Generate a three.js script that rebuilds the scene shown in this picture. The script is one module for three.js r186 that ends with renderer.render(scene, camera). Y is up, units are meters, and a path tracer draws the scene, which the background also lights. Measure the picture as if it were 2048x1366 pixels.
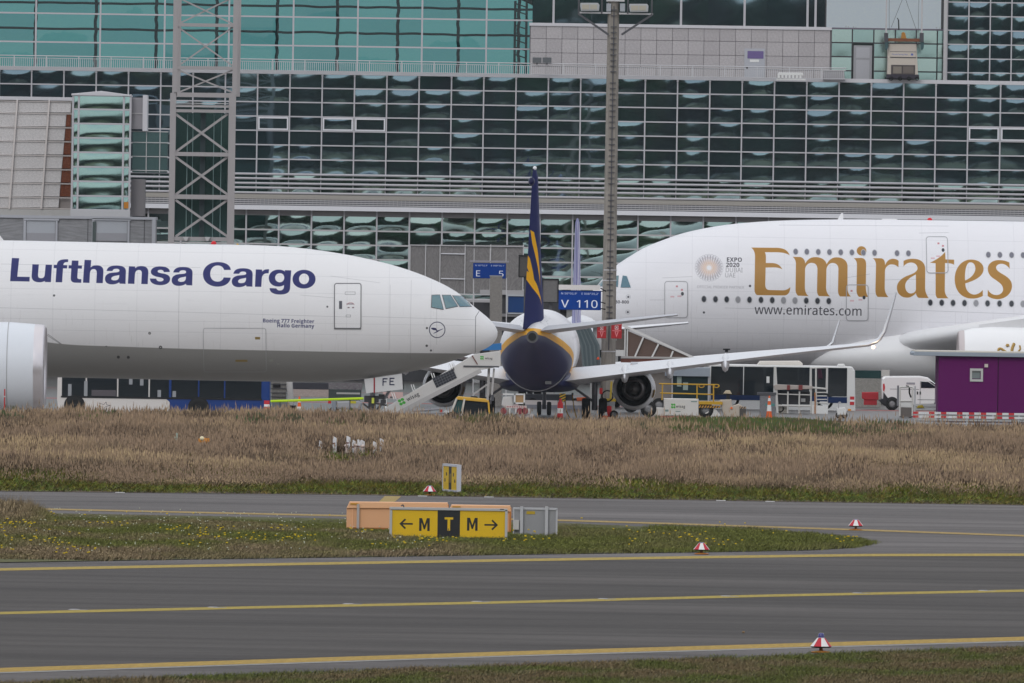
import * as THREE from 'three';
import { mergeGeometries } from 'three/addons/utils/BufferGeometryUtils.js';
import { createNoise2D, createNoise3D } from 'simplex-noise';

// ---------- camera, sky, sun, exposure ----------
const F = 24000, HC = 8.6, HZ = -183, ROLL = 0.015;     // long lens on a viewing platform
const scene = new THREE.Scene();
const camera = new THREE.PerspectiveCamera(2 * Math.atan(683 / F) * 180 / Math.PI, 1.5, 1, 120000);
camera.position.set(0, HC, 0);
camera.rotation.order = 'YXZ';
camera.rotation.set(Math.atan(HZ / F), 0, ROLL);
scene.add(camera);
const renderer = new THREE.WebGLRenderer({ antialias: true });
renderer.toneMapping = THREE.LinearToneMapping;
renderer.toneMappingExposure = 0.92;
renderer.shadowMap.enabled = true;

let seed = 1234567;
const rnd = () => { seed = (seed + 0x6d2b79f5) | 0; let t = Math.imul(seed ^ (seed >>> 15), 1 | seed); t = (t + Math.imul(t ^ (t >>> 7), 61 | t)) ^ t; return ((t ^ (t >>> 14)) >>> 0) / 4294967296; };
const rr = (a, b) => a + (b - a) * rnd();
const n2 = createNoise2D(rnd), n3 = createNoise3D(rnd);
const fbm2 = (x, y, o = 4) => { let a = 0, w = 0.5; for (let i = 0; i < o; i++) { a += w * n2(x, y); x *= 2.03; y *= 2.03; w *= 0.5; } return a; };
const clamp = (x, a = 0, b = 1) => Math.min(b, Math.max(a, x));
const sstep = (a, b, x) => { const t = clamp((x - a) / (b - a)); return t * t * (3 - 2 * t); };

// overcast sky: broken light-grey cloud with thin pale blue between, alike all round
{
  const w = 1024, h = 512, d = new Float32Array(w * h * 4);
  for (let j = 0; j < h; j++) for (let i = 0; i < w; i++) {
    const el = ((j + 0.5) / h - 0.5) * Math.PI, az = (i + 0.5) / w * Math.PI * 2;
    const o = (j * w + i) * 4;
    const x = Math.cos(el) * Math.cos(az), y = Math.sin(el), z = Math.cos(el) * Math.sin(az);
    const k = 1 / (Math.max(y, 0) + 0.16);
    let c = 0, a = 0.55, q = 1.1;
    for (let m = 0; m < 5; m++) { c += a * n3(x * k * q, y * 2 * q, z * k * q); a *= 0.5; q *= 2.1; }
    const cov = sstep(-0.45, 0.35, c), lum = 0.97 + 0.10 * Math.max(y, 0) + 0.10 * c;
    const blue = [0.74, 0.83, 0.97], cloud = [1.0, 0.985, 0.985];
    const low = sstep(0.0, 0.12, y);
    for (let m = 0; m < 3; m++) {
      let v = (blue[m] * (1 - cov) + cloud[m] * cov) * lum;
      v = v * low + (1 - low) * [0.93, 0.95, 0.98][m] * 0.97;
      if (y < 0) v = [0.16, 0.155, 0.14][m];
      d[o + m] = v * 1.06;
    }
    d[o + 3] = 1;
  }
  const t = new THREE.DataTexture(d, w, h, THREE.RGBAFormat, THREE.FloatType);
  t.mapping = THREE.EquirectangularReflectionMapping; t.magFilter = THREE.LinearFilter; t.minFilter = THREE.LinearFilter; t.needsUpdate = true;
  scene.background = t; scene.environment = t;
}
const sun = new THREE.DirectionalLight(new THREE.Color(1, 0.97, 0.92), 0.9);
sun.position.set(-150, 260, -120); sun.target.position.set(0, 0, -500);
sun.castShadow = true; sun.shadow.radius = 40; sun.shadow.mapSize.set(4096, 4096);
Object.assign(sun.shadow.camera, { left: -120, right: 120, top: 420, bottom: -320, near: 1, far: 1500 });
scene.add(sun, sun.target);
scene.fog = new THREE.FogExp2(new THREE.Color(0.84, 0.93, 1.0), 0.000033);

// ---------- photo-plane survey helpers: picture point at scale s (px per metre) -> world ----------
const CR = Math.cos(ROLL), SR = Math.sin(ROLL);
const W = (px, py, s) => { const u = px - 1024, v = py - 683; return [(u * CR + v * SR) / s, HC - ((-u * SR + v * CR) - HZ) / s, -F / s]; };
const G = (px, py, y = 0) => { const u = px - 1024, v = py - 683; const up = u * CR + v * SR, vp = -u * SR + v * CR - HZ; const D = F * (HC - y) / vp; return [up * D / F, y, -D]; };

// ---------- naming ----------
const used = new Map();
const numbered = (n) => { const k = used.get(n) ?? 0; used.set(n, k + 1); return k ? n + '_' + String(k).padStart(3, '0') : n; };
function thing(name, label, category, base = [0, 0, 0], group) {
  const o = new THREE.Group(); o.name = numbered(name); o.position.set(...base); o.userData = { label, category };
  if (group) o.userData.group = group;
  o.world = true; scene.add(o); return o;
}
function struct(name, geo, mat) { const m = new THREE.Mesh(geo, mat); m.name = numbered(name); m.userData = { kind: 'structure' }; scene.add(m); return m; }
function stuff(name, label, category, obj) { obj.name = numbered(name); obj.userData = { kind: 'stuff', label, category }; scene.add(obj); return obj; }
// a part: geometry given in world coordinates for things that are only moved, in local ones for turned things
function part(parent, name, geo, mat, label) {
  const root = parent.root ?? parent;
  if (Array.isArray(geo)) geo = mg(geo);
  if (root.world) geo.translate(-root.position.x, -root.position.y, -root.position.z);
  const m = new THREE.Mesh(geo, mat); m.name = name; m.root = root; if (label) m.userData.label = label;
  parent.add(m); return m;
}
function piece(parent, name, geo, mat, pos) {   // shared geometry placed by position
  const root = parent.root ?? parent, m = new THREE.Mesh(geo, mat); m.name = name; m.root = root;
  m.position.set(pos[0] - (root.world ? root.position.x : 0), pos[1] - (root.world ? root.position.y : 0), pos[2] - (root.world ? root.position.z : 0));
  parent.add(m); return m;
}
function one(name, label, category, geo, mat, base, group) {   // a thing that is a single mesh
  if (Array.isArray(geo)) geo = mg(geo);
  geo.translate(-base[0], -base[1], -base[2]);
  const m = new THREE.Mesh(geo, mat); m.name = numbered(name); m.position.set(...base); m.userData = { label, category }; if (group) m.userData.group = group; scene.add(m); return m;
}

// ---------- geometry helpers ----------
const mg = (a) => { if (a.length === 1) return a[0]; const l = a.map((g) => (g.index ? g.toNonIndexed() : g)); for (const g of l) for (const k of Object.keys(g.attributes)) if (!['position', 'normal', 'uv'].includes(k)) g.deleteAttribute(k); return mergeGeometries(l); };
const bx = (x0, x1, y0, y1, z0, z1) => new THREE.BoxGeometry(Math.abs(x1 - x0), Math.abs(y1 - y0), Math.abs(z1 - z0)).translate((x0 + x1) / 2, (y0 + y1) / 2, (z0 + z1) / 2);
// box whose front face covers a picture rectangle at scale s and that reaches `depth` behind it; dz moves it towards the camera
function pb(x0, y0, x1, y1, s, depth = 0.5, dz = 0) {
  const c = W((x0 + x1) / 2, (y0 + y1) / 2, s), w = Math.abs(x1 - x0) / s, h = Math.abs(y1 - y0) / s;
  return new THREE.BoxGeometry(w, h, depth).translate(c[0], c[1], c[2] - depth / 2 + dz);
}
const V = (a) => new THREE.Vector3(...a);
function tube(a, b, r, seg = 6, r2 = r) {
  const p = V(a), q = V(b), d = q.clone().sub(p), L = d.length();
  const g = new THREE.CylinderGeometry(r2, r, L, seg);
  g.applyQuaternion(new THREE.Quaternion().setFromUnitVectors(new THREE.Vector3(0, 1, 0), d.normalize()));
  return g.translate((p.x + q.x) / 2, (p.y + q.y) / 2, (p.z + q.z) / 2);
}
function bar(a, b, w, t = w) {   // square bar between points, broad face to the camera
  const p = V(a), q = V(b), d = q.clone().sub(p), L = d.length(); d.normalize();
  const g = new THREE.BoxGeometry(w, L, t);
  const zx = new THREE.Vector3(0, 0, 1), x = new THREE.Vector3().crossVectors(d, zx); if (x.lengthSq() < 1e-6) x.set(1, 0, 0); x.normalize();
  const z = new THREE.Vector3().crossVectors(x, d);
  g.applyMatrix4(new THREE.Matrix4().makeBasis(x, d, z)); return g.translate((p.x + q.x) / 2, (p.y + q.y) / 2, (p.z + q.z) / 2);
}
const ptube = (x0, y0, x1, y1, s, r, seg = 6, dz = 0) => { const a = W(x0, y0, s), b = W(x1, y1, s); a[2] += dz; b[2] += dz; return tube(a, b, r, seg); };
const pbar = (x0, y0, x1, y1, s, w, t = w, dz = 0) => { const a = W(x0, y0, s), b = W(x1, y1, s); a[2] += dz; b[2] += dz; return bar(a, b, w, t); };
// side profile given in picture points, extruded `depth` away from the camera with a rounded edge
function pex(pts, s, depth, bevel = 0.04, dz = 0) {
  const w = pts.map((p) => W(p[0], p[1], s)), sh = new THREE.Shape(w.map((p) => new THREE.Vector2(p[0], p[1])));
  const g = new THREE.ExtrudeGeometry(sh, { depth: depth - 2 * bevel, bevelEnabled: bevel > 0, bevelSize: bevel, bevelOffset: -bevel, bevelThickness: bevel, bevelSegments: 2, steps: 1 });
  return g.translate(0, 0, -F / s - depth + bevel + dz);
}
function wheel(c, r, w, axis = 'z', seg = 20) {   // [tyre, rim]
  const ty = new THREE.LatheGeometry([[r * 0.6, -w / 2], [r * 0.9, -w / 2], [r, -w * 0.3], [r, w * 0.3], [r * 0.9, w / 2], [r * 0.6, w / 2]].map((p) => new THREE.Vector2(...p)), seg);
  const rim = new THREE.LatheGeometry([[0.001, -w * 0.3], [r * 0.2, -w * 0.42], [r * 0.3, -w * 0.25], [r * 0.6, -w * 0.4], [r * 0.6, w * 0.4], [r * 0.3, w * 0.25], [r * 0.2, w * 0.42], [0.001, w * 0.3]].map((p) => new THREE.Vector2(...p)), seg);
  for (const g of [ty, rim]) { if (axis === 'z') g.rotateX(Math.PI / 2); else if (axis === 'x') g.rotateZ(Math.PI / 2); g.translate(...c); }
  return [ty, rim];
}
function grid(nu, nv, fn) {   // parametric sheet, fn(u,v) -> [x,y,z,tu?,tv?]
  const p = [], uv = [], ix = [];
  for (let j = 0; j <= nv; j++) for (let i = 0; i <= nu; i++) { const r = fn(i / nu, j / nv); p.push(r[0], r[1], r[2]); uv.push(r[3] ?? i / nu, r[4] ?? j / nv); }
  for (let j = 0; j < nv; j++) for (let i = 0; i < nu; i++) { const a = j * (nu + 1) + i; ix.push(a, a + 1, a + nu + 2, a, a + nu + 2, a + nu + 1); }
  const g = new THREE.BufferGeometry(); g.setAttribute('position', new THREE.Float32BufferAttribute(p, 3)); g.setAttribute('uv', new THREE.Float32BufferAttribute(uv, 2)); g.setIndex(ix); g.computeVertexNormals(); return g;
}
// ---------- materials ----------
const lin = (r, g, b) => new THREE.Color().setRGB(r, g, b);
const M = (c, roughness = 0.6, metalness = 0, more = {}) => new THREE.MeshPhysicalMaterial({ specularIntensity: 0.45, color: Array.isArray(c) ? lin(...c) : new THREE.Color(c), roughness, metalness, side: THREE.DoubleSide, ...more });
const MP = (c, more = {}) => new THREE.MeshPhysicalMaterial({ color: Array.isArray(c) ? lin(...c) : new THREE.Color(c), side: THREE.DoubleSide, ...more });
function canvasTex(w, h, draw) {
  const c = document.createElement('canvas'); c.width = w; c.height = h; const x = c.getContext('2d'); draw(x, w, h);
  const t = new THREE.CanvasTexture(c); t.colorSpace = THREE.SRGBColorSpace; t.magFilter = THREE.LinearFilter; return t;
}
function noiseTex(n, fn, srgb = true) {   // fn(u,v) -> [r,g,b] 0..1, tiles when fn does
  const d = new Uint8Array(n * n * 4);
  for (let j = 0; j < n; j++) for (let i = 0; i < n; i++) { const c = fn(i / n, j / n), o = (j * n + i) * 4; d[o] = clamp(c[0]) * 255; d[o + 1] = clamp(c[1]) * 255; d[o + 2] = clamp(c[2]) * 255; d[o + 3] = 255; }
  const t = new THREE.DataTexture(d, n, n, THREE.RGBAFormat); if (srgb) t.colorSpace = THREE.SRGBColorSpace; t.wrapS = t.wrapT = THREE.RepeatWrapping; t.magFilter = THREE.LinearFilter; t.needsUpdate = true; return t;
}
const tn = (u, v, k, o = 4, z = 0) => { // tiling noise
  const a = u * Math.PI * 2, b = v * Math.PI * 2; let s = 0, w = 0.5;
  for (let i = 0; i < o; i++) { s += w * n3(Math.cos(a) * k + Math.cos(b) * k * 1.3 + z, Math.sin(a) * k + 7.1 * i, Math.sin(b) * k + Math.sin(a) * 0.7); k *= 2.1; w *= 0.5; } return s;
};
const steel = M([0.50, 0.49, 0.50], 0.55, 0.1), steelDark = M([0.09, 0.09, 0.10], 0.6, 0.2), whitePaint = M([0.74, 0.74, 0.73], 0.45), rubber = M([0.022, 0.022, 0.023], 0.85), rimM = M([0.24, 0.24, 0.25], 0.45, 0.5);
const darkGlass = MP([0.012, 0.018, 0.024], { roughness: 0.06, ior: 1.5, clearcoat: 0.4 }), blackM = M([0.018, 0.018, 0.02], 0.7), yellowM = M([0.62, 0.36, 0.02], 0.5), redM = M([0.52, 0.03, 0.035], 0.55), blueM = M([0.012, 0.035, 0.17], 0.5), greyM = M([0.30, 0.30, 0.30], 0.7), orangeM = M([0.75, 0.13, 0.03], 0.6), navyM = M([0.012, 0.014, 0.06], 0.35);
// ================= ground, taxiways, meadow =================
const asphaltTex = noiseTex(1024, (u, v) => { const f = (rnd() - 0.5) * 0.13, c = tn(u, v, 1.2, 5) * 0.10, st = tn(u, v, 0.5, 5, 5) * 0.12; const b = 0.73 + f + c + st; return [b, b * 0.99, b]; });
const asphaltBump = noiseTex(512, () => { const f = rnd(); return [f, f, f]; }, false);
const asphaltMat = (k, ru, rv) => { const t = asphaltTex.clone(); t.repeat.set(ru, rv); t.needsUpdate = true; const b = asphaltBump.clone(); b.repeat.set(1.5, 1.5); b.needsUpdate = true; return M(k, 0.88, 0, { map: t, bumpMap: b, bumpScale: 0.004 }); };
// flat sheet from a world polygon (x,z), uv in metres
function sheet(pts, y) {
  const sh = new THREE.Shape(pts.map((p) => new THREE.Vector2(p[0], -p[2]))), g = new THREE.ShapeGeometry(sh);
  g.rotateX(-Math.PI / 2); g.translate(0, y, 0); return g;
}
const farEdge = [[-500, 976], [0, 983], [700, 990], [1300, 999.5], [2048, 1011], [2548, 1019]];
const nearEdge = [[-500, 1386], [100, 1365], [1024, 1333], [2048, 1296], [2548, 1278]];
const ip = (tab, x) => { for (let i = 1; i < tab.length; i++) if (x <= tab[i][0] || i === tab.length - 1) { const a = tab[i - 1], b = tab[i]; return a[1] + (b[1] - a[1]) * (x - a[0]) / (b[0] - a[0]); } };
struct('ground', sheet([[-20000, 0, 400], [20000, 0, 400], [20000, 0, -26000], [-20000, 0, -26000]], -0.03), M([0.16, 0.155, 0.10], 0.95));
// taxiway asphalt: one broad sheet from the near verge to the far verge
struct('taxiway', sheet([...nearEdge.map((p) => G(...p)), ...[...farEdge].reverse().map((p) => G(...p))], 0), asphaltMat([0.275, 0.257, 0.244], 1 / 110, 1 / 26));
// darker, more worn carriageway between the near edge lines
const lineNear = [[-500, 1357], [0, 1341], [1024, 1307.5], [2048, 1278], [2548, 1263]], lineMid = [[-500, 1238], [0, 1227], [512, 1215.5], [1024, 1205], [1536, 1192], [2048, 1182], [2548, 1172]];
const lineFar = [[-500, 1148], [0, 1139.5], [512, 1130], [1024, 1121], [1400, 1115], [1724, 1110.8], [2048, 1110], [2548, 1112]], lineBack = [[-500, 1004], [60, 1018], [690, 1032], [1120, 1041], [1300, 1046.5], [1711, 1060], [2048, 1072], [2548, 1090]];
struct('taxiway_carriageway', sheet([...lineNear.map((p) => G(...p)), ...[...lineFar].reverse().map((p) => G(...p))], 0.004), asphaltMat([0.165, 0.152, 0.140], 1 / 130, 1 / 24));
const lineTex = noiseTex(512, (u, v) => { const b = 0.9 + (rnd() - 0.5) * 0.12 + tn(u, v, 3, 5) * 0.34; return [b, b, b]; });
const lineMat = (c) => M(c, 0.8, 0, { map: lineTex });
function stripe(tab, th, mat, name, y = 0.009, off = 0) {
  const xs = []; for (let x = tab[0][0]; x <= tab[tab.length - 1][0]; x += 40) xs.push(x);
  const g = grid(xs.length - 1, 1, (u, v) => { const x = xs[Math.round(u * (xs.length - 1))], yy = ip(tab, x) + off, p = G(x, yy + (v - 0.5) * th * (yy - 480) / 640); return [p[0], y, p[2], p[0] / 3, v]; });
  return struct(name, g, mat);
}
stripe(lineNear, 6.2, lineMat([0.46, 0.30, 0.06]), 'taxiway_edge_line');
stripe(lineNear, 2.0, lineMat([0.34, 0.33, 0.31]), 'taxiway_line_border', 0.007, 5.2);
stripe(lineMid, 4.3, lineMat([0.44, 0.33, 0.06]), 'taxiway_centre_line');
stripe(lineFar, 5.0, lineMat([0.46, 0.33, 0.07]), 'taxiway_edge_line');
stripe(lineBack, 3.6, lineMat([0.42, 0.29, 0.10]), 'taxiway_edge_line');
{ const q = [[770, 992.5], [803, 993], [787, 1006], [755, 1006]].map((p) => G(...p)); struct('taxiway_marking', sheet(q, 0.009), lineMat([0.42, 0.30, 0.10])); }
// apron concrete
const concTex = noiseTex(512, (u, v) => { const b = 0.86 + (rnd() - 0.5) * 0.08 + tn(u, v, 2, 5) * 0.12; return [b, b * 0.985, b * 0.97]; });
{ const t = concTex.clone(); t.repeat.set(1 / 20, 1 / 20); t.needsUpdate = true; struct('apron', sheet([[-90, 0, -516], [90, 0, -516], [90, 0, -612], [-90, 0, -612]], 0.0), M([0.36, 0.34, 0.325], 0.5, 0, { map: t, specularIntensity: 1 })); struct('apron_stand', sheet([[-90, 0, -612], [90, 0, -612], [90, 0, -900], [-90, 0, -900]], 0.0), M([0.105, 0.098, 0.096], 0.38, 0, { map: t, specularIntensity: 1 })); }
for (const [d, w, c] of [[604, 0.5, [0.55, 0.12, 0.12]], [664, 3.2, [0.48, 0.20, 0.19]], [712, 1.2, [0.50, 0.22, 0.2]]]) struct('apron_marking', sheet([[-90, 0, -d], [90, 0, -d], [90, 0, -d - w], [-90, 0, -d - w]], 0.006), lineMat(c));

// meadow bank between taxiway and apron
const edgeD = (x) => { const px = x * 24000 / 430 / 1 + 1024 + 4; const p = G(px, ip(farEdge, px)); return -p[2]; };
const bankH = (x, D) => {
  const e = edgeD(x); if (D < e) return 0;
  const t = sstep(e + 6, 500, D), fall = 1 - sstep(508, 527, D);
  return (1.02 * t + 0.12 * fbm2(x * 0.07, D * 0.05) * sstep(e + 3, e + 30, D)) * fall + 0.01;
};
const meadowTex = noiseTex(512, (u, v) => { const a = tn(u, v, 2, 5), b = 0.8 + a * 0.3 + (rnd() - 0.5) * 0.2; return [b, b * (0.97 + a * 0.1), b * 0.95]; });
struct('meadow', grid(70, 120, (u, v) => { const x = -60 + 120 * u, e = edgeD(x), D = e + (529 - e) * v; return [x, bankH(x, D), -D, x / 9, D / 9]; }), M([0.15, 0.115, 0.07], 0.95, 0, { map: meadowTex }));
// grass island between the taxiways
const islandPx = [[-500, 1134], [0, 1126], [400, 1119], [700, 1115], [1024, 1110], [1400, 1105], [1620, 1101], [1705, 1096], [1751, 1087], [1710, 1079], [1629, 1071], [1482, 1061], [1300, 1055], [1120, 1047], [600, 1037], [116, 1028], [-500, 1016]];
const islandW = islandPx.map((p) => G(...p));
struct('grass_island', sheet(islandW, 0.02), M([0.10, 0.10, 0.04], 0.95));
const vergePx = [...nearEdge, [2548, 1480], [-500, 1480]], vergeW = vergePx.map((p) => G(...p));
struct('grass_verge', sheet(vergeW, 0.02), M([0.10, 0.095, 0.04], 0.95));
const inPoly = (x, z, P) => { let c = false; for (let i = 0, j = P.length - 1; i < P.length; j = i++) { const a = P[i], b = P[j]; if ((a[2] > z) !== (b[2] > z) && x < (b[0] - a[0]) * (z - a[2]) / (b[2] - a[2]) + a[0]) c = !c; } return c; };

// ---- grass tufts ----
function tuft(n, h, spread, wdt, lean, heads) {
  const gs = [], p = [], nn = [], uv = [];
  for (let i = 0; i < n; i++) {
    const a = rr(0, 6.283), r = spread * Math.sqrt(rnd()), bxx = Math.cos(a) * r, bz = Math.sin(a) * r, hh = h * rr(0.55, 1), la = rr(0, 6.283), ln = lean * hh * rr(0.3, 1) , w = wdt * rr(0.6, 1.2), f = rr(0, 3.14);
    const dx = Math.cos(f) * w, dz = Math.sin(f) * w, mx = bxx + Math.cos(la) * ln * 0.4 + 0.06 * hh * lean, mz = bz + Math.sin(la) * ln * 0.4, tx = bxx + Math.cos(la) * ln + 0.16 * hh * lean, tz = bz + Math.sin(la) * ln;
    const q = [[bxx - dx, 0, bz - dz], [bxx + dx, 0, bz + dz], [mx + dx * 0.7, hh * 0.6, mz + dz * 0.7], [mx - dx * 0.7, hh * 0.6, mz - dz * 0.7], [tx, hh, tz]];
    const T = (i0, i1, i2) => { for (const k of [i0, i1, i2]) { p.push(...q[k]); uv.push(0, q[k][1] / h); nn.push(Math.sin(la) * 0.75, 0.5, Math.cos(la) * 0.75); } };
    T(0, 1, 2); T(0, 2, 3); T(3, 2, 4);
    if (heads && rnd() < heads) { const s = w * 2.6; const hd = [[tx - s, hh * 0.9, tz], [tx + s, hh * 0.9, tz], [tx, hh * 1.08, tz], [tx, hh * 0.8, tz]]; for (const [a0, b0, c0] of [[0, 1, 2], [0, 3, 1]]) for (const k of [a0, b0, c0]) { p.push(...hd[k]); uv.push(0, 1); nn.push(0, 0.8, 0.6); } }
  }
  const g = new THREE.BufferGeometry(); g.setAttribute('position', new THREE.Float32BufferAttribute(p, 3)); g.setAttribute('normal', new THREE.Float32BufferAttribute(nn, 3)); g.setAttribute('uv', new THREE.Float32BufferAttribute(uv, 2)); return g;
}
const bladeMat = M([1, 1, 1], 0.9);
const tm = new THREE.Matrix4(), tq = new THREE.Quaternion(), tUp = new THREE.Vector3(0, 1, 0), tc = new THREE.Color();
function sow(name, label, geo, list) {   // list of [x,y,z,scale,scaleY,r,g,b]
  const m = new THREE.InstancedMesh(geo, bladeMat, list.length);
  list.forEach((t, i) => { tq.setFromAxisAngle(tUp, rr(-0.7, 0.7)); tm.compose(new THREE.Vector3(t[0], t[1], t[2]), tq, new THREE.Vector3(t[3], t[4], t[3])); m.setMatrixAt(i, tm); m.setColorAt(i, tc.setRGB(t[5], t[6], t[7])); });
  m.castShadow = m.receiveShadow = true; return stuff(name, label, /flower/.test(name) ? 'flowers' : /weed/.test(name) ? 'weeds' : 'grass', m);
}
{
  const dry = [[], [], []], green = [[], []], bush = [];
  for (let i = 0; i < 120000; i++) {
    const x = rr(-54, 54), e = edgeD(x), D = e + 0.3 + (515 - e) * Math.pow(rnd(), 0.9);
    const t = (D - e), n = fbm2(x * 0.09 + 3, D * 0.05, 4), n5 = fbm2(x * 0.5, D * 0.12 + 9, 3), px = x * F / D + 1024;
    const gr = 1 - sstep(11 + 12 * n + 4 * n5, 27 + 18 * n + 6 * n5, t);
    const patch = sstep(0.28, 0.5, fbm2(x * 0.13 + 40, D * 0.04 + 7, 4)) * 0.85;
    if (rnd() < Math.max(gr, patch * 0.8)) {
      const sc = gr > patch ? 0.45 + 0.55 * sstep(2, 22, t) : 1.15;
      green[i & 1].push([x, bankH(x, D) - 0.02, -D, 1.2, sc * rr(0.7, 1.2), (0.27 + 0.1 * n5) * rr(0.6, 1.35), (0.272 + 0.08 * n5) * rr(0.75, 1.3), 0.045 + rr(0, 0.015)]);
    } else {
      const clr = px > 628 && px < 778 && D > 448 && D < 465 ? 0.32 : 1; if (clr < 1 && D > 455 && rnd() < 0.7) continue; const k = rnd(), straw = sstep(0.1, 0.5, fbm2(x * 0.06 - 11, D * 0.09 - 5, 3) + (px > 1150 ? 0.18 * (1 - Math.abs(D - 478) / 40) : 0)), dk = sstep(0.2, 0.55, fbm2(x * 0.16 + 70, D * 0.06 + 30, 3));
      let c = [0.258, 0.178, 0.117]; c = c.map((v, j) => v * (1 - straw) + [0.40, 0.288, 0.165][j] * straw); c = c.map((v, j) => v * (1 - 0.8 * dk) + [0.08, 0.058, 0.038][j] * 0.8 * dk);
      const b = rr(0.72, 1.22);
      dry[i % 3].push([x, bankH(x, D) - 0.03, -D, 1.15, clr * rr(0.6, 1.15) * (0.85 + 0.5 * n), c[0] * b, c[1] * b, c[2] * b]);
    }
  }
  const G3 = [tuft(15, 0.66, 0.62, 0.0055, 1.0, 0.6), tuft(15, 0.60, 0.66, 0.006, 1.1, 0.4), tuft(14, 0.74, 0.6, 0.0055, 0.9, 0.8)];
  dry.forEach((l, i) => sow('meadow_grass', 'tall dry brown meadow grass on the bank before the apron', G3[i], l));
  const G4 = [tuft(14, 0.30, 0.3, 0.008, 0.8, 0), tuft(14, 0.27, 0.32, 0.008, 0.9, 0.1)];
  green.forEach((l, i) => sow('verge_grass', 'green grass fringe and patches along the far edge of the taxiway', G4[i], l));
  // dark green herbs in front of the white loader and the airport bus, weeds along the crest
  for (let i = 0; i < 5200; i++) { const px = rr(1275, 1735), D = rr(486, 506), x = (px - 1018) * D / F, k = fbm2(x * 0.4, D * 0.1, 3); if (k < -0.25) continue; const f = 1 - Math.abs((px - 1500) / 240) ** 4; bush.push([x, bankH(x, D) - 0.05, -D, rr(0.8, 1.3), rr(0.5, 1.1) * f * 0.95, 0.055 + rr(0, 0.045), 0.066 + rr(0, 0.045), 0.022 + rr(0, 0.015)]); }
  for (let i = 0; i < 520; i++) { const D = rr(484, 507), x = rr(-24, 24), k = fbm2(x * 0.25 + 90, 4, 3); if (k < 0.12) continue; bush.push([x, bankH(x, D) - 0.05, -D, rr(0.5, 0.9), rr(0.5, 1.15), 0.06 + rr(0, 0.05), 0.06 + rr(0, 0.04), 0.03 + rr(0, 0.02)]); }
  sow('weed_patch', 'dark green nettles and weeds on the crest of the meadow', tuft(30, 0.8, 0.3, 0.014, 0.7, 0.8), bush);
  const stalk = []; for (let i = 0; i < 6500; i++) { const x = rr(-50, 50), e = edgeD(x), D = rr(e + 16, 509); if (fbm2(x * 0.11 - 20, D * 0.06 + 5, 3) < rr(-0.5, 0.3)) continue; const b = rr(0.6, 1.3); stalk.push([x, bankH(x, D) - 0.03, -D, rr(0.7, 1.2), rr(0.55, 1.15), 0.29 * b, 0.2 * b, 0.125 * b]); }
  sow('tall_stalks', 'sparse taller seed stalks above the dry meadow grass', tuft(5, 0.98, 0.5, 0.007, 0.6, 1), stalk);
  const dock = []; for (let i = 0; i < 5200; i++) { const x = rr(-50, 50), e = edgeD(x), D = rr(e + 22, 508), k = fbm2(x * 0.2 + 33, D * 0.08 + 61, 3); if (k < 0.02 + rr(-0.15, 0.15)) continue; const b = rr(0.6, 1.3); dock.push([x, bankH(x, D) - 0.03, -D, rr(0.5, 1.0), rr(0.75, 1.25), 0.10 * b, 0.066 * b, 0.045 * b]); }
  sow('dark_weeds', 'scattered dark brown dock stalks among the dry meadow grass', tuft(12, 0.66, 0.22, 0.009, 0.8, 1), dock);
  // island
  const isl = [[], []], fl = [], wh = [];
  for (let i = 0; i < 85000; i++) {
    const D = rr(325, 405), x = rr(-24, 15), z = -D; if (!inPoly(x, z, islandW)) continue;
    const px = x * F / D + 1024, n = fbm2(x * 0.16, D * 0.05, 4), n5 = fbm2(x * 0.7 + 5, D * 0.2, 3);
    const dpy = 683 + F * HC / D + HZ + (px - 1024) * SR - ip([[-500, 1016], [116, 1028], [600, 1037], [1120, 1047], [1300, 1055], [1482, 1061], [1629, 1071], [1751, 1087]], px), edgeK = px < 1300 ? 0.22 + 0.78 * sstep(0, 26, dpy) : 1;
    const left = 1 - sstep(30, 120, px), back = sstep(360, 372, D), tall = left * back;
    const dryk = clamp(sstep(-0.1, 0.45, n + 0.1) * (px > 1150 ? 0.25 : 0.7) + tall + 0.75 * (1 - sstep(331, 344, D + 4 * n5 + (px < 300 ? 4 : 0))) * (px < 1300 ? 1 : 0.2)), b = rr(0.75, 1.25);
    const c = [0.185, 0.20, 0.05].map((v, j) => (v * (1 - dryk) + [0.33, 0.25, 0.15][j] * dryk) * b * (1 + 0.4 * n5));
    isl[i & 1].push([x, 0.0, z, 1 + tall * 0.4, rr(0.6, 1.2) * (0.75 * (tall > 0.3 ? 1 : edgeK) + tall * 1.8 + 0.3 * n * edgeK), ...c]);
    const yb = sstep(0.16, 0.42, fbm2(x * 0.22 + 20, D * 0.09 + 3, 3)) * (px > 1380 || px < 1120 ? 1 : 0.3) * (D < 362 ? 1 : 0.15);
    if (rnd() < yb * 0.13) fl.push([x, 0.16 + rr(0, 0.14), z, rr(0.7, 1.5), 1, 0.62, 0.44, 0.02]);
    else if (px < 900 && rnd() < 0.014) wh.push([x, 0.14 + rr(0, 0.12), z, rr(0.5, 1), 1, 0.55, 0.56, 0.42]);
  }
  const G5 = [tuft(13, 0.24, 0.26, 0.0075, 0.9, 0.2), tuft(13, 0.22, 0.28, 0.0075, 0.9, 0.1)];
  isl.forEach((l, i) => sow('island_grass', 'mown green and brown grass on the island behind the yellow sign', G5[i], l));
  sow('yellow_flowers', 'small yellow flowers scattered over the grass island', new THREE.IcosahedronGeometry(0.032, 0).scale(1, 0.6, 1), fl);
  sow('white_flowers', 'small pale flowers scattered over the left of the grass island', new THREE.IcosahedronGeometry(0.028, 0).scale(1, 0.6, 1), wh);
  const vg = [[], []];
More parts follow.
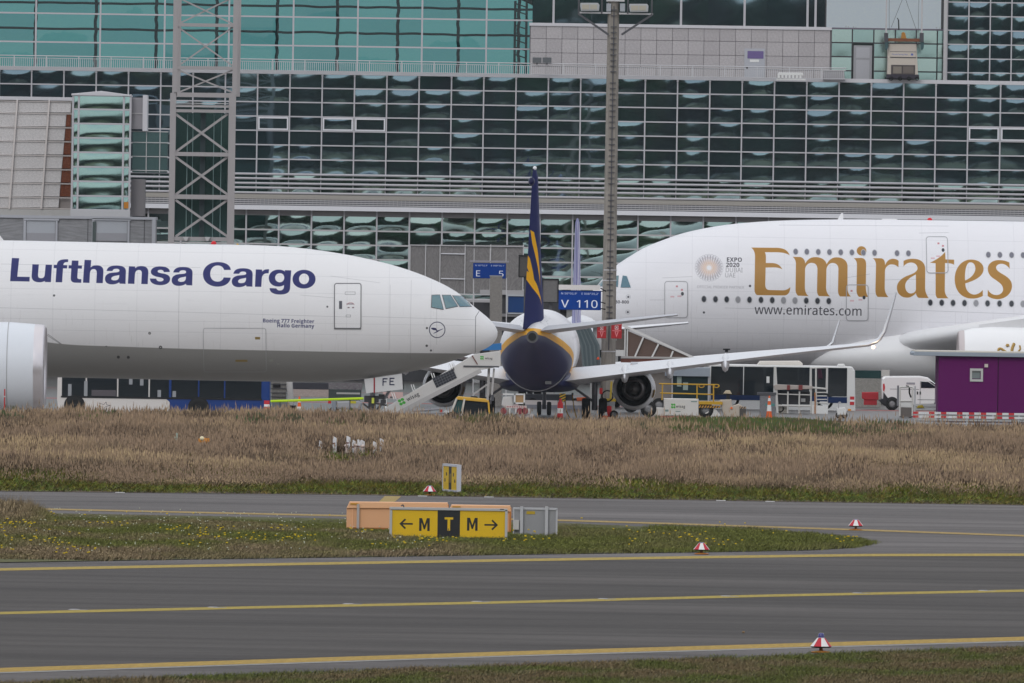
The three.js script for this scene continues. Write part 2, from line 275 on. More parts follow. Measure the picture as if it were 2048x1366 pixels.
  for (let i = 0; i < 44000; i++) {
    const D = rr(222, 268), x = rr(-16, 16), z = -D; if (!inPoly(x, z, vergeW)) continue;
    const n = fbm2(x * 0.3, D * 0.12, 4), n5 = fbm2(x * 1.3 + 5, D * 0.5, 3), b = rr(0.75, 1.25), dryk = sstep(-0.25, 0.4, n + 0.15 * n5 + 0.1);
    vg[i & 1].push([x, 0, z, 0.8, rr(0.5, 1.05) * 0.62, ...[0.14, 0.165, 0.04].map((v, j) => (v * (1 - dryk) + [0.235, 0.175, 0.095][j] * dryk) * b)]);
  }
  vg.forEach((l, i) => sow('near_verge_grass', 'short green and brown grass along the near edge of the taxiway', G5[i], l));
}
// wood behind the viewing platform, mirrored dark in the terminal's glass
{
  const p = new THREE.IcosahedronGeometry(1, 2), a = p.attributes.position; for (let i = 0; i < a.count; i++) { const v = new THREE.Vector3().fromBufferAttribute(a, i), k = 1 + 0.28 * n3(v.x * 2.2, v.y * 2.2, v.z * 2.2); a.setXYZ(i, v.x * k, v.y * k, v.z * k); } p.computeVertexNormals();
  const g = mg([p.clone().scale(5.2, 9, 5.2).translate(0, 17, 0), p.clone().scale(3.6, 5, 3.6).rotateY(2).translate(2, 12, 1), new THREE.CylinderGeometry(0.3, 0.5, 12, 6).translate(0, 6, 0)]);
  const list = []; for (let r = 0; r < 5; r++) for (let x = -190; x < 190; x += 7) list.push([x + rr(-3, 3), 0, 70 + r * 16 + rr(-5, 5), rr(0.85, 1.15), rr(0.92, 1.2), ...[0.038, 0.05, 0.038].map((v) => v * rr(0.6, 1.3))]);
  const m = new THREE.InstancedMesh(g, M([1, 1, 1], 0.95), list.length);
  list.forEach((t, i) => { tq.setFromAxisAngle(tUp, rr(0, 6)); tm.compose(new THREE.Vector3(t[0], t[1], t[2]), tq, new THREE.Vector3(t[3], t[4], t[3])); m.setMatrixAt(i, tm); m.setColorAt(i, tc.setRGB(t[5], t[6], t[7])); });
  stuff('forest', 'dark wood behind the camera, mirrored in the terminal glass', 'forest', m);
}
// far wooded hills
{
  const tex = noiseTex(1024, (u, v) => { const a = tn(u, v, 9, 5), b = tn(u, v, 22, 4, 3), s = 0.5 + 0.9 * a + 0.9 * b; return [0.28 + 0.5 * s, 0.34 + 0.42 * s, 0.2 + 0.25 * s]; });
  const g = grid(220, 90, (u, v) => { const x = -8000 + 16000 * u, D = 56000 + 18000 * v, y = 2450 * sstep(-0.1, 1, v) + 60 * fbm2(x * 0.0009, D * 0.0003, 3) + 16 * n2(x * 0.007, D * 0.003) + 9 * n2(x * 0.03, D * 0.011) - 30; return [x, y, -D, x / 1500, D / 4600]; });
  struct('hills', g, M([0.32, 0.34, 0.26], 0.95, 0, { map: tex }));
}
// ================= terminal =================
const SB = 31, ZB = -F / SB;
const bX = (px, py = 300) => W(px, py, SB)[0], bY = (py) => HC - (py - 500) / SB;   // py measured at the picture's middle column
const mullion = M([0.50, 0.49, 0.52], 0.5, 0.15), coping = M([0.60, 0.59, 0.62], 0.55, 0.1), whiteTrim = M([0.72, 0.72, 0.76], 0.5, 0.05);
const facadeGlass = ['0', '1', '2'].map((k) => M([[0.25, 0.36, 0.41], [0.225, 0.32, 0.38], [0.27, 0.39, 0.43]][k], 0.025, 0.94));
const greenGlass = ['0', '1', '2'].map((k) => M([[0.36, 0.48, 0.45], [0.31, 0.42, 0.40], [0.41, 0.53, 0.49]][k], 0.025, 1));
// a pane swollen by its sealed air: z = A (1-u2)(1-v2), plus a small tilt
function paneGeo(w, h, slope, tilt, twist = 0) {
  const A = slope * h / 4, ca = rr(-0.45, 0.45), cb = rr(-0.4, 0.4);
  return grid(6, 5, (u, v) => { const a = 2 * u - 1, b = 2 * v - 1; return [a * w / 2, b * h / 2, A * (1 - a * a) * (1 - b * b) * (1 + ca * a + cb * b) + tilt * b * h / 2 + twist * a * b * h / 2]; });
}
const PW = 64.6 / SB, PH = 28.55 / SB;
const paneSet = (w, h, n, s0, s1, t0, t1) => Array.from({ length: n }, () => paneGeo(w, h, rr(s0, s1), rr(t0, t1), rr(-0.0025, 0.0025)));
// --- upper dark facade ---
{
  const T = thing('terminal_facade', 'long dark glass curtain wall of the terminal with white mullion grid', 'building', [0, 0, ZB]);
  const x0 = 1030.3 - 64.6 * 18, cols = 40, rows = [155, 182.6, 211.2, 239.8, 268.3, 296.9, 325.5, 354.5];
  const geos = paneSet(PW, PH, 64, 0.001, 0.024, 0.004, 0.0095);
  const skip = (c, r) => { const px = x0 + c * 64.6 + 32; return px < 140 && r >= 2; };
  for (let c = 0; c < cols; c++) for (let r = 0; r < 7; r++) {
    const px = x0 + (c + 0.5) * 64.6; if (px < -70 || px > 2430 || (px < 140 && r >= 2)) continue;
    piece(T, 'pane', geos[Math.floor(rnd() * geos.length)], facadeGlass[Math.floor(rnd() * 3)], [bX(px), bY((rows[r] + rows[r + 1]) / 2), ZB - 0.06]);
  }
  const vm = bx(-0.045, 0.045, bY(356), bY(153), -0.10, 0.10), capM = bx(-0.06, 0.06, -0.12, 0.1, -0.1, 0.16);
  for (let c = 0; c <= cols; c++) { const px = x0 + c * 64.6; if (px < -80 || px > 2460) continue; piece(T, 'mullion', vm, mullion, [bX(px), 0, ZB]); piece(T, 'mullion_cap', capM, coping, [bX(px), bY(155), ZB]); }
  const XL = bX(-90), XR = bX(2455);
  for (const y of rows.slice(1, 7)) part(T, 'transom', bx(XL, XR, bY(y) - 0.042, bY(y) + 0.042, ZB - 0.12, ZB + 0.075), mullion);
  part(T, 'coping', bx(XL, XR, bY(155), bY(147.5), ZB - 0.5, ZB + 0.22), coping);
  // opening lights with a white frame
  for (const [c, r] of [[12, 3], [13, 3], [14.0 - 2.999 - 1, 3], [32, 3], [33, 3]]) { const px = x0 + (Math.round(c) + 0.5) * 64.6, y0 = bY(rows[r + 1]), y1 = bY(rows[r]), xa = bX(px) - PW / 2 + 0.07, xb = bX(px) + PW / 2 - 0.07, f = 0.09;
    part(T, 'window_frame', [bx(xa, xb, y0 + 0.05, y0 + 0.05 + f, ZB - 0.02, ZB + 0.11), bx(xa, xb, y1 - 0.05 - f, y1 - 0.05, ZB - 0.02, ZB + 0.11), bx(xa, xa + f, y0 + 0.05 + f, y1 - 0.05 - f, ZB - 0.02, ZB + 0.11), bx(xb - f, xb, y0 + 0.05 + f, y1 - 0.05 - f, ZB - 0.02, ZB + 0.11)], whiteTrim); }
  // band of sun louvres over a strip of glass
  const lg = paneSet(PW, 39 / SB, 12, 0.005, 0.03, 0.0, 0.008);
  for (let c = 0; c < cols; c++) { const px = x0 + (c + 0.5) * 64.6; if (px < 120 || px > 2430) continue; piece(T, 'louvre_pane', lg[Math.floor(rnd() * 12)], greenGlass[Math.floor(rnd() * 3)], [bX(px), bY(374), ZB - 0.1]); piece(T, 'louvre_post', bx(-0.03, 0.03, -39 / SB / 2, 39 / SB / 2, -0.05, 0.05), steel, [bX(px + 32), bY(374), ZB]); }
  for (const y of [355.5, 364.5, 374, 383, 393]) part(T, 'louvre', tube([bX(200), bY(y), ZB + 0.22], [XR, bY(y), ZB + 0.22], 0.075, 8), mullion);
  // sill course, mesh walkway, white gutter
  part(T, 'sill_course', bx(bX(200), XR, bY(405), bY(396), ZB - 0.3, ZB + 0.3), M([0.50, 0.485, 0.46], 0.85, 0, { map: concTex }));
  const mesh = []; for (let x = bX(200); x < XR; x += 0.26) mesh.push(bx(x - 0.02, x + 0.02, bY(417), bY(405), ZB + 0.36, ZB + 0.4));
  part(T, 'walkway_slats', mesh, greyM).userData.kind = 'stuff';
  part(T, 'walkway_backing', bx(bX(200), XR, bY(418), bY(404), ZB - 0.2, ZB + 0.24), M([0.17, 0.17, 0.19], 0.8));
  for (const y of [407.5, 411.5, 415.5]) part(T, 'walkway_rail', bx(bX(200), XR, bY(y) - 0.025, bY(y) + 0.025, ZB + 0.40, ZB + 0.45), steel);
  part(T, 'gutter', bx(bX(200), XR, bY(427), bY(418), ZB - 0.4, ZB + 0.75), whiteTrim);
}
// --- lower green facade ---
{
  const T = thing('terminal_lower_facade', 'greenish reflecting glass facade below the white gutter of the terminal', 'building', [0, 0, ZB]);
  const x0 = 1015 - 65.3 * 13, rows = [438, 466.5, 495, 523.5, 552, 580.5, 600], w = 65.3 / SB, geos = paneSet(w, 28.5 / SB, 24, 0.008, 0.036, -0.008, 0.008);
  for (let c = 0; c < 21; c++) for (let r = 0; r < 6; r++) { const px = x0 + (c + 0.5) * 65.3, h = (rows[r + 1] - rows[r]) / 28.5; const m = piece(T, 'pane', geos[Math.floor(rnd() * 24)], greenGlass[Math.floor(rnd() * 3)], [bX(px, 430), bY((rows[r] + rows[r + 1]) / 2), ZB - 0.05]); m.scale.y = h; }
  const vm = bx(-0.05, 0.05, bY(602), bY(427), -0.08, 0.16); for (let c = 0; c <= 21; c++) piece(T, 'mullion', vm, mullion, [bX(x0 + c * 65.3, 430), 0, ZB]);
  for (const y of rows.slice(1)) part(T, 'transom', bx(bX(166), bX(1545), bY(y) - 0.05, bY(y) + 0.05, ZB - 0.1, ZB + 0.12), steel);
  part(T, 'head_band', bx(bX(166), bX(2455), bY(438), bY(428), ZB - 0.2, ZB - 0.0), M([0.42, 0.41, 0.43], 0.6, 0, { map: concTex }));
  part(T, 'fascia', bx(bX(166), bX(1700), bY(612), bY(601), ZB - 0.3, ZB + 0.5), M([0.40, 0.39, 0.40], 0.6));
  part(T, 'ground_floor_wall', bx(bX(-300), bX(2400), -0.5, bY(612), ZB - 0.6, ZB - 0.4), M([0.05, 0.05, 0.055], 0.7));
  const sh = []; for (let i = 0; i < 30; i++) sh.push(bx(bX(930), bX(1700), bY(620 + i * 5) - 0.03, bY(620 + i * 5) + 0.03, ZB - 0.4, ZB - 0.33)); part(T, 'shutter_slats', sh, M([0.07, 0.07, 0.08], 0.6)).userData.kind = 'stuff';
  const cols = []; for (let c = 0; c < 24; c++) cols.push(bx(bX(40 + c * 92) - 0.2, bX(40 + c * 92) + 0.2, 0, bY(612), ZB - 0.3, ZB + 0.1)); cols.forEach((g) => part(T, 'column', g, greyM));
  part(T, 'body', bx(bX(-300), bX(2400), -0.5, bY(150), ZB - 12, ZB - 1.2), M([0.2, 0.2, 0.2], 0.9));
}
// --- grey mesh screen standing before the lower facade ---
{
  const s = 31.6, T = thing('mesh_screen', 'grey metal mesh screen with thin frame posts before the green facade', 'screen', W(930, 590, s));
  const meshM = M([0.31, 0.305, 0.315], 0.6, 0.3, { map: concTex });
  for (const [a, b] of [[820, 851], [852, 880], [881, 930], [931, 981], [982, 1046]]) part(T, 'mesh_panel', pb(a, 490, b, 586, s, 0.06), meshM);
  for (const x of [819.5, 850.5, 879.5, 929.5, 980.5, 1046]) part(T, 'post', pbar(x + 1, 489, x - 0.5, 588, s, 0.07, 0.07, 0.06), steel);
  part(T, 'door_frame', [pbar(882, 507, 930, 508, s, 0.06, 0.06, 0.09), pbar(882, 557, 930, 558, s, 0.06, 0.06, 0.09)], whiteTrim);
  part(T, 'top_rail', pbar(819, 490, 1047, 493, s, 0.06, 0.06, 0.09), steel);
  part(T, 'bottom_rail', pbar(819, 587, 1047, 590, s, 0.09, 0.09, 0.09), steel);
}
// --- set-back glass hall with see-through green glazing ---
const ZH = ZB - 6;
{
  const T = thing('glass_hall', 'set-back hall with see-through teal glazing above the railing', 'building', [0, 0, ZH]);
  const sH = -F / ZH, hx = (px) => W(px, 60, sH)[0], hy = (py) => HC - (py - 500) / sH;
  const gm = [MP([0.24, 0.62, 0.58], { transmission: 1, thickness: 0, roughness: 0.0, ior: 1.45 }), MP([0.19, 0.52, 0.50], { transmission: 1, thickness: 0, roughness: 0.0, ior: 1.45 })];
  const cols = []; for (let k = -1; k < 9; k++) cols.push(72 - 128.7 + k * 128.7); const rows = [-75, -17, 40.6, 98, 155];
  const pg = [0, 1, 2].map(() => paneGeo(128.7 / sH, 57.4 / sH, rr(0.004, 0.012), rr(-0.003, 0.003)));
  for (let c = 0; c < cols.length; c++) for (let r = 0; r < 4; r++) piece(T, 'pane', pg[(c + r) % 3], gm[(c * 3 + r) % 2], [hx(cols[c] + 64.3), hy((rows[r] + rows[r + 1]) / 2), ZH - 0.03]);
  const vm = bx(-0.055, 0.055, hy(158), hy(-80), -0.08, 0.12);
  for (const x of [...cols, cols[9] + 128.7]) piece(T, 'mullion', vm, mullion, [hx(x), 0, ZH]);
  for (const y of rows.slice(1, 4)) part(T, 'transom', bx(hx(-190), hx(1103), hy(y) - 0.05, hy(y) + 0.05, ZH - 0.1, ZH + 0.1), mullion);
  // dark steel frame of the far wall of the hall, seen through the glass, slightly bent by old panes
  const ZK = ZH - 46, sK = -F / ZK, kx = (px) => W(px, 60, sK)[0], ky = (py) => HC - (py - 500) / sK, dk = M([0.012, 0.02, 0.025], 0.7);
  const wob = (p, q, r) => { const pts = []; for (let i = 0; i <= 40; i++) { const t = i / 40; pts.push(new THREE.Vector3(p[0] + (q[0] - p[0]) * t + (p[0] === q[0] ? 0.05 * n2(p[0], t * 9) : 0), p[1] + (q[1] - p[1]) * t + (p[0] !== q[0] ? 0.05 * n2(p[1], t * 24) : 0), p[2])); } return new THREE.TubeGeometry(new THREE.CatmullRomCurve3(pts), 160, r, 5); };
  for (let k = -1; k < 9; k++) part(T, 'far_post', wob([kx(63 + k * 120.8 + 8), ky(160), ZK], [kx(63 + k * 120.8 + 8), ky(-40), ZK], 0.115), dk);
  for (const y of [-33, 19, 71]) part(T, 'far_girder', wob([kx(-150), ky(y), ZK], [kx(1110), ky(y), ZK], 0.085), dk);
  part(T, 'truss_lattice', [...[0, 1].map((k) => bar([kx(1030 + k * 22), ky(160), ZK + 30], [kx(1030 + k * 22), ky(20), ZK + 30], 0.16)), ...Array.from({ length: 9 }, (_, k) => bar([kx(1030), ky(25 + k * 14), ZK + 30], [kx(1052), ky(25 + k * 14 + 7), ZK + 30], 0.08))], dk);
  part(T, 'roof_beam', new THREE.TubeGeometry(new THREE.CatmullRomCurve3([[940, -30], [985, -8], [1030, 6], [1075, 26], [1108, 52]].map(([x, y]) => new THREE.Vector3(kx(x), ky(y), ZK + 38))), 40, 0.42, 8), dk); part(T, 'roof_rib', new THREE.TubeGeometry(new THREE.CatmullRomCurve3([[985, -25], [1030, -10], [1070, 8], [1108, 30]].map(([x, y]) => new THREE.Vector3(kx(x), ky(y), ZK + 38))), 40, 0.3, 8), dk);
  part(T, 'floor', bx(hx(-200), hx(1110), bY(157), bY(154), ZH - 46, ZH - 0.5), greyM);
}
// --- grey panelled block with dark strip glazing over it ---
{
  const T = thing('roof_block', 'grey panelled rooftop block with dark strip windows above and a door', 'building', W(1360, 157, SB));
  const pm = [0, 1, 2, 3].map((k) => M([0.58 + k * 0.02, 0.565 + k * 0.02, 0.60 + k * 0.02], 0.75, 0, { map: concTex }));
  const py = [50, 76.5, 104.5, 132, 158], Z0 = ZB - 3, s0 = -F / Z0, X = (px) => W(px, 100, s0)[0], Y = (y) => HC - (y - 500) / s0;
  const pw = 31.55 / s0;
  part(T, 'joint_backing', bx(X(1059), X(1663), Y(160), Y(45), Z0 - 3, Z0 - 0.03), M([0.16, 0.15, 0.16], 0.9));
  for (let c = 0; c < 19; c++) for (let r = 0; r < 4; r++) piece(T, 'panel', bx(-pw / 2 + 0.014, pw / 2 - 0.014, (py[r] - py[r + 1]) / s0 / 2 + 0.014, (py[r + 1] - py[r]) / s0 / 2 - 0.014, -0.03, 0.03), pm[Math.floor(rnd() * 4)], [X(1060.5 + (c + 0.5) * 31.55), Y((py[r] + py[r + 1]) / 2), Z0]);
  part(T, 'coping', bx(X(1058), X(1663), Y(51), Y(45), Z0 - 2, Z0 + 0.12), coping);
  const dg = paneSet(128 / s0, 60 / s0, 5, 0.004, 0.012, 0.011, 0.0145);
  for (let c = 0; c < 5; c++) piece(T, 'strip_window', dg[c], facadeGlass[c % 3], [X(1064 + (c + 0.5) * 117), Y(17), Z0 - 0.2]).scale.x = 117 / 128;
  for (const px of [1106, 1231, 1361, 1488, 1614, 1630]) part(T, 'mullion', bx(X(px) - 0.07, X(px) + 0.07, Y(47), Y(-30), Z0 - 0.2, Z0), mullion);
  part(T, 'end_post', bx(X(1628), X(1652), Y(46), Y(-30), Z0 - 1.4, Z0 - 0.25), steelDark);
  const dx = 1508, dY = (y) => HC - (y - 507) / s0;
  const dr = part(T, 'door', bx(X(1489), X(1530), dY(158), dY(97), Z0 - 0.02, Z0 + 0.07), M([0.43, 0.44, 0.48], 0.5));
  part(dr, 'door_sign', bx(X(1495), X(1527), dY(117), dY(102), Z0 + 0.07, Z0 + 0.085), M([0.16, 0.12, 0.28], 0.5)); part(dr, 'door_notice', bx(X(1500), X(1518), dY(124), dY(119), Z0 + 0.07, Z0 + 0.085), whitePaint);
  part(dr, 'handle', bx(X(1493), X(1496), dY(138), dY(134), Z0 + 0.07, Z0 + 0.12), blackM);
}
// floodlight boxes by the block
for (const [px, w] of [[1074, 'left'], [1094, 'right']]) { const s = SB + 0.06, T = thing('wall_floodlight', `dark grey box floodlight before the panelled block, ${w} one of two`, 'floodlight', W(px, 128, s)); part(T, 'housing', pb(px - 9, 115, px + 9, 125.5, s, 0.25), M([0.13, 0.14, 0.15], 0.6)); part(T, 'bracket', pb(px - 1.5, 125.5, px + 1.5, 129.5, s, 0.1), steelDark); }
// --- railing along the roof edge ---
{
  const s = SB + 0.05, T = thing('roof_railing', 'long white tubular railing along the roof edge of the terminal', 'railing', W(850, 150, s)), rm = M([0.55, 0.55, 0.57], 0.5, 0.1);
  const yt = (px) => 116.5 + (px - 72) * 0.0163 - (px - 72) * 0.0 ;
  part(T, 'handrail', ptube(-60, 109.5, 1692, 136.6, s, 0.035, 6), rm); part(T, 'lower_rail', ptube(-60, 114, 1692, 141, s, 0.022, 6), rm); part(T, 'bottom_rail', ptube(-60, 131.5, 1692, 158, s, 0.022, 6), rm);
  const bars = []; for (let px = -60; px < 1690; px += 4.1) { const y = 114 + (px + 60) * 0.01541; bars.push(pbar(px, y, px - 0.26, y + 17.6, s, 0.032, 0.03)); }
  part(T, 'balusters', bars, rm).userData.kind = 'stuff';
  for (let px = -36; px < 1690; px += 64.6) { const y = 110 + (px + 60) * 0.0154; part(T, 'post', pbar(px, y, px - 0.3, y + 23, s, 0.06), rm); }
}
// white plastic barrier on the roof
{ const s = SB + 0.1, T = thing('plastic_barrier', 'white slotted plastic barrier on the terminal roof', 'barrier', W(1582, 160, s)); part(T, 'top_bar', pex([[1555, 150], [1557, 145], [1605, 145.5], [1607, 151]], s, 0.12, 0.02), whitePaint); part(T, 'base', pb(1553, 157, 1611, 160.5, s, 0.35), whitePaint); for (let k = 0; k < 7; k++) part(T, 'slat', pb(1555.5 + k * 7.2, 150, 1559.5 + k * 7.2, 158, s, 0.1), whitePaint); }
{ const s = SB + 0.02, T = thing('roof_cabinet', 'grey metal cabinet at the end of the roof railing', 'cabinet', W(1670, 160, s)); part(T, 'body', pex([[1648, 141], [1688, 142], [1690, 161], [1646, 161]], s, 0.8, 0.03), M([0.36, 0.35, 0.37], 0.6)); part(T, 'lid', pb(1647, 139.5, 1690, 142, s, 0.9, 0.05), steel); }
// --- low green glass block at right ---
{
  const Z0 = ZB - 3.2, s = -F / Z0, T = thing('green_glass_block', 'low block of pale green glass with dark bars beside the dark tower', 'building', W(1775, 160, s));
  const X = (px) => W(px, 110, s)[0], Y = (y) => HC - (y - 511.5) / s, xs = [1662, 1704, 1747, 1790, 1832, 1874, 1889], ys = [60, 87, 115, 143, 162];
  const gg = [M([0.36, 0.47, 0.43], 0.14, 1), M([0.29, 0.41, 0.38], 0.14, 1)], dk = M([0.05, 0.05, 0.055], 0.6);
  for (let c = 0; c < 6; c++) for (let r = 0; r < 4; r++) { if (c === 1 && r > 0) continue; const w = (xs[c + 1] - xs[c]) / s, h = (ys[r + 1] - ys[r]) / s; piece(T, 'pane', paneGeo(w, h, rr(0.01, 0.03), rr(-0.03, -0.012)), gg[(c + r) % 2], [X((xs[c] + xs[c + 1]) / 2), Y((ys[r] + ys[r + 1]) / 2), Z0]); }
  for (const x of xs) part(T, 'mullion', bx(X(x) - 0.04, X(x) + 0.04, Y(162), Y(59), Z0 - 0.1, Z0 + 0.06), dk);
  for (const y of ys.slice(1, 4)) part(T, 'transom', bx(X(1662), X(1889), Y(y) - 0.04, Y(y) + 0.04, Z0 - 0.1, Z0 + 0.05), dk);
  part(T, 'parapet', bx(X(1660), X(1890), Y(60), Y(57), Z0 - 3, Z0 + 0.1), M([0.17, 0.15, 0.19], 0.6));
  part(T, 'body', bx(X(1661), X(1889), Y(164), Y(60), Z0 - 3, Z0 - 0.12), M([0.1, 0.13, 0.12], 0.8));
  const d = part(T, 'door', bx(X(1707), X(1744), Y(162), Y(92), Z0, Z0 + 0.1), M([0.33, 0.33, 0.35], 0.5)); part(d, 'door_panel', [bx(X(1712), X(1739), Y(117), Y(96), Z0 + 0.1, Z0 + 0.115), bx(X(1712), X(1739), Y(160), Y(121), Z0 + 0.1, Z0 + 0.115)], M([0.42, 0.42, 0.45], 0.5));
}
// --- dark glass tower at right ---
{
  const Z0 = ZB - 2, s = -F / Z0, T = thing('dark_glass_tower', 'dark gridded glass tower at the top right', 'building', W(1970, 165, s));
  const X = (px) => W(px, 80, s)[0], Y = (y) => HC - (y - 513) / s, ys = [-52, -24, 4, 32, 60.5, 88.5, 117, 145, 170], geos = paneSet(42.8 / s, 28.3 / s, 10, 0.004, 0.028, 0.008, 0.014);
  for (let c = 0; c < 7; c++) for (let r = 0; r < 8; r++) piece(T, 'pane', geos[Math.floor(rnd() * 10)], facadeGlass[Math.floor(rnd() * 3)], [X(1894 + (c + 0.5) * 42.9), Y((ys[r] + ys[r + 1]) / 2), Z0]);
  for (let c = 0; c < 8; c++) part(T, 'mullion', bx(X(1894 + c * 42.9) - 0.04, X(1894 + c * 42.9) + 0.04, Y(170), Y(-55), Z0 - 0.1, Z0 + 0.07), mullion);
  for (const y of ys.slice(1)) part(T, 'transom', bx(X(1890), X(2200), Y(y) - 0.035, Y(y) + 0.035, Z0 - 0.1, Z0 + 0.05), mullion);
  part(T, 'corner_post', bx(X(1887), X(1893.5), Y(170), Y(-55), Z0 - 0.3, Z0 + 0.2), steel); part(T, 'body', bx(X(1890), X(2200), Y(170), Y(-55), Z0 - 8, Z0 - 0.15), blackM);
}
// --- facade cleaning machine with its jib ---
{
  const s = SB + 0.03, T = thing('facade_cleaning_machine', 'pale facade maintenance machine hung from two rods on the roof', 'machine', W(1808, 160, s)), cream = M([0.56, 0.50, 0.44], 0.6), rust = M([0.22, 0.09, 0.05], 0.8);
  part(T, 'body', pex([[1777, 88], [1833, 88], [1836, 150], [1775, 150]], s, 2.0, 0.05), cream);
  part(T, 'name_band', pb(1781, 104, 1831, 114, s, 0.05, 0.05), MP([1, 1, 1], { roughness: 0.6, map: canvasTex(256, 64, (c) => { c.fillStyle = '#c3b9ae'; c.fillRect(0, 0, 256, 64); c.fillStyle = '#5a66a8'; for (let k = 0; k < 11; k++) { c.fillRect(14 + k * 15, 24 + (k % 3) * 2, 4, 16); c.fillRect(14 + k * 15, 24 + (k * 5 % 4) * 4, 11, 4); } c.fillRect(208, 18, 24, 26); }) }));
  part(T, 'groove', [pb(1780, 103, 1832, 104.3, s, 0.03, 0.03), pb(1780, 114.4, 1832, 115.7, s, 0.03, 0.03)], steelDark);
  part(T, 'recess', pb(1782, 130, 1830, 149, s, 0.04, 0.04), M([0.10, 0.085, 0.085], 0.8)); part(T, 'door_leaf', pb(1786, 133, 1803, 147, s, 0.04, 0.08), M([0.24, 0.21, 0.18], 0.7)); part(T, 'door_leaf', pb(1806, 133, 1827, 147, s, 0.04, 0.08), M([0.17, 0.145, 0.13], 0.7));
  part(T, 'chassis', pb(1774, 149, 1838, 157, s, 1.8, 0.05), M([0.05, 0.045, 0.06], 0.7)); for (const x of [1782, 1800, 1818, 1834]) part(T, 'wheel', wheel(W(x, 157, s), 0.14, 0.2)[0], rubber);
  part(T, 'cross_beam', pb(1773, 77, 1842, 83, s, 0.4, 0.2), rust); part(T, 'winch', pex([[1802, 78], [1803, 66], [1806, 64], [1810, 66], [1812, 76], [1815, 78]], s, 0.4, 0.03, 0.2), M([0.42, 0.20, 0.05], 0.7));
  for (const x of [1772, 1843]) { part(T, 'jib_rod', pbar(x + 1.2, -30, x, 66, s, 0.1, 0.1, 0.2), steel); part(T, 'knuckle', pb(x - 4, 66, x + 4, 84, s, 0.3, 0.3), steelDark); part(T, 'roller', pex([[x - 2.5, 84], [x + 5, 84], [x + 4, 96], [x + 1, 101], [x - 2, 98]], s, 0.3, 0.02, 0.25), M([0.06, 0.11, 0.12], 0.6)); }
  part(T, 'cable', [ptube(1778, -30, 1778, 66, s, 0.012, 4, 0.2), ptube(1838, -30, 1836, 66, s, 0.012, 4, 0.2), ptube(1806, -15, 1833, 62, s, 0.012, 4, 0.2), ptube(1810, -15, 1782, 55, s, 0.012, 4, 0.2)], steelDark);
  part(T, 'bracket', [ptube(1797.5, 60, 1796.8, 40, s, 0.045, 6, 0.1), ptube(1796.8, 40, 1794, 36, s, 0.03, 6, 0.1)], blackM);
}
// roof-edge weeds before the hills
{ const s = SB, l = []; for (let i = 0; i < 60; i++) { const px = rr(1655, 1885), p = W(px, 58 + (px - 1660) * 0.012, s); l.push([p[0], p[1] - 0.1, ZB - 3.4, 0.5, rr(0.3, 0.8) * (i < 3 ? 2 : 0.7), 0.2, 0.17, 0.12]); } sow('roof_weeds', 'thin dry weeds along the parapet of the green glass block', tuft(5, 0.5, 0.1, 0.012, 0.5, 0.8), l); }
// --- left: white clad slope, stair tower, concrete box, lattice mast ---
{
  const s = 31.9, T = thing('white_clad_ramp', 'sloping white panelled enclosure with a rusty edge at the left', 'building', W(60, 430, s));
  const wp = [0, 1, 2].map((k) => M([0.80 + 0.03 * k, 0.80 + 0.03 * k, 0.83 + 0.03 * k], 0.5, 0, { map: concTex })), rust = M([0.26, 0.09, 0.05], 0.9, 0, { map: meadowTex }), rib = M([0.66, 0.61, 0.59], 0.5);
  const lean = (x, y) => x - (y - 200) * 0.075;
  const ys = [202, 226, 254, 282, 310, 338, 366, 394, 416], xs = [-92, -30, 35, 99, 146];
  const quad = (pts, d) => pex(pts, s, d, 0);
  for (let r = 0; r < 8; r++) { for (let c = 0; c < 4; c++) { const a = xs[c] + 1, b = xs[c + 1] - 1; const xr = (y) => (c === 3 ? 141 - (y - 226) * 0.06 : lean(b, y)); part(T, 'panel', quad([[lean(a, ys[r]), ys[r] + 1], [c === 3 && r ? 133 - (ys[r] - 226) * 0.085 : xr(ys[r]), ys[r] + 1], [c === 3 && r ? 133 - (ys[r + 1] - 226) * 0.085 : xr(ys[r + 1]), ys[r + 1] - 1], [lean(a, ys[r + 1]), ys[r + 1] - 1]], 0.1), wp[Math.floor(rnd() * 3)]); }
    if (r && r < 7) part(T, 'rust_plate', quad([[134 - (ys[r] - 226) * 0.085, ys[r] + 1], [142, ys[r] + 1], [141, ys[r + 1] - 1], [134 - (ys[r + 1] - 226) * 0.085, ys[r + 1] - 1]], 0.1), rust); }
  for (const x of [-30, 35, 99]) part(T, 'rib', pbar(lean(x, 200), 200, lean(x, 418), 418, s, 0.1, 0.16, 0.12), rib);
  for (const y of ys) part(T, 'purlin', pbar(-90, y - 1.5, 144, y + 2, s, 0.05, 0.05, 0.06), rib);
  part(T, 'backing', quad([[-95, 196], [145, 199], [142, 432], [-95, 428]], 0.5).translate(0, 0, -0.2), M([0.28, 0.25, 0.24], 0.8)); part(T, 'foot_beam', pb(-90, 418, 142, 432, s, 0.7, 0.1), M([0.48, 0.47, 0.46], 0.6)); part(T, 'head_beam', pb(-90, 193, 146, 200, s, 0.5, 0.15), coping);
}
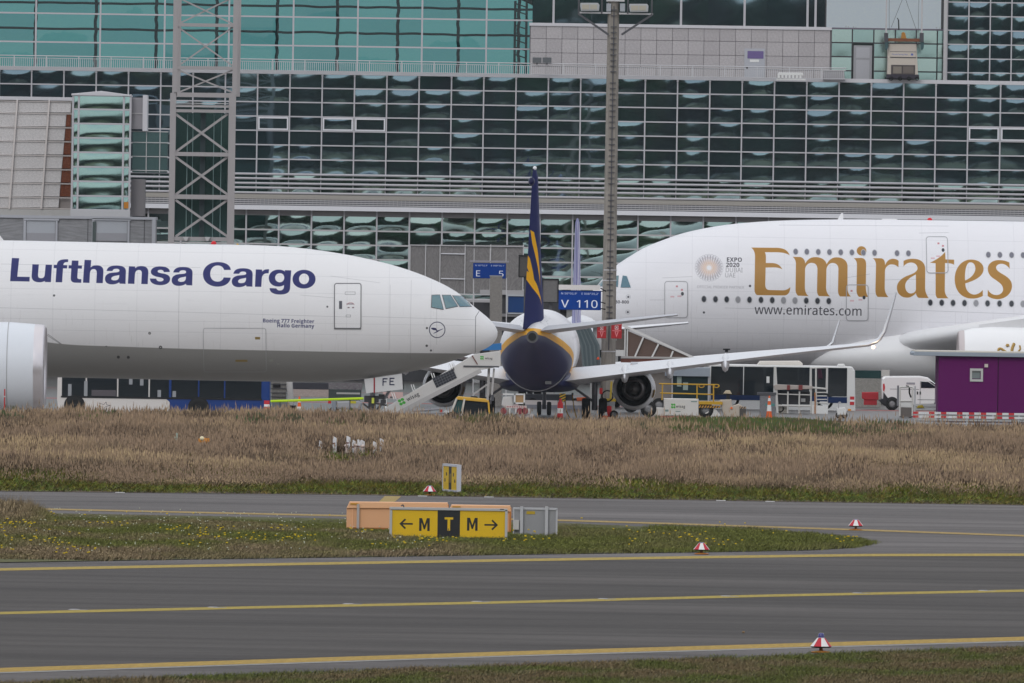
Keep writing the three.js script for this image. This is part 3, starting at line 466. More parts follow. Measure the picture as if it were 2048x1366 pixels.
{
  const s = 32.2, T = thing('glass_stair_tower', 'green glass stair tower with a low gabled top at the left', 'building', W(200, 432, s)), pale = [M([0.34, 0.50, 0.46], 0.05, 1), M([0.30, 0.45, 0.42], 0.05, 1)];
  const X = (px) => W(px, 300, s)[0], Y = (y) => HC - (y - 487.6) / s, ys = [191, 219, 247.5, 276, 305, 334, 363, 392, 420];
  for (let r = 0; r < 8; r++) for (const [a, b] of [[146, 156], [157, 246], [247, 259]]) piece(T, 'pane', paneGeo((b - a) / s, (ys[r + 1] - ys[r]) / s, rr(0.03, 0.05), rr(-0.008, -0.002)), pale[r & 1], [X((a + b) / 2), Y((ys[r] + ys[r + 1]) / 2), -F / s]);
  for (const x of [145, 156.5, 246.5, 260]) part(T, 'mullion', bx(X(x) - 0.06, X(x) + 0.06, Y(430), Y(188), -F / s - 0.1, -F / s + 0.1), mullion);
  for (const y of ys) part(T, 'transom', bx(X(145), X(260), Y(y) - 0.05, Y(y) + 0.05, -F / s - 0.1, -F / s + 0.09), mullion);
  part(T, 'gable', pex([[143, 187.5], [203, 182], [262, 190], [262, 193], [143, 191]], s, 3.5, 0.03, 0.2), coping);
  part(T, 'base', bx(X(143), X(262), Y(440), Y(420), -F / s - 3, -F / s + 0.15), M([0.5, 0.5, 0.52], 0.6)); part(T, 'core', bx(X(146), X(259), Y(430), Y(190), -F / s - 3, -F / s - 0.3), steelDark);
  part(T, 'side_panel', pb(262, 195, 286, 258, s, 2.5, -0.5), M([0.28, 0.27, 0.29], 0.6)); for (const y of [226]) part(T, 'side_joint', pb(262, y, 287, y + 1.5, s, 0.05, -0.45), steel); part(T, 'side_post', pb(285, 190, 294, 262, s, 2.5, -0.4), coping);
  part(T, 'side_glazing', pb(264, 263, 334, 345, s, 1.5, -1), M([0.13, 0.22, 0.22], 0.1, 0.8)); for (const x of [291, 318]) part(T, 'side_mullion', pb(x, 263, x + 1.6, 345, s, 0.08, -0.9), steel); for (const y of [262, 284, 312, 340]) part(T, 'side_transom', pb(262, y, 336, y + 1.8, s, 0.08, -0.88), steel);
  part(T, 'side_shutter', pb(261, 358, 289, 432, s, 1.5, -0.8), M([0.2, 0.19, 0.2], 0.7)); part(T, 'orange_fitting', pb(248, 404, 257, 417, s, 0.1, 0.12), M([0.5, 0.2, 0.03], 0.7));
}
{
  const s = 33, T = thing('concrete_jet_bridge_head', 'long grey box gangway with two framed windows above the white freighter', 'gangway', W(140, 495, s)), gm = M([0.37, 0.385, 0.42], 0.7, 0, { map: concTex }), fm = M([0.43, 0.44, 0.48], 0.6);
  part(T, 'body', pb(-120, 436, 310, 520, s, 3.5), gm); part(T, 'roof_edge', pb(-122, 431, 312, 436.5, s, 3.8, 0.12), fm); part(T, 'roof_edge_right', pb(304, 438, 311, 500, s, 0.2, 0.14), fm);
  for (const [a, b] of [[47, 118], [184, 262]]) { const w = part(T, 'window', pb(a + 6, 441, b - 8, 482, s, 0.05, 0.03), M([0.42, 0.44, 0.48], 0.4)); part(w, 'frame', [pb(a, 437, b, 441, s, 0.2, 0.12), pb(a, 441, a + 5, 490, s, 0.2, 0.12), pb(b - 7, 441, b - 3, 490, s, 0.2, 0.12)], fm); part(w, 'blind', pb(a + 6, 466, b - 8, 482, s, 0.03, 0.07), M([0.33, 0.33, 0.36], 0.6)); }
  part(T, 'slot', pb(185, 443, 192, 490, s, 0.05, 0.13), M([0.08, 0.1, 0.1], 0.5)); for (const x of [175, 288]) part(T, 'panel_joint', pb(x, 437, x + 1.2, 500, s, 0.03, 0.02), steelDark);
  part(T, 'leg', pb(20, 500, 60, 780, s, 1.2, -1), greyM); part(T, 'leg', pb(250, 500, 290, 780, s, 1.2, -1), greyM);
}
{
  const s = 33.4, T = thing('lattice_lift_tower', 'tall grey steel lattice tower with cross bracing and a glazed lift shaft', 'tower', W(403, 500, s)), lat = M([0.37, 0.35, 0.355], 0.65, 0.1);
  for (const x of [351, 471]) { part(T, 'upper_post', pb(x - 5, -40, x + 4.5, 192, s, 0.3), lat); part(T, 'rear_upper_post', pb(x + 1, -40, x + 8, 192, s, 0.25, -3.2), lat); }
  for (const [x, w] of [[343.5, 6], [462, 7]]) part(T, 'lower_post', pb(x - w, 186, x + w, 600, s, 0.4, 0.05), lat);
  for (const y of [-8, 50, 135.5]) part(T, 'upper_beam', pb(354, y - 3, 468, y + 3.5, s, 0.28, -0.02), lat);
  for (const [y, h] of [[190, 4.5], [222, 3], [212, 2.5], [308.5, 4], [394, 4.5], [478, 4]]) part(T, 'lower_beam', pb(348, y - h, 458, y + h, s, 0.35, 0), lat);
  for (const [a, b] of [[-5, 48], [54, 132], [140, 185]]) { part(T, 'brace', pbar(356, a, 466, b, s, 0.09, 0.06, -0.15), lat); part(T, 'brace', pbar(466, a, 356, b, s, 0.09, 0.06, -0.25), lat); }
  for (const [a, b] of [[228, 304], [314, 389], [400, 473]]) { part(T, 'brace', pbar(351, a, 455, b, s, 0.14, 0.08, -0.1), lat); part(T, 'brace', pbar(455, a, 351, b, s, 0.14, 0.08, -0.2), lat); }
  part(T, 'lift_glass', pb(348, 226, 458, 476, s, 2.2, -0.9), M([0.10, 0.19, 0.18], 0.06, 0.9)); part(T, 'shaft_post', pb(399, 226, 409, 480, s, 0.3, -0.6), M([0.03, 0.045, 0.05], 0.6)); for (const x of [372, 383, 425, 440]) part(T, 'glass_bar', pb(x, 228, x + 1.8, 476, s, 0.05, -0.8), M([0.16, 0.24, 0.24], 0.5));
  for (const x of [372, 415]) part(T, 'foot_bracket', pex([[x - 6, 474], [x + 6, 474], [x + 2, 482], [x - 2, 482]], s, 0.2, 0.01, 0.2), steel);
  part(T, 'service_rail', [pbar(352, 206, 457, 207.5, s, 0.04, 0.04, 0.1), pbar(352, 213, 457, 214.5, s, 0.04, 0.04, 0.1)], steel);
}
// ================= aircraft =================
// monotone cubic through [[x,y],...] sorted by x
function curve(tab) {
  const n = tab.length, d = [], m = []; for (let i = 0; i < n - 1; i++) d.push((tab[i + 1][1] - tab[i][1]) / (tab[i + 1][0] - tab[i][0]));
  m[0] = d[0]; m[n - 1] = d[n - 2]; for (let i = 1; i < n - 1; i++) m[i] = d[i - 1] * d[i] <= 0 ? 0 : 2 * d[i - 1] * d[i] / (d[i - 1] + d[i]);
  return (x) => { if (x <= tab[0][0]) return tab[0][1]; if (x >= tab[n - 1][0]) return tab[n - 1][1]; let i = 0; while (x > tab[i + 1][0]) i++; const h = tab[i + 1][0] - tab[i][0], t = (x - tab[i][0]) / h, t2 = t * t, t3 = t2 * t; return (2 * t3 - 3 * t2 + 1) * tab[i][1] + (t3 - 2 * t2 + t) * h * m[i] + (-2 * t3 + 3 * t2) * tab[i + 1][1] + (t3 - t2) * h * m[i + 1]; };
}
// body of rings along an axis; st(t) -> {a, yt, yb, hw}; axis 'x' or 'z'
function ringBody(list, seg, axis, c, uvf, ex = 1) {
  const pw = (v) => Math.sign(v) * Math.abs(v) ** ex;
  const p = [], uv = [], ix = [];
  const put = (a, y, o) => { const q = axis === 'x' ? [a, y, c + o] : [c + o, y, a]; p.push(...q); uv.push(...uvf(...q)); };
  list.forEach((s) => { const yc = (s.yt + s.yb) / 2, hh = (s.yt - s.yb) / 2; for (let k = 0; k < seg; k++) { const b = k / seg * Math.PI * 2; put(s.a, yc + hh * pw(Math.sin(b)), s.hw * pw(Math.cos(b))); } });
  for (let i = 0; i < list.length - 1; i++) for (let k = 0; k < seg; k++) { const a = i * seg + k, b = i * seg + (k + 1) % seg; ix.push(a, b, b + seg, a, b + seg, a + seg); }
  for (const i of [0, list.length - 1]) { const s = list[i], o = p.length / 3; put(s.a, (s.yt + s.yb) / 2, 0); for (let k = 0; k < seg; k++) ix.push(o, i * seg + k, i * seg + (k + 1) % seg); }
  const g = new THREE.BufferGeometry(); g.setAttribute('position', new THREE.Float32BufferAttribute(p, 3)); g.setAttribute('uv', new THREE.Float32BufferAttribute(uv, 2)); g.setIndex(ix); g.computeVertexNormals(); return g;
}
// fuselage lying along x, outline surveyed in picture points
function sideFuselage({ s, top, bot, tipX, dir, far, ratio, zc }) {
  const T = curve(top.map((q) => W(...q, s)).map((q) => [q[0], q[1]]).sort((a, b) => a[0] - b[0])), B = curve(bot.map((q) => W(...q, s)).map((q) => [q[0], q[1]]).sort((a, b) => a[0] - b[0]));
  const xt = tipX, L = Math.abs(far - xt), list = [], n = 90;
  for (let i = 0; i <= n; i++) { const t = i / n, x = xt + dir * L * (0.0004 + t * t * 0.9996) , yt = T(x), yb = B(x), hh = (yt - yb) / 2; list.push({ a: x, yt, yb, hw: hh * ratio }); }
  const surf = (x, y) => { const yt = T(x), yb = B(x), yc = (yt + yb) / 2, hh = Math.max(0.02, (yt - yb) / 2), k = clamp((y - yc) / hh, -0.9995, 0.9995); return zc + hh * ratio * Math.sqrt(1 - k * k); };
  return { list, surf, T, B };
}
const liveryUV = (X0, X1, Y0, Y1) => (x, y) => [(x - X0) / (X1 - X0), (y - Y0) / (Y1 - Y0)];
// canvas on which one draws in picture points; box is world X0..X1,Y0..Y1 at scale s
function livery(w, h, s, X0, X1, Y0, Y1, draw) {
  return canvasTex(w, h, (c) => { const kx = w / (X1 - X0), ky = h / (Y1 - Y0); c.fillStyle = '#fff'; c.fillRect(0, 0, w, h);
    // world x = (u CR + v SR)/s, y = HC - (-u SR + v CR - HZ)/s
    const a = CR / s * kx, b = SR / s * kx, d = -SR / s * ky, e = CR / s * ky;
    const ox = (-1024 * CR - 683 * SR) / s * kx - X0 * kx, oy = ((1024 * SR - 683 * CR - HZ) / s - HC + Y1) * ky;
    c.setTransform(a, d, b, e, ox, oy); draw(c); c.setTransform(1, 0, 0, 1, 0, 0); });
}
const pathsAt = (c, x, y, k, list, fill) => { c.save(); c.translate(x, y); c.scale(1 / k, 1 / k); c.fillStyle = fill; for (const d of list) c.fill(new Path2D(d), 'evenodd'); c.restore(); };
// curved patches on a hull
const skin = (h, x, y, off = 0.015) => [x, y, h.surf(x, y) + off];
function quadPatch(h, s, q, off, nu = 8, nv = 8, uvf) { const w = q.map((p) => W(p[0], p[1], s)); return grid(nu, nv, (u, v) => { const x = (w[0][0] * (1 - u) + w[1][0] * u) * (1 - v) + (w[3][0] * (1 - u) + w[2][0] * u) * v, y = (w[0][1] * (1 - u) + w[1][1] * u) * (1 - v) + (w[3][1] * (1 - u) + w[2][1] * u) * v; return [...skin(h, x, y, off), ...(uvf ? uvf(x, y) : [])]; }); }
function ringPatch(h, s, x0, y0, x1, y1, r, th, off) {   // rounded rectangular outline
  const pts = [], N = 8, cs = [[x1 - r, y0 + r, -90], [x1 - r, y1 - r, 0], [x0 + r, y1 - r, 90], [x0 + r, y0 + r, 180]];
  for (const [cx, cy, a] of cs) for (let i = 0; i <= N; i++) { const b = (a + 90 * i / N) * Math.PI / 180; pts.push([cx, cy, Math.cos(b), Math.sin(b)]); }
  const all = []; pts.forEach((p, i) => { const q = pts[(i + 1) % pts.length]; const n = Math.hypot(q[0] + q[2] * r - p[0] - p[2] * r, q[1] + q[3] * r - p[1] - p[3] * r) > 6 ? 8 : 1; for (let k = 0; k < n; k++) { const t = k / n; all.push(p.map((v, j) => v + (q[j] - v) * t)); } });
  all.push(all[0]);
  return grid(all.length - 1, 1, (u, v) => { const p = all[Math.round(u * (all.length - 1))], rad = r - v * th, w = W(p[0] + p[2] * rad, p[1] + p[3] * rad, s); return skin(h, w[0], w[1], off); });
}
function discPatch(h, s, px, py, rx, ry, off) { return grid(16, 2, (u, v) => { const a = u * Math.PI * 2, w = W(px + Math.cos(a) * rx * (0.001 + v), py + Math.sin(a) * ry * (0.001 + v), s); return skin(h, w[0], w[1], off); }); }
const hullPaint = { specularIntensity: 0.5, roughness: 0.42, clearcoat: 0.15, clearcoatRoughness: 0.3 };
const winGlass = MP([0.035, 0.04, 0.05], { roughness: 0.15, clearcoat: 0.5 }), winBlind = MP([0.30, 0.30, 0.32], { roughness: 0.35, clearcoat: 0.3 }), sealM = M([0.16, 0.16, 0.17], 0.6), sealLight = M([0.40, 0.40, 0.42], 0.5), cockpitGlass = M([0.16, 0.25, 0.28], 0.06, 0.85);
const grime = (c, x0, y0, x1, y1, n, a = 0.035) => { for (let i = 0; i < n; i++) { c.fillStyle = `rgba(90,85,78,${a * rnd()})`; const w = rr(3, 60), h = rr(0.6, 5); c.fillRect(rr(x0, x1), rr(y0, y1), w, h); } };

// ---------- white cargo freighter at left ----------
{
  const s = 44, zc = -F / s - 3.1, far = W(-420, 600, s)[0], tip = W(995.5, 667, s)[0];
  const top = [[-460, 473], [0, 480.5], [300, 486.5], [440, 488.8], [500, 490], [560, 492.5], [620, 498.5], [690, 509], [760, 524], [820, 541.5], [880, 566], [915, 586], [945, 611.5], [962, 625], [978, 638.5], [988, 650], [993, 658.5], [995, 664], [995.5, 667]];
  const bot = [[-460, 748], [120, 756.5], [380, 762], [560, 765], [640, 765], [700, 762], [745, 757], [802, 748], [864, 735], [905, 723], [938, 711], [965, 701], [982, 691.5], [991, 681], [994.5, 673], [995.5, 667]];
  const h = sideFuselage({ s, top, bot, tipX: tip, dir: -1, far, ratio: 1, zc });
  const A = W(995.5, 667, s), X0 = W(-20, 600, s)[0], X1 = A[0] + 0.5, Y0 = 1.5, Y1 = 10, uvf = liveryUV(X0, X1, Y0, Y1);
  const T = thing('cargo_freighter', 'white and grey cargo jet with navy lettering, nose pointing right', 'airplane', [W(500, 600, s)[0], 0, zc]);
  const blue = '#262a66';
  const tex = livery(2048, 752, s, X0, X1, Y0, Y1, (c) => {
    c.fillStyle = '#e9e8e9'; c.fillRect(-300, 300, 1500, 700);
    grime(c, -20, 560, 990, 700, 260, 0.016); c.strokeStyle = 'rgba(80,80,86,0.13)'; c.lineWidth = 0.7; for (let x = 20; x < 940; x += 84) { c.beginPath(); c.moveTo(x + 3, 480); c.lineTo(x, 770); c.stroke(); } for (const y of [512, 556, 590, 650, 672]) { c.beginPath(); c.moveTo(-20, y - 14); c.lineTo(960, y + 2); c.stroke(); } for (let i = 0; i < 90; i++) { c.fillStyle = `rgba(96,90,82,${0.03 + 0.05 * rnd()})`; c.fillRect(rr(0, 900), rr(600, 740), rr(0.6, 1.6), rr(5, 26)); }
    c.fillStyle = '#93928f'; c.beginPath(); c.moveTo(-40, 655); c.lineTo(90, 684); c.quadraticCurveTo(130, 690, 180, 691.5); c.lineTo(380, 698); c.lineTo(780, 706); c.lineTo(870, 707); c.lineTo(1000, 709); c.lineTo(1000, 900); c.lineTo(-40, 900); c.fill();
    c.strokeStyle = 'rgba(70,70,75,0.22)'; c.lineWidth = 0.8;
    for (const [a, b, d, e] of [[-20, 615, 358, 624], [358, 624, 700, 634], [358, 560, 357, 700], [0, 528, 400, 535], [660, 552, 760, 566], [780, 570, 779, 700], [724, 633, 950, 640], [873, 612, 873, 690], [600, 590, 668, 596], [822, 560, 820, 720]]) { c.beginPath(); c.moveTo(a, b); c.lineTo(d, e); c.stroke(); }
    c.strokeStyle = 'rgba(60,60,64,0.75)'; c.lineWidth = 1.1; c.beginPath(); c.moveTo(958, 623); c.lineTo(951, 634); c.lineTo(950, 712); c.stroke();
    c.lineWidth = 0.9; c.strokeStyle = 'rgba(60,60,60,0.6)'; for (const [a, b, d] of [[90, 668, 120], [95, 668, 122]]) { c.beginPath(); c.moveTo(a, b); c.lineTo(d, b + 20); c.stroke(); }
    const a0 = 'M128 430 C140 350 210 318 320 318 C440 320 520 345 522 440 L518 680 L522 694 L400 690 L388 660 C350 690 290 706 230 704 C150 700 95 660 98 585 C100 510 160 475 250 465 C330 458 385 460 390 425 C392 395 365 382 320 384 C275 386 255 400 245 430 Z M388 510 C350 525 300 525 265 540 C225 555 215 590 235 608 C260 628 320 628 355 610 C385 590 390 550 388 510 Z';
    pathsAt(c, 10, 500, 10.24, ['M122 163 L272 168 L245 548 L500 552 L497 645 L100 638 Z', 'M548 292 L680 295 L668 500 C666 560 690 578 735 578 C785 578 805 550 808 500 L820 300 L950 305 L935 658 L810 655 L810 630 C780 655 730 665 680 660 C590 655 535 610 540 520 Z', 'M1278 192 L1275 248 C1220 245 1185 255 1182 310 L1262 315 L1260 378 L1178 375 L1165 662 L1032 660 L1045 372 L985 370 L988 306 L1050 308 C1055 220 1110 185 1278 192 Z', 'M1355 215 L1490 218 L1487 318 L1565 320 L1562 382 L1483 380 L1475 550 C1475 590 1490 600 1558 598 L1555 672 L1440 670 C1360 665 1338 630 1342 560 L1348 378 L1290 376 L1293 315 L1350 316 Z', 'M1615 203 L1750 207 L1743 360 C1770 325 1820 310 1880 315 C1970 322 2010 370 2007 450 L1998 680 L1865 676 L1872 480 C1872 415 1850 390 1805 390 C1760 390 1735 420 1732 480 L1725 674 L1593 668 Z'], blue);
    pathsAt(c, 200, 500, 10.24, [a0, 'M582 335 L708 340 L712 375 C745 340 790 328 850 330 C940 335 985 380 982 470 L973 700 L842 697 L850 480 C850 430 825 408 785 408 C740 410 712 440 708 500 L700 694 L568 690 Z', 'M1423 450 L1300 452 C1295 418 1270 405 1230 405 C1185 405 1165 425 1175 445 C1190 470 1240 475 1300 485 C1400 505 1435 545 1430 600 C1425 680 1340 722 1225 720 C1100 718 1020 670 1018 585 L1145 588 C1155 630 1180 645 1230 645 C1280 645 1305 620 1295 595 C1280 570 1230 560 1170 550 C1080 530 1030 495 1035 440 C1040 370 1120 335 1230 337 C1350 340 1420 380 1423 450 Z'], blue);
    pathsAt(c, 200 + 136.7 - 3.2, 503, 10.24, [a0], blue);
    pathsAt(c, 395 + 481.6 / 8.192, 510 - 36.4 / 8.192, 10.24, [a0], blue);
    pathsAt(c, 395, 510, 8.192, ['M540 245 L430 245 C415 195 375 172 325 172 C245 172 205 230 203 305 C203 385 250 437 325 437 C380 437 415 410 425 368 L540 372 C530 465 440 518 325 518 C180 515 85 430 85 310 C88 195 190 115 330 116 C450 118 530 165 540 245 Z', 'M950 236 L1052 240 L1055 275 C1075 245 1115 228 1168 236 L1160 300 C1090 295 1055 320 1050 390 L1043 522 L940 520 Z', 'M1425 250 L1530 252 L1515 540 C1510 620 1450 648 1345 647 C1245 645 1180 610 1180 542 L1290 548 C1300 572 1320 582 1350 582 C1395 580 1415 555 1415 510 L1415 490 C1390 510 1350 518 1310 516 C1215 508 1165 450 1165 375 C1168 290 1235 238 1335 240 C1375 242 1410 255 1428 275 Z M1345 298 C1300 298 1268 330 1268 372 C1268 415 1300 448 1345 448 C1390 448 1418 415 1418 372 C1418 330 1390 298 1345 298 Z', 'M1742 243 C1850 245 1930 310 1930 396 C1930 485 1850 549 1742 549 C1634 547 1555 485 1555 396 C1557 308 1634 243 1742 243 Z M1742 304 C1696 304 1660 342 1660 392 C1660 442 1696 480 1742 480 C1788 480 1824 442 1824 392 C1824 342 1788 304 1742 304 Z'], blue);
    c.save(); c.translate(533, 645); c.rotate(0.018); c.fillStyle = '#2a2d5c'; c.font = 'bold 10.4px sans-serif'; c.textAlign = 'right'; c.fillText('Boeing 777 Freighter', 95.5, -0.5); c.fillText('Hallo Germany', 95.5, 8.8); c.restore();
    c.strokeStyle = '#2c2f4a'; c.lineWidth = 1.5; c.beginPath(); c.arc(874, 660, 15.6, 0, 7); c.stroke();
    pathsAt(c, 820, 560, 9.757, ['M405 940 C440 932 480 935 505 945 L530 990 C560 985 610 960 652 952 C620 975 585 985 555 1003 C520 1030 480 1040 445 1050 C470 1030 500 1015 520 1000 L490 980 C455 985 425 975 405 940 Z'], '#2a2c55');
    c.fillStyle = 'rgba(60,60,62,0.9)'; for (const [x, y, r] of [[108, 591, 2.2], [299, 666.5, 2.6], [320.5, 695, 3.4], [654.5, 613.5, 1.8], [853.5, 656.5, 2.2], [853, 692, 2.4], [861.5, 701.5, 2], [235.5, 714.5, 3], [255.5, 715, 3], [212, 693, 1.3]]) { c.beginPath(); c.arc(x, y, r, 0, 7); c.fill(); }
    c.fillStyle = '#d8d6d2'; for (const [x, y, r] of [[299, 666.5, 1], [320.5, 695, 1.2]]) { c.beginPath(); c.arc(x, y, r, 0, 7); c.fill(); }
    c.fillStyle = '#8f7a45'; c.fillRect(510, 674, 10, 5); c.fillRect(470, 720, 24, 4); c.fillStyle = '#9d9d96'; c.fillRect(538, 719, 7, 5); c.fillRect(553, 727, 6, 3);
    c.fillStyle = '#55565e'; c.fillRect(678, 602, 6, 16); c.fillStyle = '#7f6d75'; c.fillRect(693, 607, 14, 2); c.fillRect(695, 614, 4, 2.4); c.fillRect(704, 614, 4, 2.4); c.strokeStyle = '#b98a90'; c.lineWidth = 1; c.beginPath(); c.arc(701, 613, 8, 3.5, 5.9); c.stroke(); c.strokeStyle = 'rgba(90,90,95,0.5)'; c.strokeRect(690, 584, 20, 5); c.strokeRect(692, 630, 9, 4);
  });
  const paint = MP([0.93, 0.93, 0.935], { ...hullPaint, map: tex });
  part(T, 'fuselage', ringBody(h.list, 64, 'x', zc, uvf), paint);
  const d = part(T, 'door', quadPatch(h, s, [[669.5, 567.5], [721.5, 568], [720.5, 656], [668.5, 656]], 0.02, 6, 12, uvf), paint, 'closed crew door'); part(d, 'door_frame', ringPatch(h, s, 668, 566, 722.5, 658, 5, 1.7, 0.028), sealM); part(d, 'sill', quadPatch(h, s, [[668, 655.5], [722, 656], [722, 659], [668, 658.5]], 0.035, 4, 2), sealM);
  const cd = part(T, 'cargo_door', quadPatch(h, s, [[407, 657], [531, 659], [531, 744], [407, 742]], 0.012, 10, 12, uvf), paint); part(cd, 'door_frame', ringPatch(h, s, 406, 656, 532, 745, 5, 0.9, 0.02), sealLight);
  const O = (x, y) => [820 + x / 9.757, 560 + y / 9.757];
  const wins = [[[427, 302], [573, 297], [642, 572], [418, 530]], [[633, 302], [788, 302], [920, 512], [702, 555]], [[838, 312], [1030, 322], [1190, 519], [972, 521]]];
  for (const q of wins) { const cx = q.reduce((a, p) => a + p[0], 0) / 4, cy = q.reduce((a, p) => a + p[1], 0) / 4; const w = part(T, 'cockpit_window', quadPatch(h, s, q.map((p) => O(...p)), 0.035), cockpitGlass); part(w, 'window_frame', quadPatch(h, s, q.map((p) => O(cx + (p[0] - cx) * 1.13, cy + (p[1] - cy) * 1.1)), 0.016), sealM); }
  part(T, 'beacon', new THREE.SphereGeometry(0.13, 10, 8).translate(...W(424, 487.5, s).slice(0, 2), zc), M([0.6, 0.02, 0.03], 0.3)); part(T, 'antenna', tube([W(472, 490, s)[0], W(472, 490, s)[1] - 0.05, zc], [W(472, 487, s)[0], W(472, 487, s)[1], zc], 0.05), yellowM);
  part(T, 'tail_fillet', pex([[-60, 484], [-60, 452], [-8, 468], [4, 484]], s, 0.5, 0.05, -2.8), paint);
  // nearest engine
  const se = 44.75, ec = W(10, 733.5, se), R = 89 / se, ze = ec[2] - 2, xF = W(88, 733, se)[0];
  const prof = [[1.55, 0.55], [1.62, 0.2], [1.78, 0.0], [1.90, 0.12], [R * 0.965, 0.5], [R, 1.6], [R * 1.0, 3.5], [R * 0.94, 5.2], [R * 0.8, 6.8]];
  const lathe = (pr) => { const g = new THREE.LatheGeometry(pr.map((p) => new THREE.Vector2(p[0], -p[1])), 48); g.rotateZ(-Math.PI / 2); g.translate(xF, ec[1], ze); return g; };
  const nac = part(T, 'engine_nacelle', lathe(prof.slice(4)), MP([0.70, 0.73, 0.78], { ...hullPaint, roughness: 0.35 }), 'pale blue-grey engine nacelle'); part(nac, 'inlet_lip', lathe(prof.slice(0, 5)), M([0.70, 0.67, 0.70], 0.3, 0.7)); part(nac, 'cowl_joint', lathe([[R * 1.001 + 0.004, 1.65], [R * 1.001 + 0.006, 1.69]]), sealLight); part(nac, 'fan', lathe([[0.02, 0.7], [0.5, 1.0], [1.55, 1.2]]), blackM);
  part(T, 'pylon', bx(xF - 7, xF - 2.5, ec[1] + R * 0.8, ec[1] + R * 1.25, ze - 0.25, ze + 0.25), paint);
  part(T, 'wing_root', pex([[-200, 640], [40, 660], [110, 700], [60, 735], [-200, 740]], s, 2.2, 0.5, -0.6), M([0.55, 0.55, 0.55], 0.4));
  // nose gear and its open doors
  const gx = W(746, 800, s)[0]; part(T, 'nose_gear_strut', [tube([gx, 0.55, zc], [gx - 0.1, 3.0, zc], 0.13, 10), tube([gx, 0.9, zc], [gx + 1.2, 2.9, zc], 0.07, 8), bar([gx - 0.5, 1.2, zc], [gx, 0.8, zc], 0.12)], M([0.30, 0.30, 0.32], 0.5, 0.3));
  for (const o of [-0.42, 0.42]) { const [ty, rim] = wheel([gx, 0.53, zc + o], 0.53, 0.36); const w = part(T, 'nose_wheel', ty, rubber); part(w, 'rim', rim, rimM); }
  part(T, 'torque_links', [pb(727, 793, 756, 806, s, 0.5, -2.6), pb(735, 806, 750, 818, s, 0.4, -2.6), pb(756, 790, 768, 800, s, 0.25, -2.6), pb(760, 801, 771, 809, s, 0.25, -2.6), ptube(724, 808, 742, 822, s, 0.05, 6, -2.5), ptube(750, 808, 772, 812, s, 0.05, 6, -2.5)], M([0.055, 0.055, 0.06], 0.6)); part(T, 'gear_tag', pb(742, 797, 747, 808, s, 0.1, -2.5), M([0.6, 0.65, 0.1], 0.6));
  const gd = (q, m) => pex(q, s, 0.08, 0.01, -2.2);
  const fe = part(T, 'gear_door', gd([[749, 756], [803, 748], [805, 780], [749, 786]]), MP([0.62, 0.62, 0.625], { roughness: 0.5 }), 'grey gear door lettered FE'); part(T, 'gear_door', gd([[727, 759], [746, 756.5], [746, 786], [731, 788]]), MP([0.62, 0.62, 0.625], { roughness: 0.5 })); part(fe, 'door_edge', gd([[746, 757], [748.6, 756.6], [748.6, 787], [746, 787]]), M([0.35, 0.03, 0.04], 0.5)); part(fe, 'door_letters', [pb(764, 757.5, 766, 772.5, s, 0.02, -2.185), pb(766, 757.5, 774, 759.8, s, 0.02, -2.185), pb(766, 763.5, 772, 765.6, s, 0.02, -2.185), pb(778, 756.5, 780, 771.5, s, 0.02, -2.185), pb(780, 756.5, 788, 758.8, s, 0.02, -2.185), pb(780, 762.5, 786, 764.7, s, 0.02, -2.185), pb(780, 769.3, 788, 771.5, s, 0.02, -2.185)], navyM);
  part(fe, 'door_seal', gd([[803.2, 748.5], [805, 748.2], [807, 780], [805.2, 780.4]]), blackM);
  part(T, 'main_gear_wheel', wheel([W(-260, 800, s)[0], 0.67, zc + 1], 0.67, 0.5)[0], rubber);
}
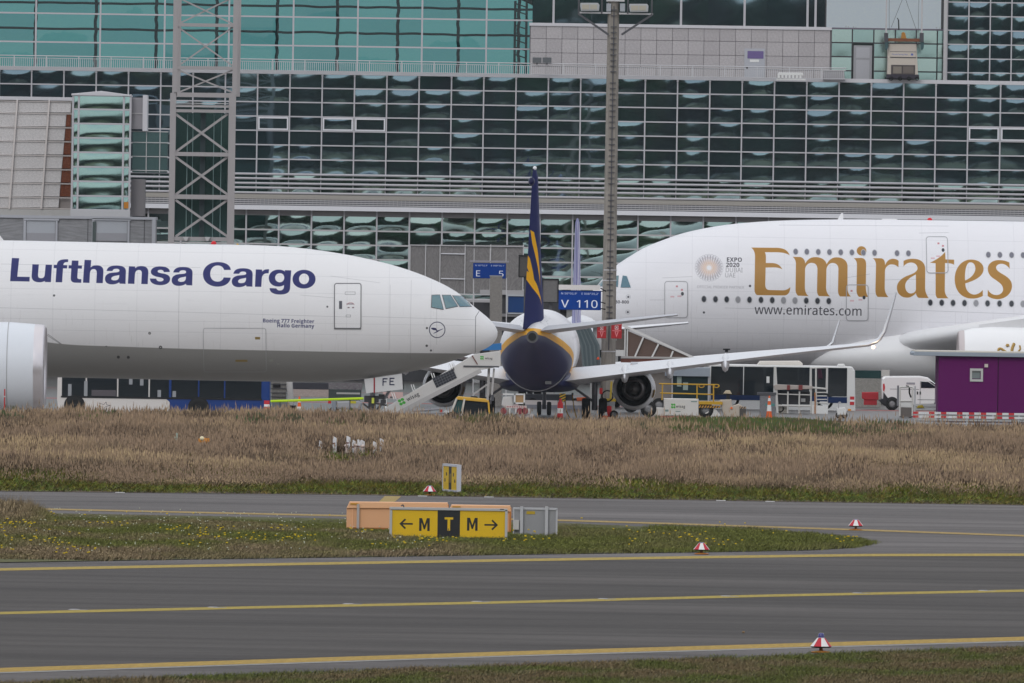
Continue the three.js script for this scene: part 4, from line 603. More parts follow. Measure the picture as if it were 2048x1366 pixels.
// ---------- double-deck airliner at right ----------
{
  const s = 34.5, ratio = 0.86, hh0 = 4.3, zc = -F / s - hh0 * ratio, far = W(2560, 600, s)[0], tip = W(1157, 641, s)[0];
  const top = [[1157, 641], [1157.6, 634], [1160, 625], [1167, 609], [1180, 589], [1193, 574], [1207, 557], [1219, 544], [1232, 532], [1261, 512.5], [1289, 496], [1331.5, 478.5], [1365, 467], [1400, 458.6], [1440, 451.5], [1480, 446.5], [1560, 441], [1650, 438.8], [1750, 438.5], [2048, 442.5], [2600, 451]];
  const bot = [[1157, 641], [1157.8, 648], [1161, 656], [1170, 667], [1186, 680], [1215, 697], [1260, 711], [1320, 723], [1400, 731], [1500, 735.5], [1600, 737], [1750, 738], [2048, 742.5], [2600, 751]];
  const h = sideFuselage({ s, top, bot, tipX: tip, dir: 1, far, ratio, zc });
  const X0 = W(1150, 600, s)[0], X1 = W(2090, 600, s)[0], Y0 = 1.6, Y1 = 11, uvf = liveryUV(X0, X1, Y0, Y1);
  const T = thing('double_deck_airliner', 'huge white double-deck airliner with gold lettering, nose pointing left', 'airplane', [W(1700, 700, s)[0], 0, zc]);
  const gold = '#b0823e';
  const tex = livery(2048, 712, s, X0, X1, Y0, Y1, (c) => {
    c.fillStyle = '#ecebee'; c.fillRect(1000, 300, 1500, 700); grime(c, 1200, 470, 2090, 720, 420, 0.014); c.strokeStyle = 'rgba(80,80,86,0.12)'; c.lineWidth = 0.7; for (let x = 1290; x < 2090; x += 92) { c.beginPath(); c.moveTo(x + 4, 440); c.lineTo(x, 745); c.stroke(); } for (const y of [476, 530, 585, 640, 668, 700]) { c.beginPath(); c.moveTo(1240, y - 6); c.lineTo(2090, y + 8); c.stroke(); } for (let i = 0; i < 110; i++) { c.fillStyle = `rgba(96,90,86,${0.03 + 0.05 * rnd()})`; c.fillRect(rr(1260, 2090), rr(600, 730), rr(0.6, 1.6), rr(5, 30)); }
    pathsAt(c, 1490, 480, 10.24, ['M133 155 L660 160 C790 165 880 200 920 315 C850 265 760 250 600 250 L410 250 C430 280 435 330 432 400 L430 470 L560 472 C660 478 720 510 768 603 C700 565 640 560 560 562 L425 563 L415 900 C412 980 440 1022 500 1025 L780 1030 C840 1030 880 1010 928 965 C925 1070 880 1130 810 1135 L250 1130 C205 1110 190 1050 195 960 L210 330 C208 250 185 195 133 155 Z', 'M980 345 L1130 348 C1190 355 1228 400 1237 485 C1280 400 1350 350 1440 350 C1560 350 1655 400 1675 500 C1720 405 1790 355 1880 355 C2010 355 2100 420 2103 540 L2098 980 C2098 1060 2120 1110 2168 1158 L1945 1155 C1910 1120 1900 1060 1905 980 L1915 590 C1915 520 1870 470 1790 470 C1720 475 1672 540 1668 620 L1660 980 C1665 1060 1690 1110 1738 1155 L1515 1148 C1480 1115 1470 1060 1475 980 L1485 590 C1480 510 1440 468 1360 468 C1290 472 1240 530 1232 600 L1225 960 C1228 1050 1250 1105 1300 1148 L1085 1140 C1045 1105 1030 1050 1035 970 L1045 480 C1042 420 1020 375 980 345 Z'], gold);
    pathsAt(c, 1680, 480, 10.24, ['M285 372 L440 368 C505 372 540 420 538 500 L528 960 C530 1060 545 1115 580 1165 L390 1165 C350 1130 335 1080 338 1000 L350 500 C348 440 325 400 285 372 Z', 'M447 128 C500 128 545 170 545 222 C545 275 500 318 447 318 C395 318 350 275 350 222 C350 170 395 128 447 128 Z', 'M675 372 L850 375 C905 385 925 430 928 520 C960 430 1020 382 1100 385 C1150 390 1190 405 1205 435 L1200 560 C1150 510 1090 490 1020 505 C960 530 925 570 922 650 L915 980 C918 1060 940 1110 990 1170 L770 1165 C735 1130 722 1080 725 1000 L740 500 C735 440 715 400 675 372 Z', 'M1305 430 C1360 395 1430 385 1500 385 C1640 385 1740 450 1748 580 L1742 980 C1745 1060 1765 1110 1815 1190 L1610 1185 C1575 1160 1560 1130 1555 1085 C1500 1150 1430 1185 1360 1180 C1240 1175 1165 1090 1165 970 C1170 850 1280 770 1400 725 C1500 690 1590 650 1590 575 C1585 500 1520 455 1440 462 C1380 470 1330 500 1305 545 Z M1555 705 C1450 760 1345 820 1335 930 C1330 1020 1380 1095 1450 1095 C1520 1090 1555 1060 1555 990 Z'], gold);
    pathsAt(c, 1850, 500, 10.343, ['M105 262 C230 210 340 140 425 40 L428 195 L608 200 L605 305 C560 280 520 272 418 270 L408 820 C410 900 430 950 485 1000 L260 998 C225 970 215 920 218 840 L222 275 Z', 'M1195 825 L1195 950 C1130 985 1060 1005 970 1005 C760 1000 612 850 615 600 C620 360 770 198 960 197 C1110 200 1215 280 1215 390 C1210 560 1000 640 835 690 C830 830 920 925 1030 922 C1100 915 1150 880 1195 825 Z M830 630 C820 450 850 260 940 255 C1000 250 1045 300 1045 390 C1035 500 940 590 830 630 Z', 'M1750 260 L1755 390 C1700 310 1640 285 1580 285 C1510 290 1465 330 1475 380 C1495 450 1600 490 1680 545 C1770 610 1800 670 1800 750 C1795 900 1660 1018 1500 1018 C1430 1015 1350 995 1295 950 L1298 820 C1340 890 1400 935 1480 932 C1560 930 1620 880 1615 800 C1605 710 1530 670 1450 610 C1350 550 1300 480 1302 380 C1310 270 1420 208 1540 208 C1620 210 1690 225 1750 260 Z'], gold);
    c.save(); c.translate(1509, 627.5); c.rotate(0.017); c.fillStyle = '#2b2a33'; c.font = '25.5px sans-serif'; c.scale(216 / c.measureText('www.emirates.com').width, 1); c.fillText('www.emirates.com', 0, 0); c.restore();
    c.save(); c.translate(1451, 523); c.rotate(0.015); c.fillStyle = '#3a3942'; c.font = 'bold 12.5px sans-serif'; c.fillText('EXPO', 2, 0); c.fillText('2020', 1, 10.6); c.fillStyle = '#a7a5a9'; c.font = '12px sans-serif'; c.fillText('DUBAI', 0, 21.4); c.fillText('UAE', -1, 32); c.restore();
    c.save(); c.translate(1394, 574); c.rotate(0.015); c.fillStyle = '#b6b4b8'; c.font = '7.4px sans-serif'; c.fillText('OFFICIAL PREMIER PARTNER', 0, 2); c.restore();
    c.save(); c.translate(1229, 607.5); c.rotate(0.015); c.fillStyle = '#45444a'; c.font = 'bold 9px sans-serif'; c.fillText('A380-800', -9, 0); c.restore();
    // rosette of interlaced rings
    c.lineWidth = 0.55; for (let k = 0; k < 7; k++) { const R = 7.5 + k * 2.9, n = 16 + k * 2; c.strokeStyle = k < 3 ? 'rgba(205,150,105,0.6)' : k < 5 ? 'rgba(160,130,122,0.55)' : 'rgba(115,110,120,0.6)'; for (let i = 0; i < n; i++) { const a = (i + (k & 1) * 0.5) / n * 6.2832; c.beginPath(); c.arc(1418.5 + Math.cos(a) * R, 535.5 + Math.sin(a) * R * 0.95, 2.1 + k * 0.22, 0, 7); c.stroke(); } }
    c.strokeStyle = 'rgba(80,80,86,0.3)'; c.lineWidth = 0.8; for (const [a, b, d, e] of [[1325, 556, 1385, 553], [1450, 616, 1690, 622], [1735, 617, 2090, 630], [1840, 466, 1900, 465], [1300, 600, 1328, 600], [1560, 450, 1900, 452], [1770, 560, 1850, 558], [1690, 556, 1740, 548]]) { c.beginPath(); c.moveTo(a, b); c.lineTo(d, e); c.stroke(); }
    c.fillStyle = '#c9878c'; for (const [x, y] of [[1352, 571], [1362, 578], [1701, 580], [1876, 485], [1885, 490]]) c.fillRect(x, y, 4, 3.5); c.fillStyle = 'rgba(220,175,180,0.8)'; for (const [x, y] of [[1341, 592], [1355, 591], [1700, 600], [1717, 598], [1862, 515], [1873, 511]]) c.fillRect(x, y, 8, 3);
    c.fillStyle = '#4a4a50'; for (const [x, y, r] of [[1257, 594, 2.2], [1256, 624.5, 2.2], [1500, 572, 2.4], [1408, 625, 2.2], [1258, 640, 1.8]]) { c.beginPath(); c.arc(x, y, r, 0, 7); c.fill(); }
    c.strokeStyle = 'rgba(120,120,125,0.5)'; for (const [x, y] of [[1257, 594], [1256, 624.5]]) { c.beginPath(); c.arc(x, y, 4.4, 0, 7); c.stroke(); }
    c.fillStyle = '#2c2c30'; c.fillRect(1447, 698, 14, 2.5); c.fillRect(1451, 700.5, 6, 4);
  });
  const paint = MP([0.93, 0.93, 0.94], { ...hullPaint, map: tex }), plain = MP([0.80, 0.80, 0.81], hullPaint), belly = MP([0.62, 0.62, 0.63], { ...hullPaint, roughness: 0.3 });
  part(T, 'fuselage', ringBody(h.list, 72, 'x', zc, uvf), paint);
  for (const [x0, y0, x1, y1, wx, wy] of [[1329, 562, 1376, 636, 1365, 587.5], [1692, 569, 1737, 642, 1728, 595], [1853, 472.5, 1897, 546.5, 1887, 500]]) { const d = part(T, 'door', quadPatch(h, s, [[x0 + 1.5, y0 + 1.5], [x1 - 1.5, y0 + 2], [x1 - 1.5, y1 - 1], [x0 + 1.5, y1 - 1.5]], 0.02, 6, 12, uvf), paint); part(d, 'door_frame', ringPatch(h, s, x0, y0, x1, y1, 6.5, 1.5, 0.03), sealLight); part(d, 'door_window', discPatch(h, s, wx, wy, 3, 3.8, 0.03), winGlass); }
  const main = [1408, 1431, 1453.5, 1476, 1499, 1522, 1544.5, 1567, 1590, 1612.5, 1635, 1657.5].map((x) => [x, 598 + (x - 1408) * 0.0165]).concat([1860.6, 1883.4, 1906, 1929, 1952, 1975, 1999, 2023, 2046, 2069].map((x) => [x, 605.2 + (x - 1860) * 0.014]));
  const upper = [1591.8, 1614.2, 1637, 1659.4, 1682, 1704.4, 1727.4, 1749.7, 1794.7, 1817.5].map((x) => [x, 503 + (x - 1592) * 0.0155]).concat([1977.4, 2000.5, 2024, 2047, 2070].map((x) => [x, 509.3 + (x - 1977) * 0.014]));
  main.forEach(([x, y], i) => { const w = part(T, 'cabin_window', discPatch(h, s, x, y, 4.3, 5.9, 0.03), [3, 7, 8].includes(i % 13) ? winBlind : winGlass); part(w, 'window_rim', discPatch(h, s, x, y, 5.6, 7.2, 0.018), M([0.5, 0.5, 0.52], 0.4)); });
  upper.forEach(([x, y], i) => { const w = part(T, 'cabin_window', discPatch(h, s, x, y, 4.2, 5.4, 0.03), M([0.19, 0.19, 0.225], 0.3)); part(w, 'window_rim', discPatch(h, s, x, y, 5.2, 6.5, 0.018), M([0.5, 0.5, 0.52], 0.4)); });
  for (const q of [[[1246, 551], [1254, 552], [1262, 575], [1241.5, 575]], [[1229, 552], [1238, 551], [1236, 574], [1229, 573]], [[1206, 561], [1225, 553], [1225, 573], [1194, 573]]]) part(T, 'cockpit_window', quadPatch(h, s, q, 0.035), cockpitGlass);
  part(T, 'beacon', new THREE.SphereGeometry(0.16, 10, 8).translate(...W(1864, 440.5, s).slice(0, 2), zc), M([0.6, 0.02, 0.03], 0.3));
  part(T, 'antenna', pex([[1678, 439.5], [1686, 426], [1690, 426], [1690, 439.5]], s, 0.08, 0.01, -3.7), plain); part(T, 'antenna_fairing', pex([[1765, 439.5], [1770, 437.2], [1795, 437.5], [1802, 440]], s, 0.5, 0.03, -3.4), plain);
  // wing-body fairing: a swelling low on the side that grows aft
  const fb = [], fw = curve([[1600, 0.6], [1640, 2.0], [1690, 3.05], [1740, 3.5], [1800, 3.85], [1860, 4.05], [1950, 4.15], [2600, 4.15]]), fh = curve([[1600, 0.4], [1660, 1.1], [1740, 1.7], [1850, 2.1], [2600, 2.2]]), fc = curve([[1600, 2.5], [1700, 2.75], [1850, 2.9], [2600, 2.9]]);
  for (let i = 0; i <= 60; i++) { const px = 1600 + 960 * i / 60, x = W(px, 712, s)[0]; fb.push({ a: x, yt: fc(px) + fh(px), yb: fc(px) - fh(px), hw: fw(px) }); }
  part(T, 'belly_fairing', ringBody(fb, 56, 'x', zc, () => [0, 0]), plain);
  // near wing, swept aft and towards the viewer
  const wing = (tn) => { const sp = 40 * tn, zz = zc + 3.2 + sp, le = W(1790, 690, s)[0] + sp * 0.72, ch = 17.5 * (1 - tn) + 3.9 * tn + (tn < 0.3 ? 0 : 0), y = 3.55 + sp * 0.138, th = ch * (0.135 - 0.04 * tn); return { zz, le, ch, y, th }; };
  const af = (u) => { const th = (t) => 5 * (0.2969 * Math.sqrt(t) - 0.126 * t - 0.3516 * t * t + 0.2843 * t ** 3 - 0.1036 * t ** 4); const t = u < 0.5 ? 1 - 2 * u : 2 * u - 1, x = 0.5 - 0.5 * Math.cos(t * Math.PI); return [x, (u < 0.5 ? 1 : -0.75) * th(x)]; };
  part(T, 'wing', grid(40, 24, (u, v) => { const w = wing(v), [x, y] = af(u); return [w.le + x * w.ch, w.y + y * w.th - x * 0.05 * w.ch, w.zz]; }), plain);
  // inboard engine
  const wz = wing(14.5 / 40), se = 35.4, ez = zc + 17.8, xF = W(1915, 680, -F / ez)[0], ey = W(1960, 724, -F / ez)[1], R = 2.02;
  const lathe = (pr) => { const g = new THREE.LatheGeometry(pr.map((p) => new THREE.Vector2(p[0], p[1])), 48); g.rotateZ(-Math.PI / 2); g.translate(xF, ey, ez); return g; };
  const ntex = canvasTex(512, 512, (c) => { c.fillStyle = '#f1f1f3'; c.fillRect(0, 0, 512, 512); });
  const nac = part(T, 'engine_nacelle', lathe([[1.78, 0.35], [R * 0.95, 0.9], [R, 1.9], [R, 3.8], [R * 0.93, 5], [R * 0.8, 6]]), MP([0.86, 0.86, 0.87], hullPaint), 'white engine nacelle'); part(nac, 'inlet_lip', lathe([[1.45, 0.5], [1.52, 0.12], [1.66, 0], [1.76, 0.1], [1.79, 0.36]]), M([0.58, 0.52, 0.52], 0.5, 0.1)); part(nac, 'fan', lathe([[0.02, 0.6], [0.45, 0.9], [1.45, 1.0]]), blackM);
  part(T, 'pylon', grid(8, 6, (u, v) => { const x = xF + 1.2 + 6.5 * u, w = 0.35 * Math.sin(Math.PI * Math.min(1, u + 0.12)); return [x, ey + R * 0.85 + (0.4 + 1.0 * u) * v, ez + w * (1 - v * 0.3)]; }), belly);
  // gold script on the nacelle: short raised strokes
  const sc = (pts, r) => { const cc = new THREE.CatmullRomCurve3(pts.map(([px, py]) => { const w = W(px, py, -F / (ez + 1.6)); const k = clamp((w[1] - ey) / R, -1, 1); return new THREE.Vector3(w[0], w[1], ez + R * Math.sqrt(1 - k * k) + 0.015); })); return new THREE.TubeGeometry(cc, 20, r, 5); };
  part(nac, 'gold_script', [sc([[1996, 705], [1997, 698], [2001, 697], [2006, 700], [2012, 704]], 0.07), sc([[2013, 693], [2015, 690], [2016, 693]], 0.09), sc([[2023, 704], [2024, 697], [2028, 687]], 0.09), sc([[2036, 703], [2040, 698], [2039, 691]], 0.05)], M([0.45, 0.28, 0.08], 0.5));
  part(T, 'wing_light', pb(1863, 668, 1867, 688, s, 0.1, 1.2), sealM);
  for (const x of [1960, 2200]) part(T, 'main_gear', [tube([W(x, 700, s)[0], 0.7, zc], [W(x, 700, s)[0], 2.6, zc], 0.25, 10), wheel([W(x, 700, s)[0] - 0.9, 0.7, zc + 2], 0.7, 0.5)[0], wheel([W(x, 700, s)[0] + 0.9, 0.7, zc + 2], 0.7, 0.5)[0]], rubber);
  part(T, 'nose_gear', [tube([W(1285, 700, s)[0], 0.6, zc], [W(1285, 700, s)[0], 3.3, zc], 0.15, 10), wheel([W(1285, 700, s)[0], 0.63, zc + 0.4], 0.63, 0.4)[0], wheel([W(1285, 700, s)[0], 0.63, zc - 0.4], 0.63, 0.4)[0]], rubber);
}
// ---------- twin-jets seen from the tail; local frame: tail end at z = 0, nose to -z ----------
function twinJet(T, o) {
  const uvS = (x, y, z) => [-z / o.len, y / 14];
  const st = []; for (let i = 0; i <= 70; i++) { const t = i / 70, z = -o.len * t * t * (3 - 2 * t) * 0.5 - o.len * 0.5 * t; st.push({ a: z, yt: o.top(-z), yb: o.bot(-z), hw: o.hw(-z) }); }
  const body = part(T, 'fuselage', ringBody(st, 56, 'z', 0, uvS), o.paint);
  part(T, 'tail_cone', new THREE.CylinderGeometry(o.tc, o.tc * 0.85, 0.12, 20).rotateX(Math.PI / 2).translate(0, o.tcy, 0.05), o.tcM ?? M([0.11, 0.11, 0.115], 0.6, 0.2)); part(T, 'exhaust', new THREE.CylinderGeometry(o.tc * 0.66, o.tc * 0.66, 0.05, 20).rotateX(Math.PI / 2).translate(0, o.tcy, 0.12), blackM);
  const sym = (t) => 5 * (0.2969 * Math.sqrt(t) - 0.126 * t - 0.3516 * t * t + 0.2843 * t ** 3 - 0.1036 * t ** 4);
  // swept surface: stations [[span, y, zLE, chord, thick]], axis 'y' for the fin
  const surf = (sta, side, fin) => grid(36, 20, (u, v) => {
    const k = v * (sta.length - 1), i = Math.min(sta.length - 2, Math.floor(k)), f = k - i, q = sta[i].map((a, j) => a + (sta[i + 1][j] - a) * f);
    const t = Math.abs(2 * u - 1), x = 0.5 - 0.5 * Math.cos(t * Math.PI), th = (u < 0.5 ? 1 : -1) * sym(x) * q[4], z = q[2] + x * q[3];
    return fin ? [th + q[0] - (o.rudder ?? 0) * Math.max(0, x - 0.62) / 0.38 * q[3] / 6, q[1], z, (z + 12) / 14, q[1] / 14] : [side * (q[0] - th * (sta[i + 1][1] - sta[i][1]) / Math.hypot(sta[i + 1][0] - sta[i][0], sta[i + 1][1] - sta[i][1])), q[1] + th * (sta[i + 1][0] - sta[i][0]) / Math.hypot(sta[i + 1][0] - sta[i][0], sta[i + 1][1] - sta[i][1]) - x * q[3] * (q[5] ?? 0), z];
  });
  const fin = part(T, 'fin', surf(o.fin, 1, true), o.finPaint);
  for (const sd of [-1, 1]) { part(T, 'tailplane', surf(o.stab, sd), o.grey); const w = part(T, 'wing', surf(o.wing, sd), o.wingM);
    for (const [fx, fy, fz, fl] of o.flapTracks ?? []) part(w, 'flap_track_fairing', new THREE.ConeGeometry(0.26, fl, 10).scale(0.85, 1, 1.9).rotateX(Math.PI / 2 + 0.12).translate(sd * fx, fy, fz), o.wingM);
    const e = o.engine; if (e) { const L = (pr) => new THREE.LatheGeometry(pr.map((p) => new THREE.Vector2(p[0], p[1])), 36).rotateX(Math.PI / 2).translate(sd * e.x, e.y, e.z);
      const n = part(T, 'engine_nacelle', L([[0.78, -3.3], [0.95, -3.5], [1.02, -3.2], [1.1, -2], [1.08, -0.9], [0.93, 0.0], [0.90, 0.0], [0.86, -0.5]]), o.nacM); part(n, 'bypass_duct', L([[0.88, -0.35], [0.72, -0.6], [0.62, -0.3], [0.6, 0.4]]), blackM); part(n, 'core_cowl', L([[0.62, -0.3], [0.55, 0.6], [0.46, 1.0], [0.4, 0.95], [0.3, 0.6]]), M([0.11, 0.10, 0.10], 0.45, 0.7)); part(n, 'exhaust_plug', L([[0.32, 0.6], [0.2, 1.1], [0.01, 1.5]]), M([0.10, 0.09, 0.085], 0.5, 0.7)); part(n, 'paint_stripe', new THREE.CylinderGeometry(1.085, 1.0, 0.5, 24, 1, true, 1.15, 0.4).rotateX(Math.PI / 2).translate(sd * e.x, e.y, e.z - 0.5), yellowM);
      part(T, 'pylon', bx(sd * e.x - 0.18, sd * e.x + 0.18, e.y + 0.75, e.y + 1.35, e.z - 3, e.z + 0.6), o.grey); }
    const g = o.gear; if (g) { part(T, 'main_gear_strut', [tube([sd * g.x, 0.5, g.z], [sd * g.x, 2.4, g.z], 0.15, 10), tube([sd * g.x, 0.9, g.z], [sd * (g.x - 1.6), 2.0, g.z], 0.06, 8), tube([sd * g.x, 0.6, g.z + 0.1], [sd * g.x, 1.3, g.z + 0.5], 0.05, 8)], M([0.20, 0.20, 0.22], 0.5, 0.4)); for (const k of [-0.43, 0.43]) { const [ty, rim] = wheel([sd * g.x + k, 0.56, g.z], 0.56, 0.42, 'x'); const w2 = part(T, 'main_wheel', ty, rubber); part(w2, 'rim', rim, rimM); } }
  }
  if (o.noseGear) { part(T, 'nose_gear_strut', tube([0, 0.3, o.noseGear], [0, 2, o.noseGear], 0.1, 8), steelDark); for (const k of [-0.26, 0.26]) part(T, 'nose_wheel', wheel([k, 0.35, o.noseGear], 0.35, 0.22, 'x')[0], rubber); }
  return { body, fin };
}
{
  const s = 40.5, b = W(1062, 848.6, s), T = thing('navy_tail_twinjet', 'white and navy twin-jet seen from behind with yellow harp on its tall fin', 'airplane', [b[0], 0, -F / s]); T.world = false; T.rotation.y = -0.021;
  const tex = canvasTex(2048, 1024, (c, w, h) => {   // side view, tail at left, u = metres/39.5, v = y/14
    const X = (m) => m / 39.5 * w, Y = (y) => h - y / 14 * h; c.fillStyle = '#eeedef'; c.fillRect(0, 0, w, h);
    const edge = [[0, 4.62], [2, 4.5], [5, 4.12], [8, 3.72], [11, 3.35], [14, 2.9], [18, 2.5], [39.5, 2.4]];
    const area = (off, col) => { c.fillStyle = col; c.beginPath(); c.moveTo(0, h); edge.forEach(([m, y]) => c.lineTo(X(m), Y(y + off))); c.lineTo(w, h); c.fill(); };
    area(0.17, '#eaa91a'); area(-0.17, '#1a2050');
    c.fillStyle = '#d8d8da'; for (let m = 12; m < 33; m += 0.5) c.fillRect(X(m), Y(4.25), X(0.24), 9); c.fillStyle = 'rgba(70,70,80,0.35)'; for (const m of [3, 6.2, 9, 12, 16]) c.fillRect(X(m), Y(5.6), 2, Y(1) - Y(5.6));
    c.fillStyle = 'rgba(40,40,50,0.6)'; for (let i = 0; i < 22; i++) c.fillRect(X(rr(2.5, 8)), Y(rr(4.7, 5.4)), 6, 2);
  });
  const ftex = canvasTex(1024, 1024, (c, w, h) => {   // fin side: u = (z+12)/14, v = y/14
    const P = (z, y) => [(z + 12) / 14 * w, h - y / 14 * h]; c.fillStyle = '#171f58'; c.fillRect(0, 0, w, h); c.fillStyle = '#f0b014';
    const shape = (a) => { c.beginPath(); a.forEach((p, i) => (i ? c.lineTo(...P(...p)) : c.moveTo(...P(...p)))); c.closePath(); c.fill(); };
    shape([[-0.25, 9.6], [-0.8, 9.5], [-1.7, 8.5], [-2.3, 7.6], [-2.7, 6.75], [-2.2, 7.4], [-1.45, 8.2], [-0.7, 8.95]]); shape([[-0.3, 8.35], [-0.6, 8.2], [-1.2, 7.55], [-1.6, 7.0], [-1.0, 7.25], [-0.35, 7.75]]); shape([[-0.3, 7.6], [-0.9, 7.45], [-1.9, 6.95], [-2.8, 6.3], [-3.5, 5.85], [-2.5, 6.3], [-1.3, 6.75], [-0.4, 7.15]]);
  });
  const wingM = MP([0.72, 0.73, 0.76], hullPaint), grey = MP([0.50, 0.51, 0.55], hullPaint);
  const top = curve([[0, 4.62], [1, 4.8], [3, 5.12], [6, 5.4], [9, 5.52], [13, 5.55], [30, 5.55], [34, 5.35], [36.5, 4.75], [38.5, 3.9], [39.5, 3.0]]), bot = curve([[0, 4.05], [2, 3.7], [5, 3.0], [8, 2.25], [11, 1.68], [13.5, 1.5], [30, 1.5], [34, 1.55], [37, 1.9], [39, 2.4], [39.5, 2.9]]), hw = curve([[0, 0.24], [1.5, 0.5], [4, 1.0], [7, 1.5], [10, 1.8], [12.5, 1.88], [31, 1.88], [35, 1.5], [38, 0.8], [39.5, 0.05]]);
  const j = twinJet(T, { len: 39.5, rudder: 0.42, top, bot, hw, paint: MP([0.94, 0.94, 0.945], { ...hullPaint, clearcoat: 0, specularIntensity: 0.35, map: tex }), tc: 0.3, tcy: 4.33, grey, wingM, finPaint: MP([1, 1, 1], { roughness: 0.55, specularIntensity: 0.2, map: ftex }), nacM: MP([0.74, 0.74, 0.76], hullPaint),
    fin: [[0, 4.7, -7.6, 7.0, 0.95], [0, 5.6, -6.6, 6.0, 0.9], [0, 9, -3.9, 3.7, 0.55], [0, 12.2, -1.4, 1.7, 0.3], [0, 12.62, -0.9, 1.1, 0.12]],
    stab: [[0.35, 4.62, -5.4, 4.2, 0.42, 0.0], [2.5, 4.9, -4.2, 3.2, 0.34, 0], [5, 5.24, -2.8, 2.1, 0.24, 0], [7.15, 5.52, -1.6, 1.3, 0.12, 0]],
    wing: [[1.2, 2.15, -23.2, 8.2, 0.95, 0.02], [4.5, 2.62, -20.9, 5.8, 0.72, 0.03], [9, 3.2, -18.3, 3.9, 0.46, 0.03], [13, 3.68, -16.1, 2.6, 0.30, 0.02], [16.7, 4.1, -14.2, 1.5, 0.22, 0], [17.2, 4.3, -13.8, 1.35, 0.22, 0], [17.5, 4.75, -13.4, 1.2, 0.2, 0], [17.75, 5.6, -12.8, 0.9, 0.17, 0], [18.05, 6.75, -12.1, 0.5, 0.1, 0]],
    flapTracks: [[4.4, 2.3, -15.4, 1.9], [6.7, 2.55, -14.9, 2.0], [9.5, 2.95, -14.3, 1.9]], engine: { x: 4.85, y: 1.62, z: -18.2 }, gear: { x: 2.86, z: -18.6 }, noseGear: -34.8 });
  // wing-root fairing, tail bullet, fin-top light, wing-tip light
  const wf = []; for (let i = 0; i <= 24; i++) { const t = i / 24, k = Math.sin(Math.PI * t) ** 0.6; wf.push({ a: -13.5 - 12 * t, yt: 1.95 + 0.6 * k, yb: 1.95 - 0.58 * k, hw: 0.6 + 1.44 * k }); }
  part(T, 'belly_fairing', ringBody(wf, 32, 'z', 0, () => [0, 0], 0.55), MP([0.016, 0.02, 0.085], { roughness: 0.4, specularIntensity: 0.5 }));
  part(T, 'tail_seam', new THREE.TorusGeometry(1.72, 0.025, 6, 48, Math.PI).rotateZ(Math.PI).scale(1, 1.08, 1).translate(0, 3.38, -11.2), sealLight);
  part(T, 'fin_top_light', new THREE.SphereGeometry(0.1, 10, 8).translate(0, 12.66, 0.05), M([0.75, 0.77, 0.8], 0.25)); part(T, 'rudder_balance', new THREE.SphereGeometry(0.16, 10, 8).scale(1, 1.3, 1.5).translate(-0.15, 12.0, 0.1), navyM);
  part(T, 'position_light', new THREE.SphereGeometry(0.09, 10, 8).translate(16.95, 3.98, -12.5), new THREE.MeshStandardMaterial({ color: '#ffe9d0', emissive: new THREE.Color(1, 0.72, 0.45), emissiveIntensity: 5 }));
  part(T, 'drain_mast', bx(0.5, 0.8, 1.9, 2.05, -9.5, -9.2), greyM);
  const lp = new THREE.PointLight(new THREE.Color(1, 0.75, 0.5), 3, 12, 2); lp.position.set(16.95, 3.98, -12.35); lp.castShadow = true; lp.name = 'wing_tip_lamp'; T.add(lp);
}
{
  const s = 37.2, b = W(1149, 830, s), T = thing('striped_fin_jet', 'small white jet behind with a purple striped fin, mostly hidden by the navy twin-jet', 'airplane', [b[0], 0, -F / s]); T.world = false; T.rotation.y = -0.012;
  const ftex = canvasTex(256, 64, (c, w, h) => { c.fillStyle = '#8d8dc0'; c.fillRect(0, 0, w, h); for (let i = 0; i < 9; i++) { c.fillStyle = i % 2 ? '#d9d8ea' : '#7a79b4'; c.fillRect(150 + i * 11, 0, 6, h); } });
  const white = MP([0.80, 0.80, 0.82], hullPaint);
  const top = curve([[0, 4.3], [3, 4.75], [8, 5.0], [30, 5.0], [34, 4.3], [36, 3]]), bot = curve([[0, 3.8], [5, 2.6], [10, 1.7], [31, 1.65], [35, 2.1], [36, 2.9]]), hw = curve([[0, 0.2], [4, 0.9], [9, 1.45], [12, 1.5], [31, 1.5], [35, 0.8], [36, 0.05]]);
  twinJet(T, { len: 36, top, bot, hw, paint: white, tc: 0.25, tcy: 4.05, grey: white, wingM: white, finPaint: MP([1, 1, 1], { ...hullPaint, map: ftex }), nacM: white,
    fin: [[0, 4.5, -5.5, 5.2, 0.5], [0, 7.5, -3, 3.1, 0.38], [0, 10.1, -1.2, 1.7, 0.24], [0, 10.35, -0.8, 1.1, 0.1]],
    stab: [[0.3, 4.2, -4, 3.2, 0.3], [3, 4.5, -2.6, 2.1, 0.24], [6.04, 4.82, -1.1, 1.1, 0.12]],
    wing: [[1, 2.05, -20.5, 6, 0.7], [5, 2.55, -17.6, 3.8, 0.42], [10, 3.15, -14.6, 2.3, 0.25], [13.7, 3.55, -12.4, 1.4, 0.12], [14.0, 3.8, -12.2, 1.2, 0.16], [14.35, 5.05, -11.4, 0.5, 0.1]], gear: { x: 2.6, z: -18 } });
}
